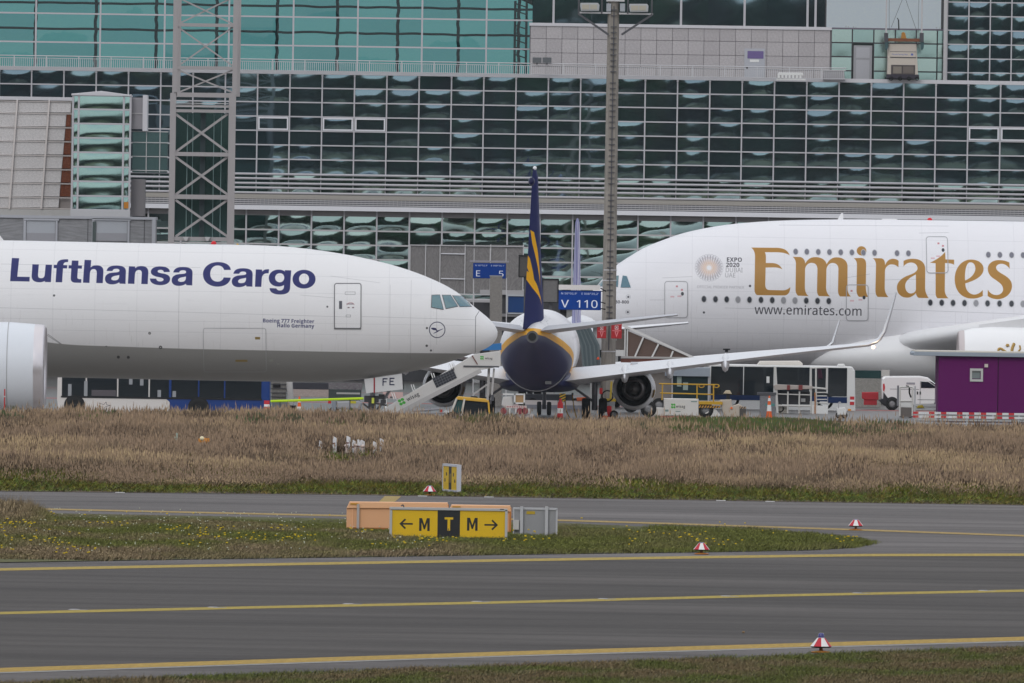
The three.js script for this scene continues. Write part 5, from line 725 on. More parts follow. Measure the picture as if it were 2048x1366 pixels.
// ================= apron equipment =================
const gY = (px, s) => HC * s + 500 + (px - 1024) * SR;   // picture row of the ground at scale s
const base = (px, s) => { const p = W(px, gY(px, s), s); return [p[0], 0, p[2]]; };
function addWheels(T, s, list, r, w, dz) { for (const px of list) { const c = W(px, gY(px, s), s); const [ty, rim] = wheel([c[0], r, c[2] + dz], r, w); const o = part(T, 'wheel', ty, rubber); part(o, 'rim', rim, rimM); } }
const decal = (x0, y0, x1, y1, s, dz, w, h, draw) => [pb(x0, y0, x1, y1, s, 0.012, dz), MP([1, 1, 1], { roughness: 0.55, map: canvasTex(w, h, draw) })];
const wisag = (c, w, h, bg) => { c.fillStyle = bg; c.fillRect(0, 0, w, h); c.fillStyle = '#3fa636'; const q = h * 0.42; for (const [i, j] of [[0, 0], [1, 0], [0, 1], [1, 1]]) { c.beginPath(); c.ellipse(w * 0.02 + q * (0.55 + i * 0.95), h * 0.08 + q * (0.5 + j * 1), q * 0.5, q * 0.42, 0.6, 0, 7); c.fill(); } c.fillStyle = '#2e2e30'; c.font = `bold ${h * 0.62}px sans-serif`; c.fillText('wisag', w * 0.36, h * 0.78); };
// --- light mast ---
{
  const s = 38.5, T = thing('floodlight_mast', 'tall weathered concrete floodlight mast with climbing rungs and lamps on top', 'mast', base(1216, s));
  const cm = M([0.37, 0.35, 0.325], 0.9, 0, { map: concTex }); const zt = -F / s - 0.35;
  const a = W(1215, gY(1215, s), s), t = W(1229, -60, s); part(T, 'shaft', tube([a[0], 0, zt], [t[0] - 0.02, t[1], zt], 0.385, 24, 0.29), cm);
  const cx = (y) => 1229 + (y + 60) * -0.0153 , rungs = []; for (let y = 20; y < 640; y += 11.2) if (Math.floor(y / 11.2) % 10 !== 3) part(T, 'rung', pbar(cx(y) - 6, y, cx(y) + 6.5, y + 0.1, s, 0.035, 0.1, 0.02), steelDark);
  part(T, 'conduit', pbar(cx(12), 12, cx(700), 700, s, 0.05, 0.05, 0.03), steelDark);
  for (const y of [540, 561, 703]) part(T, 'band', tube([W(cx(y), y, s)[0], W(cx(y), y, s)[1] - 0.03, zt], [W(cx(y), y, s)[0], W(cx(y), y, s)[1] + 0.03, zt], 0.365 + (y - 540) * 0.00012, 24), steel);
  part(T, 'crown', pb(1213, -3, 1249, 3, s, 0.9, 0.1), steel); part(T, 'platform', [pb(1158, 24, 1222, 27, s, 0.7), pb(1238, 26, 1306, 29, s, 0.7)], steel);
  for (const [x0, x1, y] of [[1160, 1199, 6], [1258, 1297, 8]]) { const l = part(T, 'floodlight', pex([[x0 + 1, y], [x1 - 3, y], [x1, y + 4], [x1 - 1, y + 16], [x0 + 2, y + 16], [x0, y + 4]], s, 0.5, 0.03, 0.2), M([0.40, 0.41, 0.42], 0.5)); part(l, 'lens', [pb(x0 + 4, y + 3.5, (x0 + x1) / 2 - 1, y + 13, s, 0.03, 0.22), pb((x0 + x1) / 2 + 1, y + 3.5, x1 - 5, y + 13, s, 0.03, 0.22)], M([0.42, 0.39, 0.32], 0.35)); }
  for (const [x0, x1] of [[1213, 1222], [1240, 1250]]) part(T, 'control_box', pb(x0, 7, x1, 23, s, 0.5, 0.05), M([0.34, 0.36, 0.39], 0.6));
  for (const x of [1158, 1204, 1256, 1304]) part(T, 'guard_post', pb(x - 1.6, -40, x + 1.6, 28, s, 0.08), steelDark);
  part(T, 'brace', pbar(1156, 27, 1217, 69.5, s, 0.11, 0.1, 0), steelDark); part(T, 'brace', pbar(1305, 29, 1243, 69.5, s, 0.11, 0.1, 0), steelDark);
}
// --- gate signs ---
const blueSign = (x0, y0, x1, y1, s, letters) => [pb(x0, y0, x1, y1, s, 0.02, 0.02), MP([1, 1, 1], { roughness: 0.6, specularIntensity: 0.25, map: canvasTex(512, 300, (c, w, h) => { c.fillStyle = '#0e3a86'; c.fillRect(0, 0, w, h); c.fillStyle = '#c9cde0'; c.font = '44px sans-serif'; c.fillText(letters[2], 22, 58); c.textAlign = 'right'; c.fillText(letters[3], w - 16, 58); c.font = `${letters[4]}px sans-serif`; c.fillStyle = '#dcdee9'; c.textAlign = 'left'; c.fillText(letters[0], 26, h - 30); c.textAlign = 'right'; c.fillText(letters[1], w - 22, h - 30); }) })];
{ const s = 38.7, T = thing('gate_sign', 'blue gate sign V 110 with a white box on top beside the mast', 'sign', W(1160, 620, s)); part(T, 'board', pb(1117, 581, 1202, 620, s, 0.25), blueM); part(T, 'face', ...blueSign(1118, 582, 1200, 619, s, ['V', '110', "N 50°02,9'", "E 008°35,2'", 172])); part(T, 'top_box', pb(1117.5, 570, 1200, 579.8, s, 0.6, 0.1), M([0.62, 0.59, 0.57], 0.6)); part(T, 'bracket', [pbar(1201, 576, 1212, 583, s, 0.06, 0.06, -0.1), pbar(1201, 604, 1211, 607, s, 0.06, 0.06, -0.1), pbar(1201, 617, 1211, 619, s, 0.06, 0.06, -0.1), pbar(1201, 583, 1212, 581, s, 0.05, 0.05, -0.1)], blackM); }
{ const s = 35, T = thing('gate_sign', 'blue gate sign E 5 hung on thin posts before the mesh screen', 'sign', W(979, 556, s)); part(T, 'board', pb(946, 526, 1012, 557, s, 0.2), blueM); part(T, 'face', ...blueSign(947, 527, 1011, 556, s, ['E', '5', "N 50°02,9'", "E 008°35,1'", 172])); part(T, 'rail', pb(940, 521, 1018, 524.5, s, 0.2), M([0.30, 0.29, 0.33], 0.6)); for (const x of [948, 980, 1012]) { part(T, 'hanger', pbar(x + 0.5, 497, x, 523, s, 0.045, 0.045, 0.05), steel); } for (const x of [947, 1013]) part(T, 'post', pbar(x, 556, x - 1, gY(x, s), s, 0.06, 0.06, -0.1), steel); }
{ const s = 36.5, T = thing('concrete_column', 'plain grey square column in front of the E 5 sign', 'column', base(992, s)); part(T, 'shaft', pex([[980, 552.5], [1004.5, 552.8], [1003, gY(1000, s)], [978, gY(980, s)]], s, 0.7, 0.02), M([0.31, 0.30, 0.29], 0.9, 0, { map: concTex })); part(T, 'cap', pb(979, 551, 1005, 553, s, 0.75, 0.02), greyM); }
// grey box housings and blue window of the gate pier
{ const s = 34, T = thing('gate_pier', 'dark gate pier with a blue window and grey box housings behind the tail', 'building', base(1080, s)); part(T, 'upper_slab', pb(960, 581, 1130, 590, s, 1.5), M([0.38, 0.37, 0.38], 0.6)); part(T, 'wall', pb(1004, 590, 1120, 660, s, 1.2, -0.3), M([0.06, 0.06, 0.065], 0.7)); const w = part(T, 'blue_window', pb(1016, 593, 1058, 625, s, 0.05), M([0.012, 0.05, 0.17], 0.3)); part(w, 'frame', [pb(1013, 589.5, 1060, 592.5, s, 0.15, 0.08), pb(1013, 592, 1016, 627, s, 0.15, 0.08), pb(1013, 625.5, 1060, 628, s, 0.15, 0.08)], M([0.42, 0.44, 0.47], 0.5)); part(T, 'lower_slab', pb(1000, 628, 1120, 634, s, 1.2, 0), M([0.22, 0.215, 0.22], 0.7)); part(T, 'pier_leg', pb(1090, 634, 1110, 830, s, 0.8, -0.4), greyM); part(T, 'shutter', pb(940, 605, 1003, 640, s, 0.2, -1), M([0.05, 0.05, 0.055], 0.6)); }
for (const [x0, y0, x1, y1, s, c, w] of [[1086, 560, 1115, 604, 35.6, [0.20, 0.20, 0.205], 'right of the fin beside the V 110 sign'], [1039, 513, 1062, 553, 35.4, [0.115, 0.11, 0.11], 'left of the fin near the E 5 sign']]) { const T = thing('display_box', `dark framed grey box unit ${w}`, 'box', W((x0 + x1) / 2, y1, s)); part(T, 'panel', pb(x0, y0, x1, y1, s, 0.3), M(c, 0.7, 0, { map: concTex })); part(T, 'frame', [pb(x0 - 2, y0 - 3, x1 + 3, y0, s, 0.5, 0.05), pb(x1, y0, x1 + 3, y1, s, 0.5, 0.05), pb(x0 - 2, y0, x0, y1, s, 0.5, 0.05), pb(x0 - 2, y1, x1 + 3, y1 + 2, s, 0.5, 0.05)], blackM); part(T, 'post', pb((x0 + x1) / 2 - 3, y1 + 2, (x0 + x1) / 2 + 3, 640, s, 0.25, -0.2), steelDark); }
// --- jet bridge with folded bellows ---
{
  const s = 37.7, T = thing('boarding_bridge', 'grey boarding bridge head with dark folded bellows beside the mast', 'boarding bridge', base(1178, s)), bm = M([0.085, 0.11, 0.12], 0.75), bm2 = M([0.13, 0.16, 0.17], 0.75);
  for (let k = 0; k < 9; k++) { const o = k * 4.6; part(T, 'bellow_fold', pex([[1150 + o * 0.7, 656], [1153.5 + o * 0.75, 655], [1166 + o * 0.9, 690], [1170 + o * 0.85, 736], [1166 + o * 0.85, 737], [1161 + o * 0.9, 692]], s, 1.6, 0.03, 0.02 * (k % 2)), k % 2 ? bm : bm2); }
  part(T, 'cab', pb(1186, 652, 1206, 738, s, 2.5, -0.5), M([0.52, 0.52, 0.53], 0.55)); part(T, 'roof', pex([[1158, 656], [1168, 648], [1204, 646], [1206, 654]], s, 2.2, 0.05), M([0.06, 0.065, 0.07], 0.7)); part(T, 'cab_window', pb(1194, 700, 1206, 715, s, 0.05, -0.46), darkGlass); part(T, 'leg', pb(1180, 738, 1190, gY(1185, s), s, 0.4, -1), greyM);
  part(T, 'beacon', pex([[1193, 719], [1195, 714], [1198, 714], [1199, 719]], s, 0.12, 0.02, 0.3), M([0.7, 0.09, 0.03], 0.5)); part(T, 'beacon_stem', pb(1195, 719, 1197, 731, s, 0.05, 0.28), steelDark);
}
// --- two red notice boards on the mast ---
for (const [x0, y0, x1, y1, w] of [[1194, 648, 1212.5, 676.5, 'left'], [1222.5, 645.5, 1243.5, 677, 'right']]) { const s = 38.62, T = thing('red_notice_board', `red warning board with a white pictogram, ${w} of the two on the mast`, 'sign', W((x0 + x1) / 2, y1, s)); part(T, 'board', pb(x0, y0, x1, y1, s, 0.06), redM); part(T, 'face', ...decal(x0 + 0.3, y0 + 0.3, x1 - 0.3, y1 - 0.3, s, 0.012, 128, 200, (c) => { c.fillStyle = '#a8121c'; c.fillRect(0, 0, 128, 200); c.fillStyle = '#e9b4b4'; c.fillRect(42, 34, 46, 52); c.strokeStyle = '#333'; c.lineWidth = 7; c.beginPath(); c.arc(65, 58, 15, 0, 7); c.stroke(); c.fillStyle = '#d98084'; c.fillRect(10, 14, 108, 9); c.fillRect(10, 96, 108, 9); c.beginPath(); c.moveTo(40, 110); c.lineTo(92, 110); c.lineTo(65, 190); c.fill(); c.fillStyle = '#a8121c'; c.beginPath(); c.moveTo(54, 116); c.lineTo(78, 116); c.lineTo(65, 160); c.fill(); })); part(T, 'bracket', pb((x0 + x1) / 2 - 1, y0 + 4, (x0 + x1) / 2 + 1, y1 + 4, s, 0.1, -0.06), greyM); }
// --- covered boarding stairs behind the right wing ---
{
  const s = 37.4, T = thing('covered_boarding_stairs', 'white framed boarding stairs with brown glazed side behind the right wing', 'boarding stairs', base(1320, s)), wf = M([0.66, 0.65, 0.64], 0.5), br = M([0.135, 0.09, 0.075], 0.35);
  part(T, 'side_glazing', pex([[1256, 662], [1384, 716], [1256, 716]], s, 0.08, 0, -0.1), br); part(T, 'inner_wall', pex([[1240, 656], [1300, 690], [1384, 716], [1240, 716]], s, 0.1, 0, -1.8), M([0.11, 0.075, 0.06], 0.6));
  part(T, 'handrail', pbar(1240, 648, 1386, 715, s, 0.13, 0.12, 0), wf); for (const [a, b, c, d] of [[1287, 674, 1270, 713], [1317, 688, 1304, 714], [1346, 702, 1341, 715]]) part(T, 'stanchion', pbar(a, b, c, d, s, 0.09, 0.08, 0), wf); for (const x of [1250, 1254.5]) part(T, 'post', pb(x - 1.3, 655, x + 1.3, 712, s, 0.1), wf); part(T, 'dark_gap', pb(1251, 658, 1253.5, 710, s, 0.05, -0.03), blackM);
  part(T, 'sill', pex([[1242, 712.5], [1418, 715], [1418, 719], [1242, 717]], s, 1.8, 0.02, 0.15), M([0.42, 0.40, 0.39], 0.6)); part(T, 'red_brown_band', pb(1242, 717, 1400, 726, s, 1.8, 0.1), M([0.17, 0.065, 0.05], 0.8)); part(T, 'lower_box', pb(1232, 700, 1248, 712, s, 1.5, 0.05), wf); part(T, 'cab_box', pb(1231, 668, 1249, 699, s, 1.2, -0.2), M([0.12, 0.10, 0.09], 0.5)); part(T, 'chassis', pb(1240, 738, 1330, 800, s, 1.6, -1), M([0.25, 0.22, 0.2], 0.8)); addWheels(T, s, [1262, 1318], 0.4, 0.25, -0.5);
}
// --- grey waiting hut under the wing ---
{ const s = 36.9, T = thing('glass_waiting_hut', 'low hut with pale blue-grey fascia and glazed front under the wing', 'hut', base(1360, s)); part(T, 'fascia', pb(1296, 735, 1420, 752, s, 3, 0.2), M([0.36, 0.40, 0.45], 0.6)); part(T, 'side_wall', pb(1310, 752, 1343, 800, s, 2.6), M([0.25, 0.225, 0.21], 0.8)); part(T, 'glazing', pb(1346, 752, 1416, 800, s, 0.06), M([0.03, 0.055, 0.065], 0.06, 0.3)); for (const x of [1344, 1417]) part(T, 'post', pb(x - 1.4, 752, x + 1.4, 812, s, 0.12, 0.06), steel); for (const [x, y, w, h] of [[1354, 753, 9, 20], [1366, 765, 10, 15]]) part(T, 'window_notice', pb(x, y, x + w, y + h, s, 0.02, 0.02), M([0.36, 0.44, 0.40], 0.6)); part(T, 'plinth', pb(1310, 800, 1420, gY(1360, s), s, 2.6), greyM); part(T, 'bench', pb(1350, 780, 1380, 784, s, 0.4, -0.5), greyM); }
// --- long apron bus ---
{
  const s = 36.2, T = thing('apron_bus', 'long white apron bus with dark glazing below the big airliner', 'bus', base(1560, s)), w = M([0.70, 0.70, 0.69], 0.4), bl = M([0.012, 0.03, 0.10], 0.25);
  part(T, 'body', pex([[1419, 732], [1423, 728], [1692, 733], [1705, 734], [1710, 742], [1711, 828], [1705, 832], [1419, 828]], s, 2.9, 0.07), w);
  for (const [a, b] of [[1422, 1486], [1488, 1547], [1551, 1619], [1622, 1653], [1656, 1694]]) part(T, 'window', pb(a, 733 + (a - 1420) * 0.012, b, 790 + (a - 1420) * 0.012, s, 0.04, 0.015), darkGlass); part(T, 'blue_band', pb(1422, 790, 1655, 801, s, 0.03, 0.012), bl); part(T, 'rear_glass', pb(1656, 794, 1694, 806, s, 0.03, 0.014), bl); part(T, 'roof_unit', pex([[1515, 730], [1521, 722.5], [1600, 722], [1606, 727], [1606, 732]], s, 1.8, 0.06, -0.5), M([0.66, 0.62, 0.57], 0.6)); part(T, 'roof_hatch', pex([[1675, 732], [1677, 728], [1689, 728], [1691, 733]], s, 0.8, 0.04, -0.5), w);
  part(T, 'marker_plate', ...decal(1700, 793, 1708.5, 810, s, 0.02, 32, 64, (c) => { c.fillStyle = '#c4232b'; c.fillRect(0, 0, 32, 64); c.fillStyle = '#eee'; c.fillRect(0, 24, 32, 16); })); part(T, 'indicator', pb(1696, 818, 1702, 824, s, 0.06, 0.05), M([0.8, 0.3, 0.02], 0.4)); part(T, 'notice', pb(1533, 753, 1539, 766, s, 0.02, 0.06), whitePaint); addWheels(T, s, [1462, 1650], 0.5, 0.3, -0.15);
}
// --- aircraft service steps ---
{
  const s = 37, T = thing('service_steps', 'white tubular service steps and work platform before the apron bus', 'platform steps', base(1605, s)), wf = M([0.60, 0.585, 0.56], 0.55);
  for (const [a, b, c, d, r] of [[1550, 733, 1555, 828, 0.075], [1576, 783, 1575, 828, 0.045], [1599, 783, 1598, 828, 0.045], [1622, 735, 1622, 828, 0.05], [1632, 735, 1632, 828, 0.05], [1654, 735, 1653, 778, 0.05], [1553, 811, 1625, 812.5, 0.05], [1623, 775, 1655, 778, 0.05], [1623, 736, 1656, 735, 0.04], [1632, 785, 1654, 785, 0.03], [1632, 792, 1654, 792, 0.03], [1632, 799, 1654, 799, 0.03], [1632, 806, 1654, 806, 0.03], [1556, 788, 1620, 790, 0.03]]) part(T, 'frame_tube', ptube(a, b, c, d, s, r, 8), wf);
  part(T, 'platform', pex([[1547, 772], [1552, 769], [1625, 772], [1625, 778], [1550, 780]], s, 1.2, 0.02, 0.1), M([0.42, 0.37, 0.34], 0.7)); part(T, 'toe_bags', [pb(1574, 770, 1580, 780, s, 0.3, 0.15), pb(1597, 770, 1605, 780, s, 0.3, 0.15)], M([0.2, 0.05, 0.05], 0.8)); part(T, 'machinery', pb(1556, 783, 1620, 809, s, 0.8, -0.3), M([0.045, 0.045, 0.05], 0.7)); part(T, 'white_locker', pb(1624, 811, 1656, 828, s, 0.7, 0.05), whitePaint); part(T, 'label_plate', pb(1602, 797, 1611, 804, s, 0.02, -0.25), M([0.4, 0.4, 0.4], 0.6)); part(T, 'dark_jacket', pex([[1635, 738], [1643, 738], [1646, 757], [1636, 758]], s, 0.3, 0.05, -0.1), M([0.05, 0.02, 0.035], 0.9)); part(T, 'lower_box', pb(1556, 813, 1574, 828, s, 0.5, -0.2), M([0.33, 0.31, 0.28], 0.8)); part(T, 'hazard_pole', ptube(1630, 785, 1630, 832, s, 0.04, 6, 0.1), M([0.45, 0.2, 0.08], 0.6)); addWheels(T, s, [1560, 1640], 0.25, 0.2, -0.3);
}
{ const s = 37.8, T = thing('grey_equipment_crate', 'grey upright equipment crate left of the white service steps', 'crate', base(1535, s)); part(T, 'body', pb(1520, 790, 1551, 834, s, 0.9), M([0.27, 0.28, 0.31], 0.7, 0, { map: concTex })); part(T, 'lid', pb(1515, 785, 1553, 790, s, 1, 0.05), steelDark); part(T, 'green_print', pb(1531, 807, 1549, 812, s, 0.01, 0.012), M([0.08, 0.25, 0.24], 0.6)); }
function cone(px, s, label, h = 0.75) { const T = thing('traffic_cone', label, 'traffic cone', base(px, s), 'traffic cones on the apron'), b = T.position; const L = (p) => new THREE.LatheGeometry(p.map((q) => new THREE.Vector2(...q)), 16).translate(b.x, 0, b.z); part(T, 'foot', new THREE.BoxGeometry(0.44, 0.05, 0.44).translate(b.x, 0.025, b.z), orangeM); part(T, 'body', L([[0.17, 0.05], [0.135, h * 0.28], [0.08, h * 0.72], [0.035, h], [0.001, h]]), orangeM); part(T, 'white_sleeve', L([[0.127, h * 0.36], [0.094, h * 0.62]]), whitePaint); part(T, 'upper_sleeve', L([[0.078, h * 0.78], [0.058, h * 0.9]]), whitePaint); return T; }
cone(1538, 38.6, 'orange and white traffic cone before the grey crate', 1.25); cone(598, 41, 'orange and white traffic cone right of the blue bus', 1.3); cone(1119, 39.4, 'small orange cone below the navy twin-jet tail', 0.8); cone(1210, 39.3, 'small orange cone behind the right main wheels of the twin-jet', 0.7);
// --- white belt loader with yellow rails ---
{
  const s = 38.4, T = thing('belt_loader', 'white ground loader with yellow guard rails and green logo under the wing', 'loader', base(1400, s)), y = M([0.55, 0.32, 0.03], 0.5), w = M([0.66, 0.64, 0.61], 0.55);
  part(T, 'cabinet', pex([[1328, 797], [1397, 798], [1397, 832], [1328, 831]], s, 1.6, 0.03, 0.15), w); part(T, 'logo', ...decal(1341, 806, 1370, 818, s, 0.165, 256, 100, (c, a, b) => wisag(c, a, b, '#d6d2ca'))); part(T, 'stickers', [pb(1330, 819, 1337, 823, s, 0.01, 0.16), pb(1351, 822, 1361, 823.5, s, 0.01, 0.16), pb(1382, 802, 1394, 804, s, 0.01, 0.16)], M([0.2, 0.28, 0.26], 0.6)); part(T, 'chassis', pex([[1302, 815], [1330, 816], [1330, 831], [1398, 832], [1430, 816], [1442, 832], [1400, 836], [1305, 832]], s, 1.5, 0.03), w); part(T, 'tray', pb(1396, 803, 1445, 809, s, 1.4, 0.1), y); part(T, 'hazard_stripe', ...decal(1397, 811, 1441, 816, s, 0.13, 256, 32, (c) => { c.fillStyle = '#262626'; c.fillRect(0, 0, 256, 32); c.fillStyle = '#c28a2a'; for (let i = -1; i < 9; i++) { c.beginPath(); c.moveTo(i * 32, 32); c.lineTo(i * 32 + 16, 32); c.lineTo(i * 32 + 32, 0); c.lineTo(i * 32 + 16, 0); c.fill(); } }));
  for (const [a, b, c, d] of [[1318, 767.5, 1430, 769.5], [1320, 786, 1428, 789], [1325, 768, 1324, 800], [1394, 769, 1394, 799], [1427, 770, 1427, 803]]) part(T, 'guard_rail', ptube(a, b, c, d, s, 0.035, 8, 0.1), y); part(T, 'rail_hook', [new THREE.TorusGeometry(0.1, 0.03, 6, 14).scale(1.3, 0.8, 1).translate(...W(1403, 772, s)), new THREE.TorusGeometry(0.1, 0.03, 6, 14).scale(1.3, 0.8, 1).translate(...W(1433, 772, s))], y);
  part(T, 'control_head', pex([[1440, 800], [1463, 799], [1464, 812], [1478, 808], [1491, 816], [1491, 834], [1448, 834]], s, 1.2, 0.04), M([0.50, 0.44, 0.37], 0.7)); part(T, 'seat', pex([[1447, 787], [1452, 781], [1460, 781], [1464, 788]], s, 0.5, 0.03, -0.2), M([0.55, 0.47, 0.34], 0.7)); part(T, 'seat_post', pb(1453, 788, 1460, 799, s, 0.2, -0.3), blackM); part(T, 'hazard_box', ...decal(1479, 813, 1492, 836, s, 0.03, 64, 128, (c) => { c.fillStyle = '#4a4642'; c.fillRect(0, 0, 64, 128); c.fillStyle = '#b99a7a'; for (let i = -1; i < 4; i++) { c.beginPath(); c.moveTo(i * 24, 24); c.lineTo(i * 24 + 10, 24); c.lineTo(i * 24 + 24, 0); c.lineTo(i * 24 + 14, 0); c.fill(); } })); part(T, 'lamp', pb(1461, 814, 1465, 818, s, 0.08, 0.06), M([0.8, 0.18, 0.05], 0.4)); addWheels(T, s, [1297, 1411], 0.42, 0.3, -0.1); part(T, 'red_bumper', pb(1318, 832, 1370, 838, s, 0.3, 0.1), M([0.4, 0.06, 0.06], 0.7));
}
// --- concrete wall, red barrier, van, stand, rail fence, purple cabin ---
{ const s = 35.3, T = thing('blast_wall', 'grey concrete wall section with dark green glazing on top', 'wall', base(1736, s)); part(T, 'concrete', pb(1709, 757, 1762, gY(1736, s), s, 0.4), M([0.36, 0.355, 0.34], 0.9, 0, { map: concTex })); part(T, 'glazing', pb(1710, 741, 1762, 756.5, s, 0.1), M([0.03, 0.07, 0.07], 0.1, 0.4)); part(T, 'end_box', pb(1763, 740, 1779, 753, s, 0.6, 0.1), M([0.5, 0.48, 0.45], 0.6)); }
one('water_barrier', 'red plastic barrier block at the foot of the concrete wall', 'barrier', [pex([[1724, 784.5], [1757, 784], [1757, 800], [1732, 800], [1724, 797]], 35.8, 0.5, 0.04), pb(1728, 798, 1754, 810, 35.8, 0.4, -0.05)], M([0.42, 0.035, 0.045], 0.6), W(1740, 810, 35.8));
{
  const s = 35.9, T = thing('delivery_van', 'small white panel van with red tail lamp beside the purple cabin', 'van', base(1820, s)), w = MP([0.74, 0.74, 0.74], { roughness: 0.3, clearcoat: 0.5 });
  part(T, 'body', pex([[1764, 757], [1770, 752.5], [1840, 752], [1856, 755], [1880, 775], [1898, 782], [1902, 800], [1900, 809], [1778, 812], [1765, 802], [1763, 775]], s, 1.75, 0.09), w); part(T, 'tail_lamp', pex([[1766, 768], [1769, 767], [1770, 776], [1768, 784], [1766, 780]], s, 0.05, 0.01, 0.03), M([0.5, 0.02, 0.03], 0.3)); part(T, 'bumper', pex([[1758, 801], [1766, 797], [1767, 784], [1776, 796], [1776, 814], [1770, 812]], s, 1.7, 0.03, 0.03), M([0.03, 0.03, 0.035], 0.7)); part(T, 'side_window', pex([[1842, 763], [1857, 764], [1872, 774], [1872, 776], [1842, 776]], s, 0.03, 0.005, 0.03), darkGlass); part(T, 'windscreen', pex([[1858, 762], [1864, 764], [1878, 775], [1875, 775]], s, 0.03, 0.004, 0.03), darkGlass); part(T, 'door_line', [pb(1840, 762, 1840.8, 808, s, 0.01, 0.012), pb(1780, 778, 1838, 778.8, s, 0.01, 0.012), pb(1835, 799, 1880, 800, s, 0.01, 0.012)], sealM); for (const x of [1835, 1840.5]) part(T, 'door_handle', pb(x - 1.3, 783, x + 1.3, 789, s, 0.03, 0.025), blackM); part(T, 'rear_lettering', pb(1813, 765, 1830, 769, s, 0.01, 0.014), M([0.3, 0.3, 0.33], 0.6)); addWheels(T, s, [1784, 1880], 0.33, 0.2, 0.03); part(T, 'wheel_arch', new THREE.CylinderGeometry(0.38, 0.38, 0.05, 20).rotateX(Math.PI / 2).translate(...W(1784, gY(1784, s) - 0.36 * s, s)).translate(0, 0, -0.02), blackM);
}
{ const s = 37.6, T = thing('tall_cart_frame', 'white open frame cart standing in front of the van', 'cart', base(1812, s)), wf = M([0.64, 0.63, 0.60], 0.5); for (const [a, b, c, d] of [[1800, 775, 1800, 832], [1825, 775, 1825, 832], [1800, 774, 1825, 774], [1800, 802, 1825, 802]]) part(T, 'frame_tube', ptube(a, b, c, d, s, 0.05, 8), wf); part(T, 'dark_strip', pb(1794, 771, 1798, 812, s, 0.1), M([0.2, 0.2, 0.22], 0.6)); part(T, 'tank', pex([[1801, 803], [1824, 803], [1824, 816], [1801, 815]], s, 0.8, 0.05), whitePaint); part(T, 'base_box', pb(1800, 815, 1826, 834, s, 0.8), M([0.17, 0.15, 0.14], 0.8)); part(T, 'hose', new THREE.TubeGeometry(new THREE.CatmullRomCurve3([[1812, 772], [1818, 774], [1819, 786], [1822, 795]].map((p) => V(W(...p, s)))), 20, 0.05, 6), blackM); addWheels(T, s, [1806, 1821], 0.18, 0.12, -0.2); }
{ const s = 38.0, T = thing('white_panel_fence', 'white post fence panel left of the purple cabin', 'fence', base(1852, s)), wf = M([0.55, 0.57, 0.58], 0.6); for (const x of [1830, 1873]) part(T, 'post', pb(x - 1.6, 772, x + 1.6, 824, s, 0.12), wf); for (const y of [810.5, 817.5]) part(T, 'rail', pb(1830, y - 2.4, 1874, y + 2.4, s, 0.06, 0.05), wf); part(T, 'yellow_bag', pex([[1833, 816], [1836, 811], [1845, 810], [1849, 816]], s, 0.3, 0.04, 0.12), M([0.42, 0.33, 0.04], 0.8)); }
{
  const s = 38.2, T = thing('purple_cabin', 'purple site cabin with flat grey roof and a small white window', 'cabin', base(1960, s)), pm = [M([0.118, 0.010, 0.104], 0.7, 0, { specularIntensity: 0.25 }), M([0.112, 0.0095, 0.099], 0.7, 0, { specularIntensity: 0.25 })];
  part(T, 'wall_panel', pb(1877, 713, 1995, 826, s, 5), pm[0]); part(T, 'wall_panel', pb(1997, 714, 2200, 829, s, 5, 0.004), pm[1]); part(T, 'panel_joint', pb(1995, 714, 1997, 827, s, 0.1, -0.03), M([0.04, 0.01, 0.04], 0.8));
  part(T, 'roof', pex([[1830, 703], [2200, 709], [2200, 717], [1827, 711], [1827, 706]], s, 6, 0.02, 0.3), M([0.30, 0.34, 0.39], 0.6)); part(T, 'roof_top', pex([[1831, 701], [2200, 707], [2200, 709.5], [1830, 703.5]], s, 5.8, 0.01, 0.28), M([0.56, 0.53, 0.47], 0.7));
  const w = part(T, 'window', pb(1944, 742, 1960, 757, s, 0.03, 0.03), M([0.20, 0.23, 0.23], 0.15)); part(w, 'frame', [pb(1940, 737, 1966, 741.5, s, 0.08, 0.06), pb(1940, 758.5, 1966, 763, s, 0.08, 0.06), pb(1940, 741.5, 1944, 758.5, s, 0.08, 0.06), pb(1961.5, 741.5, 1966, 758.5, s, 0.08, 0.06)], M([0.52, 0.52, 0.50], 0.5)); part(w, 'blind', pb(1944.5, 742, 1961, 745.5, s, 0.02, 0.05), M([0.12, 0.13, 0.12], 0.7)); part(T, 'wall_lamp', pb(1969, 728, 1976, 734.5, s, 0.12, 0.1), M([0.62, 0.54, 0.50], 0.5)); part(T, 'plinth', pb(1880, 826, 2200, gY(1960, s) + 3, s, 4.8, -0.1), M([0.22, 0.22, 0.23], 0.8)); part(T, 'frame_rail', pb(1877, 822, 1995, 824, s, 0.05, 0.02), pm[1]);
}
{ const s = 40, T = thing('striped_barrier', 'low red and white striped barrier boards along the grass before the purple cabin', 'barrier', base(1940, s)); const k = [[826, 830.5], [833.5, 838]]; const rw = canvasTex(1024, 32, (c) => { c.fillStyle = '#c9cbcc'; c.fillRect(0, 0, 1024, 32); c.fillStyle = '#b3242c'; for (let i = 0; i < 14; i++) c.fillRect(i * 74 + (i * 37 % 23), 0, 30, 32); }); k.forEach(([a, b], i) => part(T, 'board', pb(1826, a, 2200, b, s, 0.05, i * 0.02), MP([1, 1, 1], { map: rw, roughness: 0.6 }))); for (const y of [842, 848, 854]) part(T, 'lower_rail', pb(1836, y - 1, 2200, y + 1, s, 0.05), M([0.42, 0.43, 0.44], 0.6)); for (let x = 1830; x < 2200; x += 52) part(T, 'post', pb(x - 1.5, 826 + (x - 1830) * 0.012, x + 1.5, 862, s, 0.06, -0.03), M([0.42, 0.42, 0.42], 0.6)); }
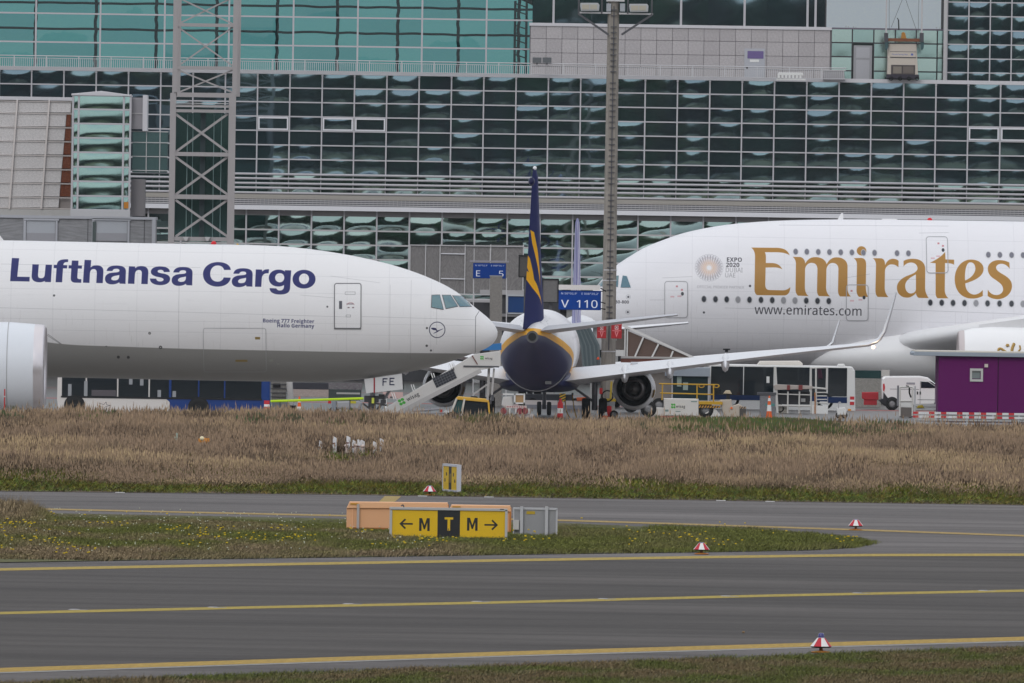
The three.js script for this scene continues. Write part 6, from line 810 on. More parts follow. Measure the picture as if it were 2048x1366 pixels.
// small white cart and litter right of the steps
{ const s = 38, T = thing('hand_cart', 'small white hand cart with bent handle beside the apron bus', 'cart', base(1683, s)); part(T, 'bin', pex([[1673, 816], [1690, 815], [1694, 822], [1692, 830], [1675, 830]], s, 0.6, 0.04), whitePaint); part(T, 'handle', new THREE.TubeGeometry(new THREE.CatmullRomCurve3([[1677, 816], [1677, 807], [1680, 804], [1682, 807]].map((p) => V(W(...p, s)))), 16, 0.03, 6), steel); addWheels(T, s, [1677, 1689], 0.16, 0.1, -0.1); }
// --- city bus under the freighter ---
{
  const s = 40, T = thing('shuttle_bus', 'white and blue shuttle bus seen under the belly of the freighter', 'bus', base(328, s)), w = M([0.62, 0.59, 0.57], 0.45), b = M([0.014, 0.045, 0.19], 0.4);
  part(T, 'front_body', pex([[115, 757], [119, 726], [336, 724], [341, 800], [338, 834], [118, 834], [114, 800]], s, 2.5, 0.06), w); part(T, 'rear_body', pex([[342, 724], [536, 727], [539, 740], [540, 834], [340, 834], [339, 806], [330, 798], [330, 730]], s, 2.5, 0.05, 0.004), b);
  for (const [a, c] of [[124, 171], [174, 234], [237, 297], [300, 338], [343, 396], [399, 448], [451, 523]]) part(T, 'window', pb(a, 730, c, 795 + (a - 124) * 0.008, s, 0.04, 0.02), darkGlass); part(T, 'belt_line', pb(122, 794.5, 524, 798, s, 0.03, 0.03), blackM); for (const [x, y, h] of [[136, 768, 24], [168, 762, 30], [258, 757, 12], [280, 757, 14], [315, 780, 14], [345, 782, 12]]) part(T, 'interior_seat', pb(x, y, x + 7, y + h, s, 0.02, 0.025), M([0.28, 0.29, 0.31], 0.6));
  part(T, 'seat_row', pb(183, 780, 232, 792, s, 0.02, 0.024), M([0.10, 0.09, 0.10], 0.8)); part(T, 'star_logo', ...decal(193, 803, 222, 818, s, 0.012, 128, 64, (c) => { c.fillStyle = '#ccc4bf'; c.fillRect(0, 0, 128, 64); c.strokeStyle = '#5c5a60'; c.lineWidth = 4; c.beginPath(); c.moveTo(20, 14); c.lineTo(64, 26); c.lineTo(84, 4); c.lineTo(90, 28); c.lineTo(124, 34); c.lineTo(84, 42); c.lineTo(60, 60); c.stroke(); c.beginPath(); c.moveTo(4, 36); c.lineTo(44, 46); c.stroke(); })); addWheels(T, s, [149, 397], 0.48, 0.3, -0.1); for (const x of [149, 397]) part(T, 'wheel_arch', new THREE.CylinderGeometry(0.53, 0.53, 0.05, 24).rotateX(Math.PI / 2).translate(...W(x, gY(x, s) - 0.5 * s, s)), blackM); part(T, 'marker_plate', ...decal(528, 801, 539, 821, s, 0.03, 32, 64, (c) => { c.fillStyle = '#c01f2e'; c.fillRect(0, 0, 32, 64); c.fillStyle = '#e8e8e8'; c.fillRect(0, 24, 32, 16); }));
}
// --- grey building-site objects between bus and nose gear ---
{ const s = 39.2, T = thing('baggage_dolly', 'grey cage dolly right of the blue bus', 'dolly', base(556, s)); part(T, 'cage', pb(543, 760, 572, 802, s, 1.2), M([0.30, 0.30, 0.29], 0.8, 0, { map: concTex })); for (const y of [768, 776, 785, 793]) part(T, 'bar', pb(541, y, 573, y + 1.3, s, 0.05, 0.06), steelDark); part(T, 'dark_vent', pb(546, 767, 561, 775, s, 0.03, 0.03), blackM); part(T, 'lower_tank', pb(543, 803, 576, 824, s, 1), M([0.20, 0.215, 0.24], 0.7)); part(T, 'side_panel', pex([[569, 762], [584, 762], [587, 808], [578, 824], [575, 824], [575, 790]], s, 1.2, 0.03, -0.1), M([0.58, 0.57, 0.56], 0.6)); part(T, 'black_hitch', pb(580, 811, 592, 823, s, 0.5), blackM); addWheels(T, s, [552, 570], 0.3, 0.2, -0.2); }
{ const s = 34.8, T = thing('far_container_row', 'pinkish white low container behind the traffic cone', 'container', base(620, s)); part(T, 'box', pb(585, 779, 660, 800, s, 2), M([0.52, 0.44, 0.42], 0.7, 0, { map: concTex })); part(T, 'skid', pb(585, 800, 660, 814, s, 1.8, 0.05), M([0.23, 0.23, 0.25], 0.8)); part(T, 'dark_cover', pb(585, 766, 660, 778.5, s, 2, -0.2), M([0.04, 0.04, 0.05], 0.7)); }
{ const s = 39.6, T = thing('tank_trailer', 'low silver and dark green trailer left of the nose gear', 'trailer', base(690, s)); part(T, 'upper_deck', pb(657, 766, 724, 779, s, 1.3), M([0.25, 0.25, 0.28], 0.6, 0, { map: meadowTex })); part(T, 'dark_side', pb(657, 779, 722, 798, s, 1.4, 0.03), M([0.05, 0.065, 0.065], 0.6)); part(T, 'stripe_print', pb(673, 785, 720, 788.5, s, 0.01, 0.045), M([0.36, 0.37, 0.36], 0.6)); part(T, 'tank', pex([[672, 802], [718, 800], [724, 806], [720, 820], [674, 818]], s, 1, 0.1), M([0.36, 0.37, 0.39], 0.45, 0.2)); part(T, 'yellow_label', pb(699, 802, 712, 807, s, 0.02, 0.02), M([0.5, 0.45, 0.03], 0.6)); part(T, 'support', pb(663, 803, 672, 824, s, 0.4), M([0.24, 0.27, 0.31], 0.6)); part(T, 'red_tip', pb(656, 801, 662, 807, s, 0.1), redM); addWheels(T, s, [668, 712], 0.28, 0.2, -0.2); }
{ const s = 42, T = thing('fluorescent_barrier_pole', 'bright yellow-green pole lying level between bus and nose gear', 'pole', base(632, s)); part(T, 'pole', ptube(541, 802.5, 727, 797, s, 0.062, 10), M([0.50, 0.72, 0.02], 0.5)); for (const x of [560, 700]) part(T, 'stand', ptube(x, 802 - (x - 541) * 0.03, x - 1, gY(x, s), s, 0.03, 6, -0.1), steelDark); }
{ const s = 40.5, T = thing('striped_hurdle', 'pale pink and white hurdle behind the nose gear', 'hurdle', base(782, s)); part(T, 'board', pb(766, 784, 806, 797, s, 0.08), M([0.52, 0.36, 0.34], 0.7)); part(T, 'leg', [pb(770, 797, 773, gY(770, s), s, 0.06), pb(799, 797, 802, gY(800, s), s, 0.06)], whitePaint); part(T, 'stripes', [pb(770, 793, 776, 796, s, 0.01, 0.015), pb(780, 793, 786, 796, s, 0.01, 0.015)], steelDark); }
// --- passenger stairs ---
{
  const s = 42.8, T = thing('passenger_stairs', 'white mobile passenger stairs with green logo under the nose of the freighter', 'boarding stairs', base(880, s)), w = M([0.60, 0.585, 0.57], 0.55), w2 = M([0.46, 0.445, 0.44], 0.6);
  part(T, 'side_panel', pex([[745, 825], [758, 826], [782, 830], [768, 818], [948, 709], [1001, 702], [1001, 733], [962, 740], [838, 805], [800, 832], [742, 838]], s, 0.12, 0.015), w); part(T, 'far_side_panel', pex([[758, 826], [768, 818], [948, 709], [1001, 702], [1001, 733], [962, 740], [838, 805], [800, 832]], s, 0.1, 0.01, -1.7), w);
  part(T, 'stringer', pbar(766, 842, 962, 741, s, 0.2, 0.14, 0.03), w2); part(T, 'platform_lip', pb(927, 731.5, 998, 734.5, s, 1.7, 0.04), steelDark); part(T, 'platform_joint', pbar(944, 711, 955, 729, s, 0.05, 0.03, 0.03), M([0.16, 0.06, 0.05], 0.6));
  const steps = []; for (let k = 0; k < 16; k++) { const t = k / 15, p = W(775 + 170 * t, 824 - 100 * t, s); part(T, 'step', bx(p[0] - 0.16, p[0] + 0.16, p[1] - 0.03, p[1] + 0.03, p[2] - 1.7, p[2] - 0.13), steel); }
  const g0 = W(865, 756, s); part(T, 'grille', pex([[864.5, 757], [906, 738], [914, 756], [873, 776]], s, 0.03, 0.004, 0.02), M([0.045, 0.048, 0.06], 0.5)); const gb = []; for (let k = 1; k < 8; k++) gb.push(pbar(864.5 + 41.5 * k / 8, 757 - 19 * k / 8, 873 + 41 * k / 8, 776 - 20 * k / 8, s, 0.02, 0.012, 0.05)); for (let k = 1; k < 4; k++) gb.push(pbar(864.5 + 8.5 * k / 4, 757 + 19 * k / 4, 906 + 8 * k / 4, 738 + 18 * k / 4, s, 0.02, 0.012, 0.05)); part(T, 'grille_bars', gb, M([0.17, 0.17, 0.19], 0.5));
  const lg = (cx, cy, wpx, hpx, ang) => { const c = W(cx, cy, s), g = new THREE.PlaneGeometry(wpx / s, hpx / s); g.rotateZ(ang); g.translate(c[0], c[1], c[2] + 0.012); return [g, MP([1, 1, 1], { roughness: 0.55, map: canvasTex(256, 80, (x, a, b) => wisag(x, a, b, '#cbc8c4')) })]; };
  part(T, 'logo', ...lg(819.5, 795.5, 52, 16.5, 0.475)); part(T, 'platform_logo', ...lg(974, 716, 29, 9.5, -0.03));
  for (const [a, b] of [[783, 785], [822, 769], [862, 746], [899, 727]]) for (const o of [0, 4.5]) part(T, 'rail_post', pbar(a + o, b, a + o + 5, b + 14, s, 0.045, 0.04, -0.02), whitePaint);
  part(T, 'prop', [pbar(978, 735, 975, 800, s, 0.12, 0.12, -0.5), pbar(988, 737, 983, 800, s, 0.09, 0.09, -0.3), pbar(980, 765, 945, 790, s, 0.08, 0.08, -0.5)], w2); part(T, 'chassis', pb(775, 828, 868, 840, s, 1.6, -0.3), M([0.20, 0.195, 0.2], 0.8)); part(T, 'jack', pbar(985, 790, 985, 802, s, 0.13, 0.13, -0.2), steelDark); addWheels(T, s, [800, 978], 0.3, 0.22, -0.4);
}
{ const s = 41.8; one('blue_banner', 'small blue board with pale print behind the freighter nose', 'sign', [pex([[962, 701], [984, 688], [1003, 686], [1003, 700]], s, 0.08, 0.01)], M([0.035, 0.17, 0.42], 0.55), W(984, 700, s)); }
// --- tractor with yellow roof ---
{
  const s = 41.6, T = thing('tow_tractor', 'tow tractor with yellow roof and dark windows half hidden in the grass', 'tractor', base(942, s)), y = M([0.62, 0.36, 0.05], 0.5), w = M([0.58, 0.55, 0.50], 0.6);
  part(T, 'roof', pex([[912, 796], [916, 793], [972, 798], [978, 802], [977, 805], [912, 799]], s, 1.5, 0.03, 0.06), y); part(T, 'windscreen', pex([[903, 829], [916, 798], [928, 799], [924, 830]], s, 0.05, 0.005, -0.03), M([0.045, 0.10, 0.10], 0.08, 0.2)); part(T, 'side_window', pex([[930, 799], [975, 804], [977, 834], [926, 832]], s, 0.05, 0.005, -0.03), darkGlass); part(T, 'rear_window', pb(925, 800, 972, 832, s, 0.05, -1.4), darkGlass);
  for (const [a, b, c, d] of [[913, 797, 899, 833], [929, 798, 922, 833]]) part(T, 'pillar', pbar(a, b, c, d, s, 0.09, 0.1, 0.02), w); part(T, 'yellow_post', pbar(977, 804, 979, 834, s, 0.08, 0.08, 0.04), y); part(T, 'body', pex([[893, 834], [980, 834], [985, 862], [890, 862]], s, 1.6, 0.05, 0.03), w); part(T, 'exhaust', ptube(981, 796, 981, 808, s, 0.045, 8), steelDark); addWheels(T, s, [905, 968], 0.4, 0.3, 0.05);
}
{ const s = 40.2, T = thing('white_red_hose_cart', 'white cart with red reels below the navy twin-jet tail', 'cart', base(1035, s)); part(T, 'frame', [pb(1006, 787, 1048, 790, s, 0.06), pb(1028, 787, 1031, 808, s, 0.06), pb(1047, 787, 1050, 808, s, 0.06), pb(1028, 805, 1050, 808, s, 0.06)], whitePaint); part(T, 'white_bags', pex([[1003, 810], [1006, 794], [1024, 792], [1027, 811], [1010, 816]], s, 0.6, 0.06, -0.1), M([0.6, 0.585, 0.57], 0.8)); part(T, 'cardboard', pb(1031, 790, 1047, 805, s, 0.3, -0.1), M([0.45, 0.29, 0.15], 0.8)); part(T, 'print_bar', ...decal(1012, 811, 1053, 816.5, s, 0.03, 256, 32, (c) => { c.fillStyle = '#d9cfcb'; c.fillRect(0, 0, 256, 32); c.fillStyle = '#a05058'; for (let i = 0; i < 11; i++) c.fillRect(8 + i * 22, 8, 14, 16); })); for (const x of [1007, 1040, 1050]) part(T, 'red_reel', new THREE.CylinderGeometry(0.16, 0.16, 0.3, 14).rotateX(Math.PI / 2).translate(...W(x, 822, s)), M([0.26, 0.06, 0.07], 0.7)); part(T, 'bed', pb(1000, 828, 1068, 840, s, 1.4), M([0.50, 0.46, 0.45], 0.7)); for (const x of [1018, 1030, 1056]) part(T, 'side_bar', pb(x, 817, x + 3, 829, s, 0.06), whitePaint); addWheels(T, s, [1012, 1058], 0.22, 0.15, -0.1); }
{ const s = 36.8, T = thing('ground_power_unit', 'pale low ground unit with grey stripe and hazard plate under the twin-jet', 'ground unit', base(1110, s)); part(T, 'body', pb(1050, 801, 1168, 832, s, 1.8), M([0.55, 0.50, 0.49], 0.7)); part(T, 'grey_stripe', pb(1050, 810, 1168, 822, s, 0.03, 0.02), M([0.22, 0.22, 0.25], 0.7)); part(T, 'dark_upper', pb(1050, 789, 1146, 801, s, 1.6, -0.1), M([0.04, 0.042, 0.05], 0.7)); part(T, 'hazard_plate', ...decal(1119, 787, 1131, 803, s, 0.05, 64, 80, (c) => { c.fillStyle = '#222'; c.fillRect(0, 0, 64, 80); c.fillStyle = '#d2a60c'; for (let i = -2; i < 5; i++) { c.beginPath(); c.moveTo(0, i * 28 + 28); c.lineTo(0, i * 28 + 42); c.lineTo(64, i * 28 + 14); c.lineTo(64, i * 28); c.fill(); } })); part(T, 'orange_drum', pex([[1153, 795], [1183, 794], [1184, 801], [1154, 802]], s, 0.5, 0.04, 0.1), M([0.6, 0.14, 0.06], 0.7)); addWheels(T, s, [1065, 1150], 0.3, 0.2, -0.2); }
{ const s = 40, T = thing('fire_extinguisher_trolley', 'red and white extinguisher trolley under the twin-jet belly', 'extinguisher', base(1120, s)); part(T, 'bottle', new THREE.LatheGeometry([[0.001, 0], [0.13, 0], [0.14, 0.1], [0.14, 0.7], [0.06, 0.85], [0.05, 0.95], [0.001, 0.96]].map((p) => new THREE.Vector2(...p)), 16).translate(T.position.x, 0.25, T.position.z), redM); part(T, 'white_label', new THREE.CylinderGeometry(0.144, 0.144, 0.25, 16).translate(T.position.x, 0.6, T.position.z), whitePaint); part(T, 'handle', [ptube(1116, 800, 1116, 842, s, 0.02, 6, -0.1), ptube(1124, 800, 1124, 842, s, 0.02, 6, -0.1)], steelDark); addWheels(T, s, [1116, 1124], 0.12, 0.06, 0); }
{ const s = 39.2, T = thing('yellow_hose_stand', 'yellow hoses and stand by the left of the right main gear', 'hose', base(1140, s)); part(T, 'hose', [[[1145, 790], [1148, 815], [1153, 836]], [[1130, 800], [1134, 825], [1141, 838]]].map((l) => new THREE.TubeGeometry(new THREE.CatmullRomCurve3(l.map((p) => V(W(...p, s)))), 20, 0.03, 6)), M([0.6, 0.36, 0.05], 0.6)); part(T, 'stand', pb(1143, 786, 1147, 791, s, 0.1), steelDark); }
{ const s = 38.9, T = thing('yellow_tow_bar', 'yellow bar and red extinguisher behind the right main gear', 'tow bar', base(1215, s)); part(T, 'bar', pb(1199, 797, 1232, 803, s, 0.15), M([0.55, 0.38, 0.03], 0.6)); part(T, 'upright', pbar(1223, 763, 1221, 798, s, 0.1, 0.08), M([0.5, 0.36, 0.05], 0.6)); part(T, 'red_bottle', pex([[1213, 812], [1218, 808], [1223, 812], [1224, 834], [1212, 834]], s, 0.3, 0.04), redM); part(T, 'red_flag', pb(1199, 776, 1205, 788, s, 0.04, 0.1), redM); part(T, 'cable_loop', new THREE.TorusGeometry(0.28, 0.035, 6, 24).translate(...W(1215, 792, s)), blackM); part(T, 'wheel_base', pb(1202, 803, 1230, 812, s, 0.3), M([0.3, 0.3, 0.31], 0.7)); addWheels(T, s, [1206, 1228], 0.22, 0.14, 0); }
// clutter lying on the apron left of the tractor
{ const s = 40.8, T = thing('folded_tow_bar', 'grey folded equipment lying on the apron behind the stairs', 'tow bar', base(850, s)); part(T, 'bars', [ptube(826, 822, 882, 818, s, 0.06, 6), ptube(836, 828, 890, 826, s, 0.05, 6), pb(848, 815, 862, 823, s, 0.4)], M([0.25, 0.25, 0.27], 0.7)); part(T, 'red_grip', pb(880, 819, 885, 826, s, 0.1), redM); part(T, 'pale_bag', pex([[884, 828], [890, 821], [900, 822], [902, 830]], s, 0.3, 0.04), M([0.5, 0.52, 0.53], 0.8)); addWheels(T, s, [832, 885], 0.2, 0.1, 0); }
// ================= airfield signs, markers =================
{
  const s = 67.6, T = thing('taxiway_sign', 'long yellow sign with black T panel between two letters M and arrows', 'sign', base(897, s));
  const tex = canvasTex(1024, 256, (c, w, h) => { const k = 1024 / 228; c.fillStyle = '#dcb200'; c.fillRect(0, 0, w, h); c.fillStyle = '#16181c'; c.fillRect(412, 0, 204, h); c.font = 'bold 150px sans-serif';
    const Mm = (x) => { c.beginPath(); c.moveTo(x, 192); c.lineTo(x, 72); c.lineTo(x + 26, 72); c.lineTo(x + 48, 140); c.lineTo(x + 70, 72); c.lineTo(x + 96, 72); c.lineTo(x + 96, 192); c.lineTo(x + 74, 192); c.lineTo(x + 74, 112); c.lineTo(x + 54, 176); c.lineTo(x + 42, 176); c.lineTo(x + 22, 112); c.lineTo(x + 22, 192); c.fill(); };
    c.fillStyle = '#15171a'; Mm(246); Mm(680); c.strokeStyle = '#15171a'; c.lineWidth = 16; c.lineJoin = 'miter'; c.beginPath(); c.moveTo(78, 128); c.lineTo(188, 128); c.stroke(); c.beginPath(); c.moveTo(122, 84); c.lineTo(78, 128); c.lineTo(122, 172); c.stroke(); c.beginPath(); c.moveTo(838, 136); c.lineTo(950, 136); c.stroke(); c.beginPath(); c.moveTo(906, 92); c.lineTo(950, 136); c.lineTo(906, 180); c.stroke();
    c.fillStyle = '#dcb200'; c.fillRect(476, 66, 78, 20); c.fillRect(503, 66, 24, 124); c.fillStyle = '#7c6a30'; c.fillRect(508, 170, 10, 24); for (let i = 0; i < 60; i++) { c.fillStyle = `rgba(90,70,20,${0.12 * rnd()})`; c.fillRect(rr(0, 1024), rr(180, 256), rr(2, 30), rr(2, 10)); } });
  const fr = M([0.46, 0.46, 0.46], 0.5, 0.2), mt = MP([1, 1, 1], { map: tex, roughness: 0.5 });
  const x0 = 784, x1 = 1010, seg = [[784, 875], [875, 920], [920, 1010]];
  for (const [a, b] of seg) { const g = pb(a, 1020.5, b, 1075.5, s, 0.05), uv = g.attributes.uv; for (let i = 0; i < uv.count; i++) uv.setX(i, (a - x0 + uv.getX(i) * (b - a)) / (x1 - x0)); part(T, 'face_panel', g, mt); }
  part(T, 'frame', [pb(779, 1016, 1015, 1020.5, s, 0.3, 0.04), pb(779, 1075.5, 1015, 1079.5, s, 0.3, 0.04), pb(779, 1020.5, 784, 1075.5, s, 0.3, 0.04), pb(1010, 1020.5, 1015, 1075.5, s, 0.3, 0.04)], fr); part(T, 'back', pb(782, 1018, 1012, 1078, s, 0.2, -0.06), greyM);
  for (const x of [800, 860, 930, 995]) part(T, 'foot', pb(x - 3, 1079, x + 3, 1084, s, 0.15, -0.1), steel); part(T, 'maker_plate', pb(1000, 1018, 1008, 1019.5, s, 0.01, 0.045), blackM);
}
for (const [x0, x1, y0, y1, s, lab] of [[693, 897, 1003.5, 1063, 65.9, 'peach orange sign housing seen from behind, left of the yellow sign'], [897, 1022.5, 1009.5, 1070, 66.2, 'peach orange sign housing seen from behind, right part hidden by the yellow sign']]) {
  const T = thing('sign_housing', lab, 'sign', base((x0 + x1) / 2, s)), pk = M([0.80, 0.45, 0.25], 0.6), pk2 = M([0.72, 0.39, 0.21], 0.6), ob = M([0.42, 0.15, 0.045], 0.65);
  part(T, 'box', pb(x0, y0 + 14, x1, y1 - 6, s, 0.45), pk2); part(T, 'sloped_top', pex([[x0, y0 + 13], [x0 + 6, y0], [x1 - 2, y0 + 2], [x1, y0 + 14]], s, 0.6, 0.02, 0.06), pk); part(T, 'base', pb(x0 + 1, y1 - 7, x1, y1, s, 0.4, 0.01), ob); part(T, 'end_cap', pb(x1 - 4, y0 + 6, x1, y1 - 6, s, 0.5, 0.05), M([0.50, 0.19, 0.05], 0.6)); part(T, 'yellow_patch', pb(x0 + 8, y0 + 2.6, x0 + 24, y0 + 5.6, s, 0.02, 0.09), M([0.55, 0.28, 0.05], 0.7));
  if (x0 < 800) { part(T, 'post', pb(713.5, 1008, 718.5, 1067, s, 0.12, 0.1), M([0.42, 0.39, 0.38], 0.6)); part(T, 'rib', pb(704, 1019, 706, 1057, s, 0.03, 0.02), pk); } else part(T, 'cable', new THREE.TubeGeometry(new THREE.CatmullRomCurve3([[802, 1012], [806, 1010], [808, 1015]].map((p) => V(W(...p, s)))), 10, 0.02, 5), steelDark);
}
{ const s = 66.6, T = thing('grey_sign_back', 'grey back of a sign with two posts, right of the yellow sign', 'sign', base(1072, s)), gm = M([0.30, 0.30, 0.31], 0.55, 0.1), lg = M([0.48, 0.48, 0.50], 0.5, 0.1); part(T, 'panel', pb(1028, 1019, 1112, 1075, s, 0.1), gm); part(T, 'frame', [pb(1026, 1015.5, 1115, 1019.5, s, 0.2, 0.03), pb(1111.5, 1019, 1115, 1076, s, 0.2, 0.03), pb(1026, 1019, 1028.5, 1074, s, 0.2, 0.03)], lg); for (const x of [1043, 1093]) part(T, 'post', pb(x - 3, 1013, x + 3, 1076, s, 0.12, 0.12), lg); part(T, 'switch_box', pb(1027, 1040, 1038, 1059, s, 0.2, 0.15), M([0.50, 0.48, 0.46], 0.6)); part(T, 'yellow_label', pb(1053, 1022.5, 1070, 1028.5, s, 0.01, 0.012), M([0.45, 0.31, 0.03], 0.6)); for (const x of [1038, 1100]) part(T, 'foot', pb(x - 3, 1075, x + 3, 1080, s, 0.2), steel); }
{ // small sign on the far side, turned almost edge-on
  const s = 56.6, b = base(906, s), T = thing('far_taxiway_sign', 'small yellow and black sign turned edge-on at the far grass edge', 'sign', b); T.world = false; T.rotation.y = -1.32;
  const tex = canvasTex(256, 128, (c) => { c.fillStyle = '#d3ad08'; c.fillRect(0, 0, 256, 128); c.fillStyle = '#1b1b1c'; c.fillRect(100, 0, 52, 128); c.fillStyle = '#c9a52a'; c.fillRect(120, 40, 10, 50); c.fillStyle = '#1b1b1c'; for (const [x, y] of [[56, 40], [30, 74], [184, 42], [212, 76]]) c.fillRect(x - 8, y - 6, 18, 18); });
  part(T, 'face_panel', bx(-1.0, 1.0, 0.1, 0.92, 0.08, 0.11), MP([1, 1, 1], { map: tex, roughness: 0.5 })); part(T, 'frame', [bx(-1.08, 1.08, 0.92, 1.0, -0.02, 0.13), bx(-1.08, 1.08, 0.03, 0.1, -0.02, 0.13), bx(-1.08, -1.0, 0.1, 0.92, -0.02, 0.13), bx(1.0, 1.08, 0.1, 0.92, -0.02, 0.13)], M([0.52, 0.53, 0.58], 0.5)); part(T, 'back', bx(-1, 1, 0.06, 0.95, -0.01, 0.07), greyM); for (const x of [-0.8, 0.8]) part(T, 'foot', bx(x - 0.04, x + 0.04, 0, 0.05, -0.05, 0.05), steel);
}
// edge markers
const redSec = M([0.50, 0.035, 0.05], 0.5), whiteSec = M([0.74, 0.73, 0.72], 0.5);
for (const [px, py, blue, lab, off] of [[1642, 1306, true, 'red and white edge marker with a blue lamp on the near taxiway edge', 0.5], [1403, 1109, false, 'red and white edge marker below the yellow flowers of the island', 0], [1711.5, 1060.5, false, 'red and white edge marker on the back taxiway line beyond the island tip', 0], [859, 991, false, 'red and white edge marker left of the small turned sign', 0.2]]) {
  const g = G(px, py), T = thing('edge_marker', lab, 'marker', g, 'red and white taxiway edge markers'), R = 0.232, L = (p, n = 24, a = 0, l = Math.PI * 2) => new THREE.LatheGeometry(p.map((q) => new THREE.Vector2(...q)), n, a, l).translate(...g);
  part(T, 'base', L([[0.001, 0.05], [0.05, 0.055], [0.2, 0.03], [0.215, 0.005], [0.001, 0.003]]), M([0.55, 0.19, 0.04], 0.6)); part(T, 'stem', L([[0.04, 0.04], [0.035, 0.15]], 12), M([0.2, 0.08, 0.03], 0.7));
  for (let k = 0; k < 8; k++) part(T, 'cone_sector', L([[R, 0.145], [0.085, 0.325]], 4, (k + off) * Math.PI / 4 - Math.PI / 8, Math.PI / 4), k % 2 ? redSec : whiteSec);
  part(T, 'underside', L([[0.04, 0.135], [0.2, 0.115], [R, 0.143]]), M([0.02, 0.035, 0.03], 0.8)); part(T, 'cap', L([[0.086, 0.32], [0.06, 0.345], [0.001, 0.348]], 16), M([0.2, 0.2, 0.3], 0.5)); if (blue) part(T, 'blue_lamp', L([[0.07, 0.34], [0.066, 0.40], [0.045, 0.43], [0.001, 0.435]], 16), MP([0.015, 0.015, 0.16], { roughness: 0.2, clearcoat: 0.6 }));
}
// centre-line lights
[[155, 1220], [432, 1215.5], [703, 1208.5], [960, 1204], [1212, 1198.5], [1457, 1193], [1720, 1187], [1972, 1182]].forEach(([px, py], i) => { const g = G(px, py), T = thing('centreline_light', `flat pale inset light beside the taxiway centre line, ${['first', 'second', 'third', 'fourth', 'fifth', 'sixth', 'seventh', 'eighth'][i]} from the left`, 'inset light', g, 'inset lights along the centre line'); part(T, 'fixture', new THREE.LatheGeometry([[0.001, 0.022], [0.1, 0.02], [0.15, 0.006], [0.15, 0.0]].map((p) => new THREE.Vector2(...p)), 16).translate(...g).translate(-0.07, 0, 0), M([0.34, 0.33, 0.34], 0.5, 0.2)); part(T, 'patch', new THREE.CylinderGeometry(0.16, 0.16, 0.008, 16).translate(g[0] + 0.1, 0.01, g[2] + 0.2), M([0.25, 0.25, 0.26], 0.8)); });
{ const g = G(1487, 1267); const p = new THREE.IcosahedronGeometry(0.035, 1); p.scale(1, 0.8, 1); one('loose_stone', 'tiny brown stone lying on the near taxiway', 'stone', [p.translate(g[0], 0.03, g[2])], M([0.25, 0.17, 0.10], 0.9), [g[0], 0.004, g[2]]); }
// pale chips on the far road edge
[[240, 986], [845, 993], [978, 995], [1442, 1002], [1540, 1004]].forEach(([px, py], i) => { const g = G(px, py); one('edge_plate', `thin white plate flush with the far road edge, ${['first', 'second', 'third', 'fourth', 'fifth', 'sixth', 'seventh', 'eighth'][i]} from the left`, 'plate', [new THREE.BoxGeometry(0.32, 0.02, 0.25).translate(g[0], 0.016, g[2])], M([0.62, 0.62, 0.6], 0.6), [g[0], 0.006, g[2]], 'white plates along the far road edge'); });
// white stakes in the meadow
const meadowAt = (px, py, D) => { const u = px - 1024, v = py - 683, x = (u * CR + v * SR) * D / F; return [x, bankH(x, D), -D]; };
const stakeTop = (px, py, D) => HC - ((-(px - 1024) * SR + (py - 683) * CR) - HZ) * D / F;
[[641, 881, 'first white stake at the left end of the cluster'], [669.5, 873, 'second white stake from the left of the cluster'], [697, 872, 'tallest white stake left of the middle of the cluster'], [708, 880, 'short white stake just left of the middle pair'], [718.5, 879, 'left stake of the close middle pair'], [725.5, 880, 'right stake of the close middle pair'], [750, 883, 'short white stake second from the right end'], [763.5, 877, 'white stake at the right end of the cluster']].forEach(([px, py, lab]) => { const D = 465, b = meadowAt(px, py, D), t = stakeTop(px, py, D), T = thing('white_stake', lab, 'stake', b, 'white stakes in the meadow'); part(T, 'plank', new THREE.ExtrudeGeometry(new THREE.Shape([new THREE.Vector2(-0.075, b[1]), new THREE.Vector2(0.075, b[1]), new THREE.Vector2(0.075, t - 0.06), new THREE.Vector2(-0.03, t), new THREE.Vector2(-0.075, t)]), { depth: 0.06, bevelEnabled: false }).translate(b[0], 0, b[2]), M([0.72, 0.72, 0.74], 0.5)); part(T, 'dark_band', bx(b[0] - 0.077, b[0] + 0.02, t - 0.3, t - 0.24, b[2] - 0.004, b[2] + 0.064), M([0.2, 0.1, 0.1], 0.6)); });
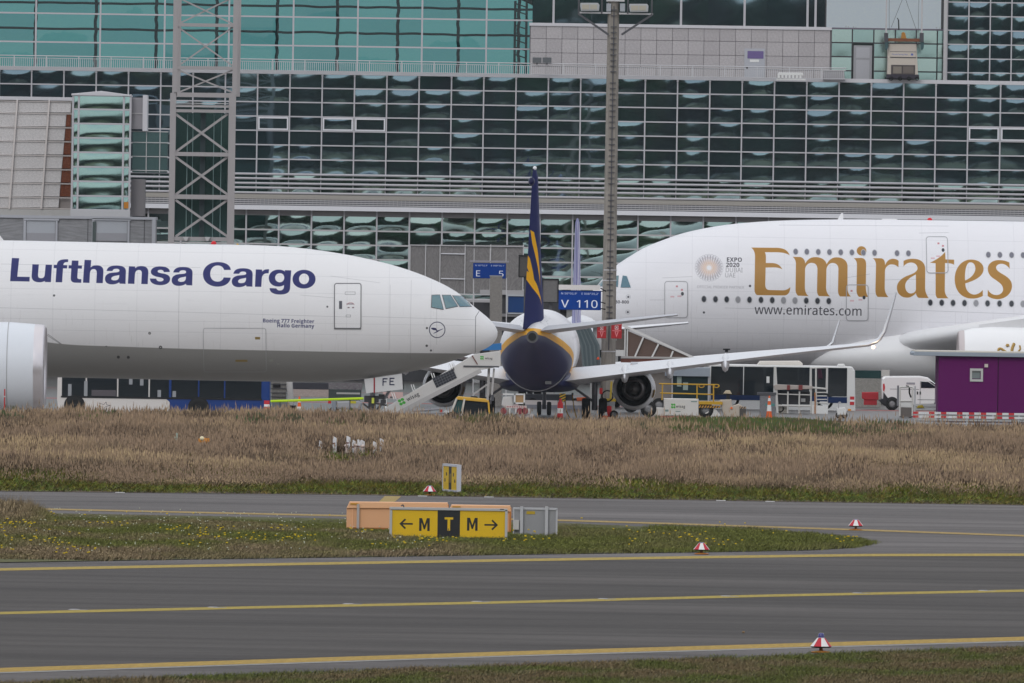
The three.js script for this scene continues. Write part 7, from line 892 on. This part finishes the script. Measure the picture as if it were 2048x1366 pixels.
for (const [px, py, w] of [[693, 889, 'left'], [711, 888, 'middle'], [725, 890, 'right']]) { const D = 464.8, b = meadowAt(px, py, D), t = stakeTop(px, py, D); one('ground_lamp_box', `pale pink low lamp box among the white stakes, ${w} one of three`, 'lamp box', [new THREE.SphereGeometry(0.09, 12, 8).scale(1, 0.7, 1).translate(b[0], t - 0.05, b[2]), new THREE.CylinderGeometry(0.05, 0.06, t - b[1], 8).translate(b[0], (t + b[1]) / 2 - 0.05, b[2])], M([0.58, 0.47, 0.43], 0.6), b, 'lamp boxes among the stakes'); }
{ const D = 464, b = meadowAt(407, 885, D), t = stakeTop(407, 876, D), T = thing('orange_marker_lamp', 'orange marker lamp in the dry meadow at the left', 'lamp', b), o = M([0.62, 0.25, 0.04], 0.5); part(T, 'stem', tube(b, [b[0], t - 0.1, b[2]], 0.05), o); part(T, 'head', new THREE.SphereGeometry(0.16, 14, 10).scale(1.1, 0.85, 1).translate(b[0], t - 0.12, b[2]), o); part(T, 'lens', new THREE.SphereGeometry(0.09, 12, 8).translate(b[0] - 0.06, t - 0.02, b[2] + 0.12), M([0.8, 0.7, 0.45], 0.2)); part(T, 'bracket', [bx(b[0] - 0.2, b[0] - 0.08, t - 0.16, t - 0.02, b[2] - 0.04, b[2] + 0.04), bx(b[0] + 0.1, b[0] + 0.22, t - 0.14, t, b[2] - 0.04, b[2] + 0.04)], o); }
{ const D = 466, b = meadowAt(352, 885, D), t = stakeTop(352, 866, D); one('pale_reed_stem', 'pale striped stake in the meadow left of the orange lamp', 'stake', [tube(b, [b[0] + 0.03, t, b[2]], 0.045, 6), bx(b[0] - 0.06, b[0] + 0.06, t - 0.2, t - 0.14, b[2] - 0.05, b[2] + 0.05), bx(b[0] - 0.06, b[0] + 0.06, t - 0.38, t - 0.32, b[2] - 0.05, b[2] + 0.05)], M([0.36, 0.42, 0.36], 0.7), b); }
{ const s = 46.5, T = thing('red_marker_pole', 'thin red pole before the engine at the far left', 'pole', (() => { const p = W(9, 815, s); return [p[0], bankH(p[0], F / s), p[2]]; })()), p = T.position, t = W(9.5, 778, s); part(T, 'pole', tube([p.x, p.y, p.z], [t[0], t[1], p.z], 0.03, 6), redM); part(T, 'white_ring', tube([p.x, t[1] - 0.35, p.z], [p.x, t[1] - 0.3, p.z], 0.034, 6), whitePaint); }
// everything casts and takes shade
scene.traverse((o) => { if (o.isMesh) { o.castShadow = true; o.receiveShadow = true; } });
renderer.render(scene, camera);
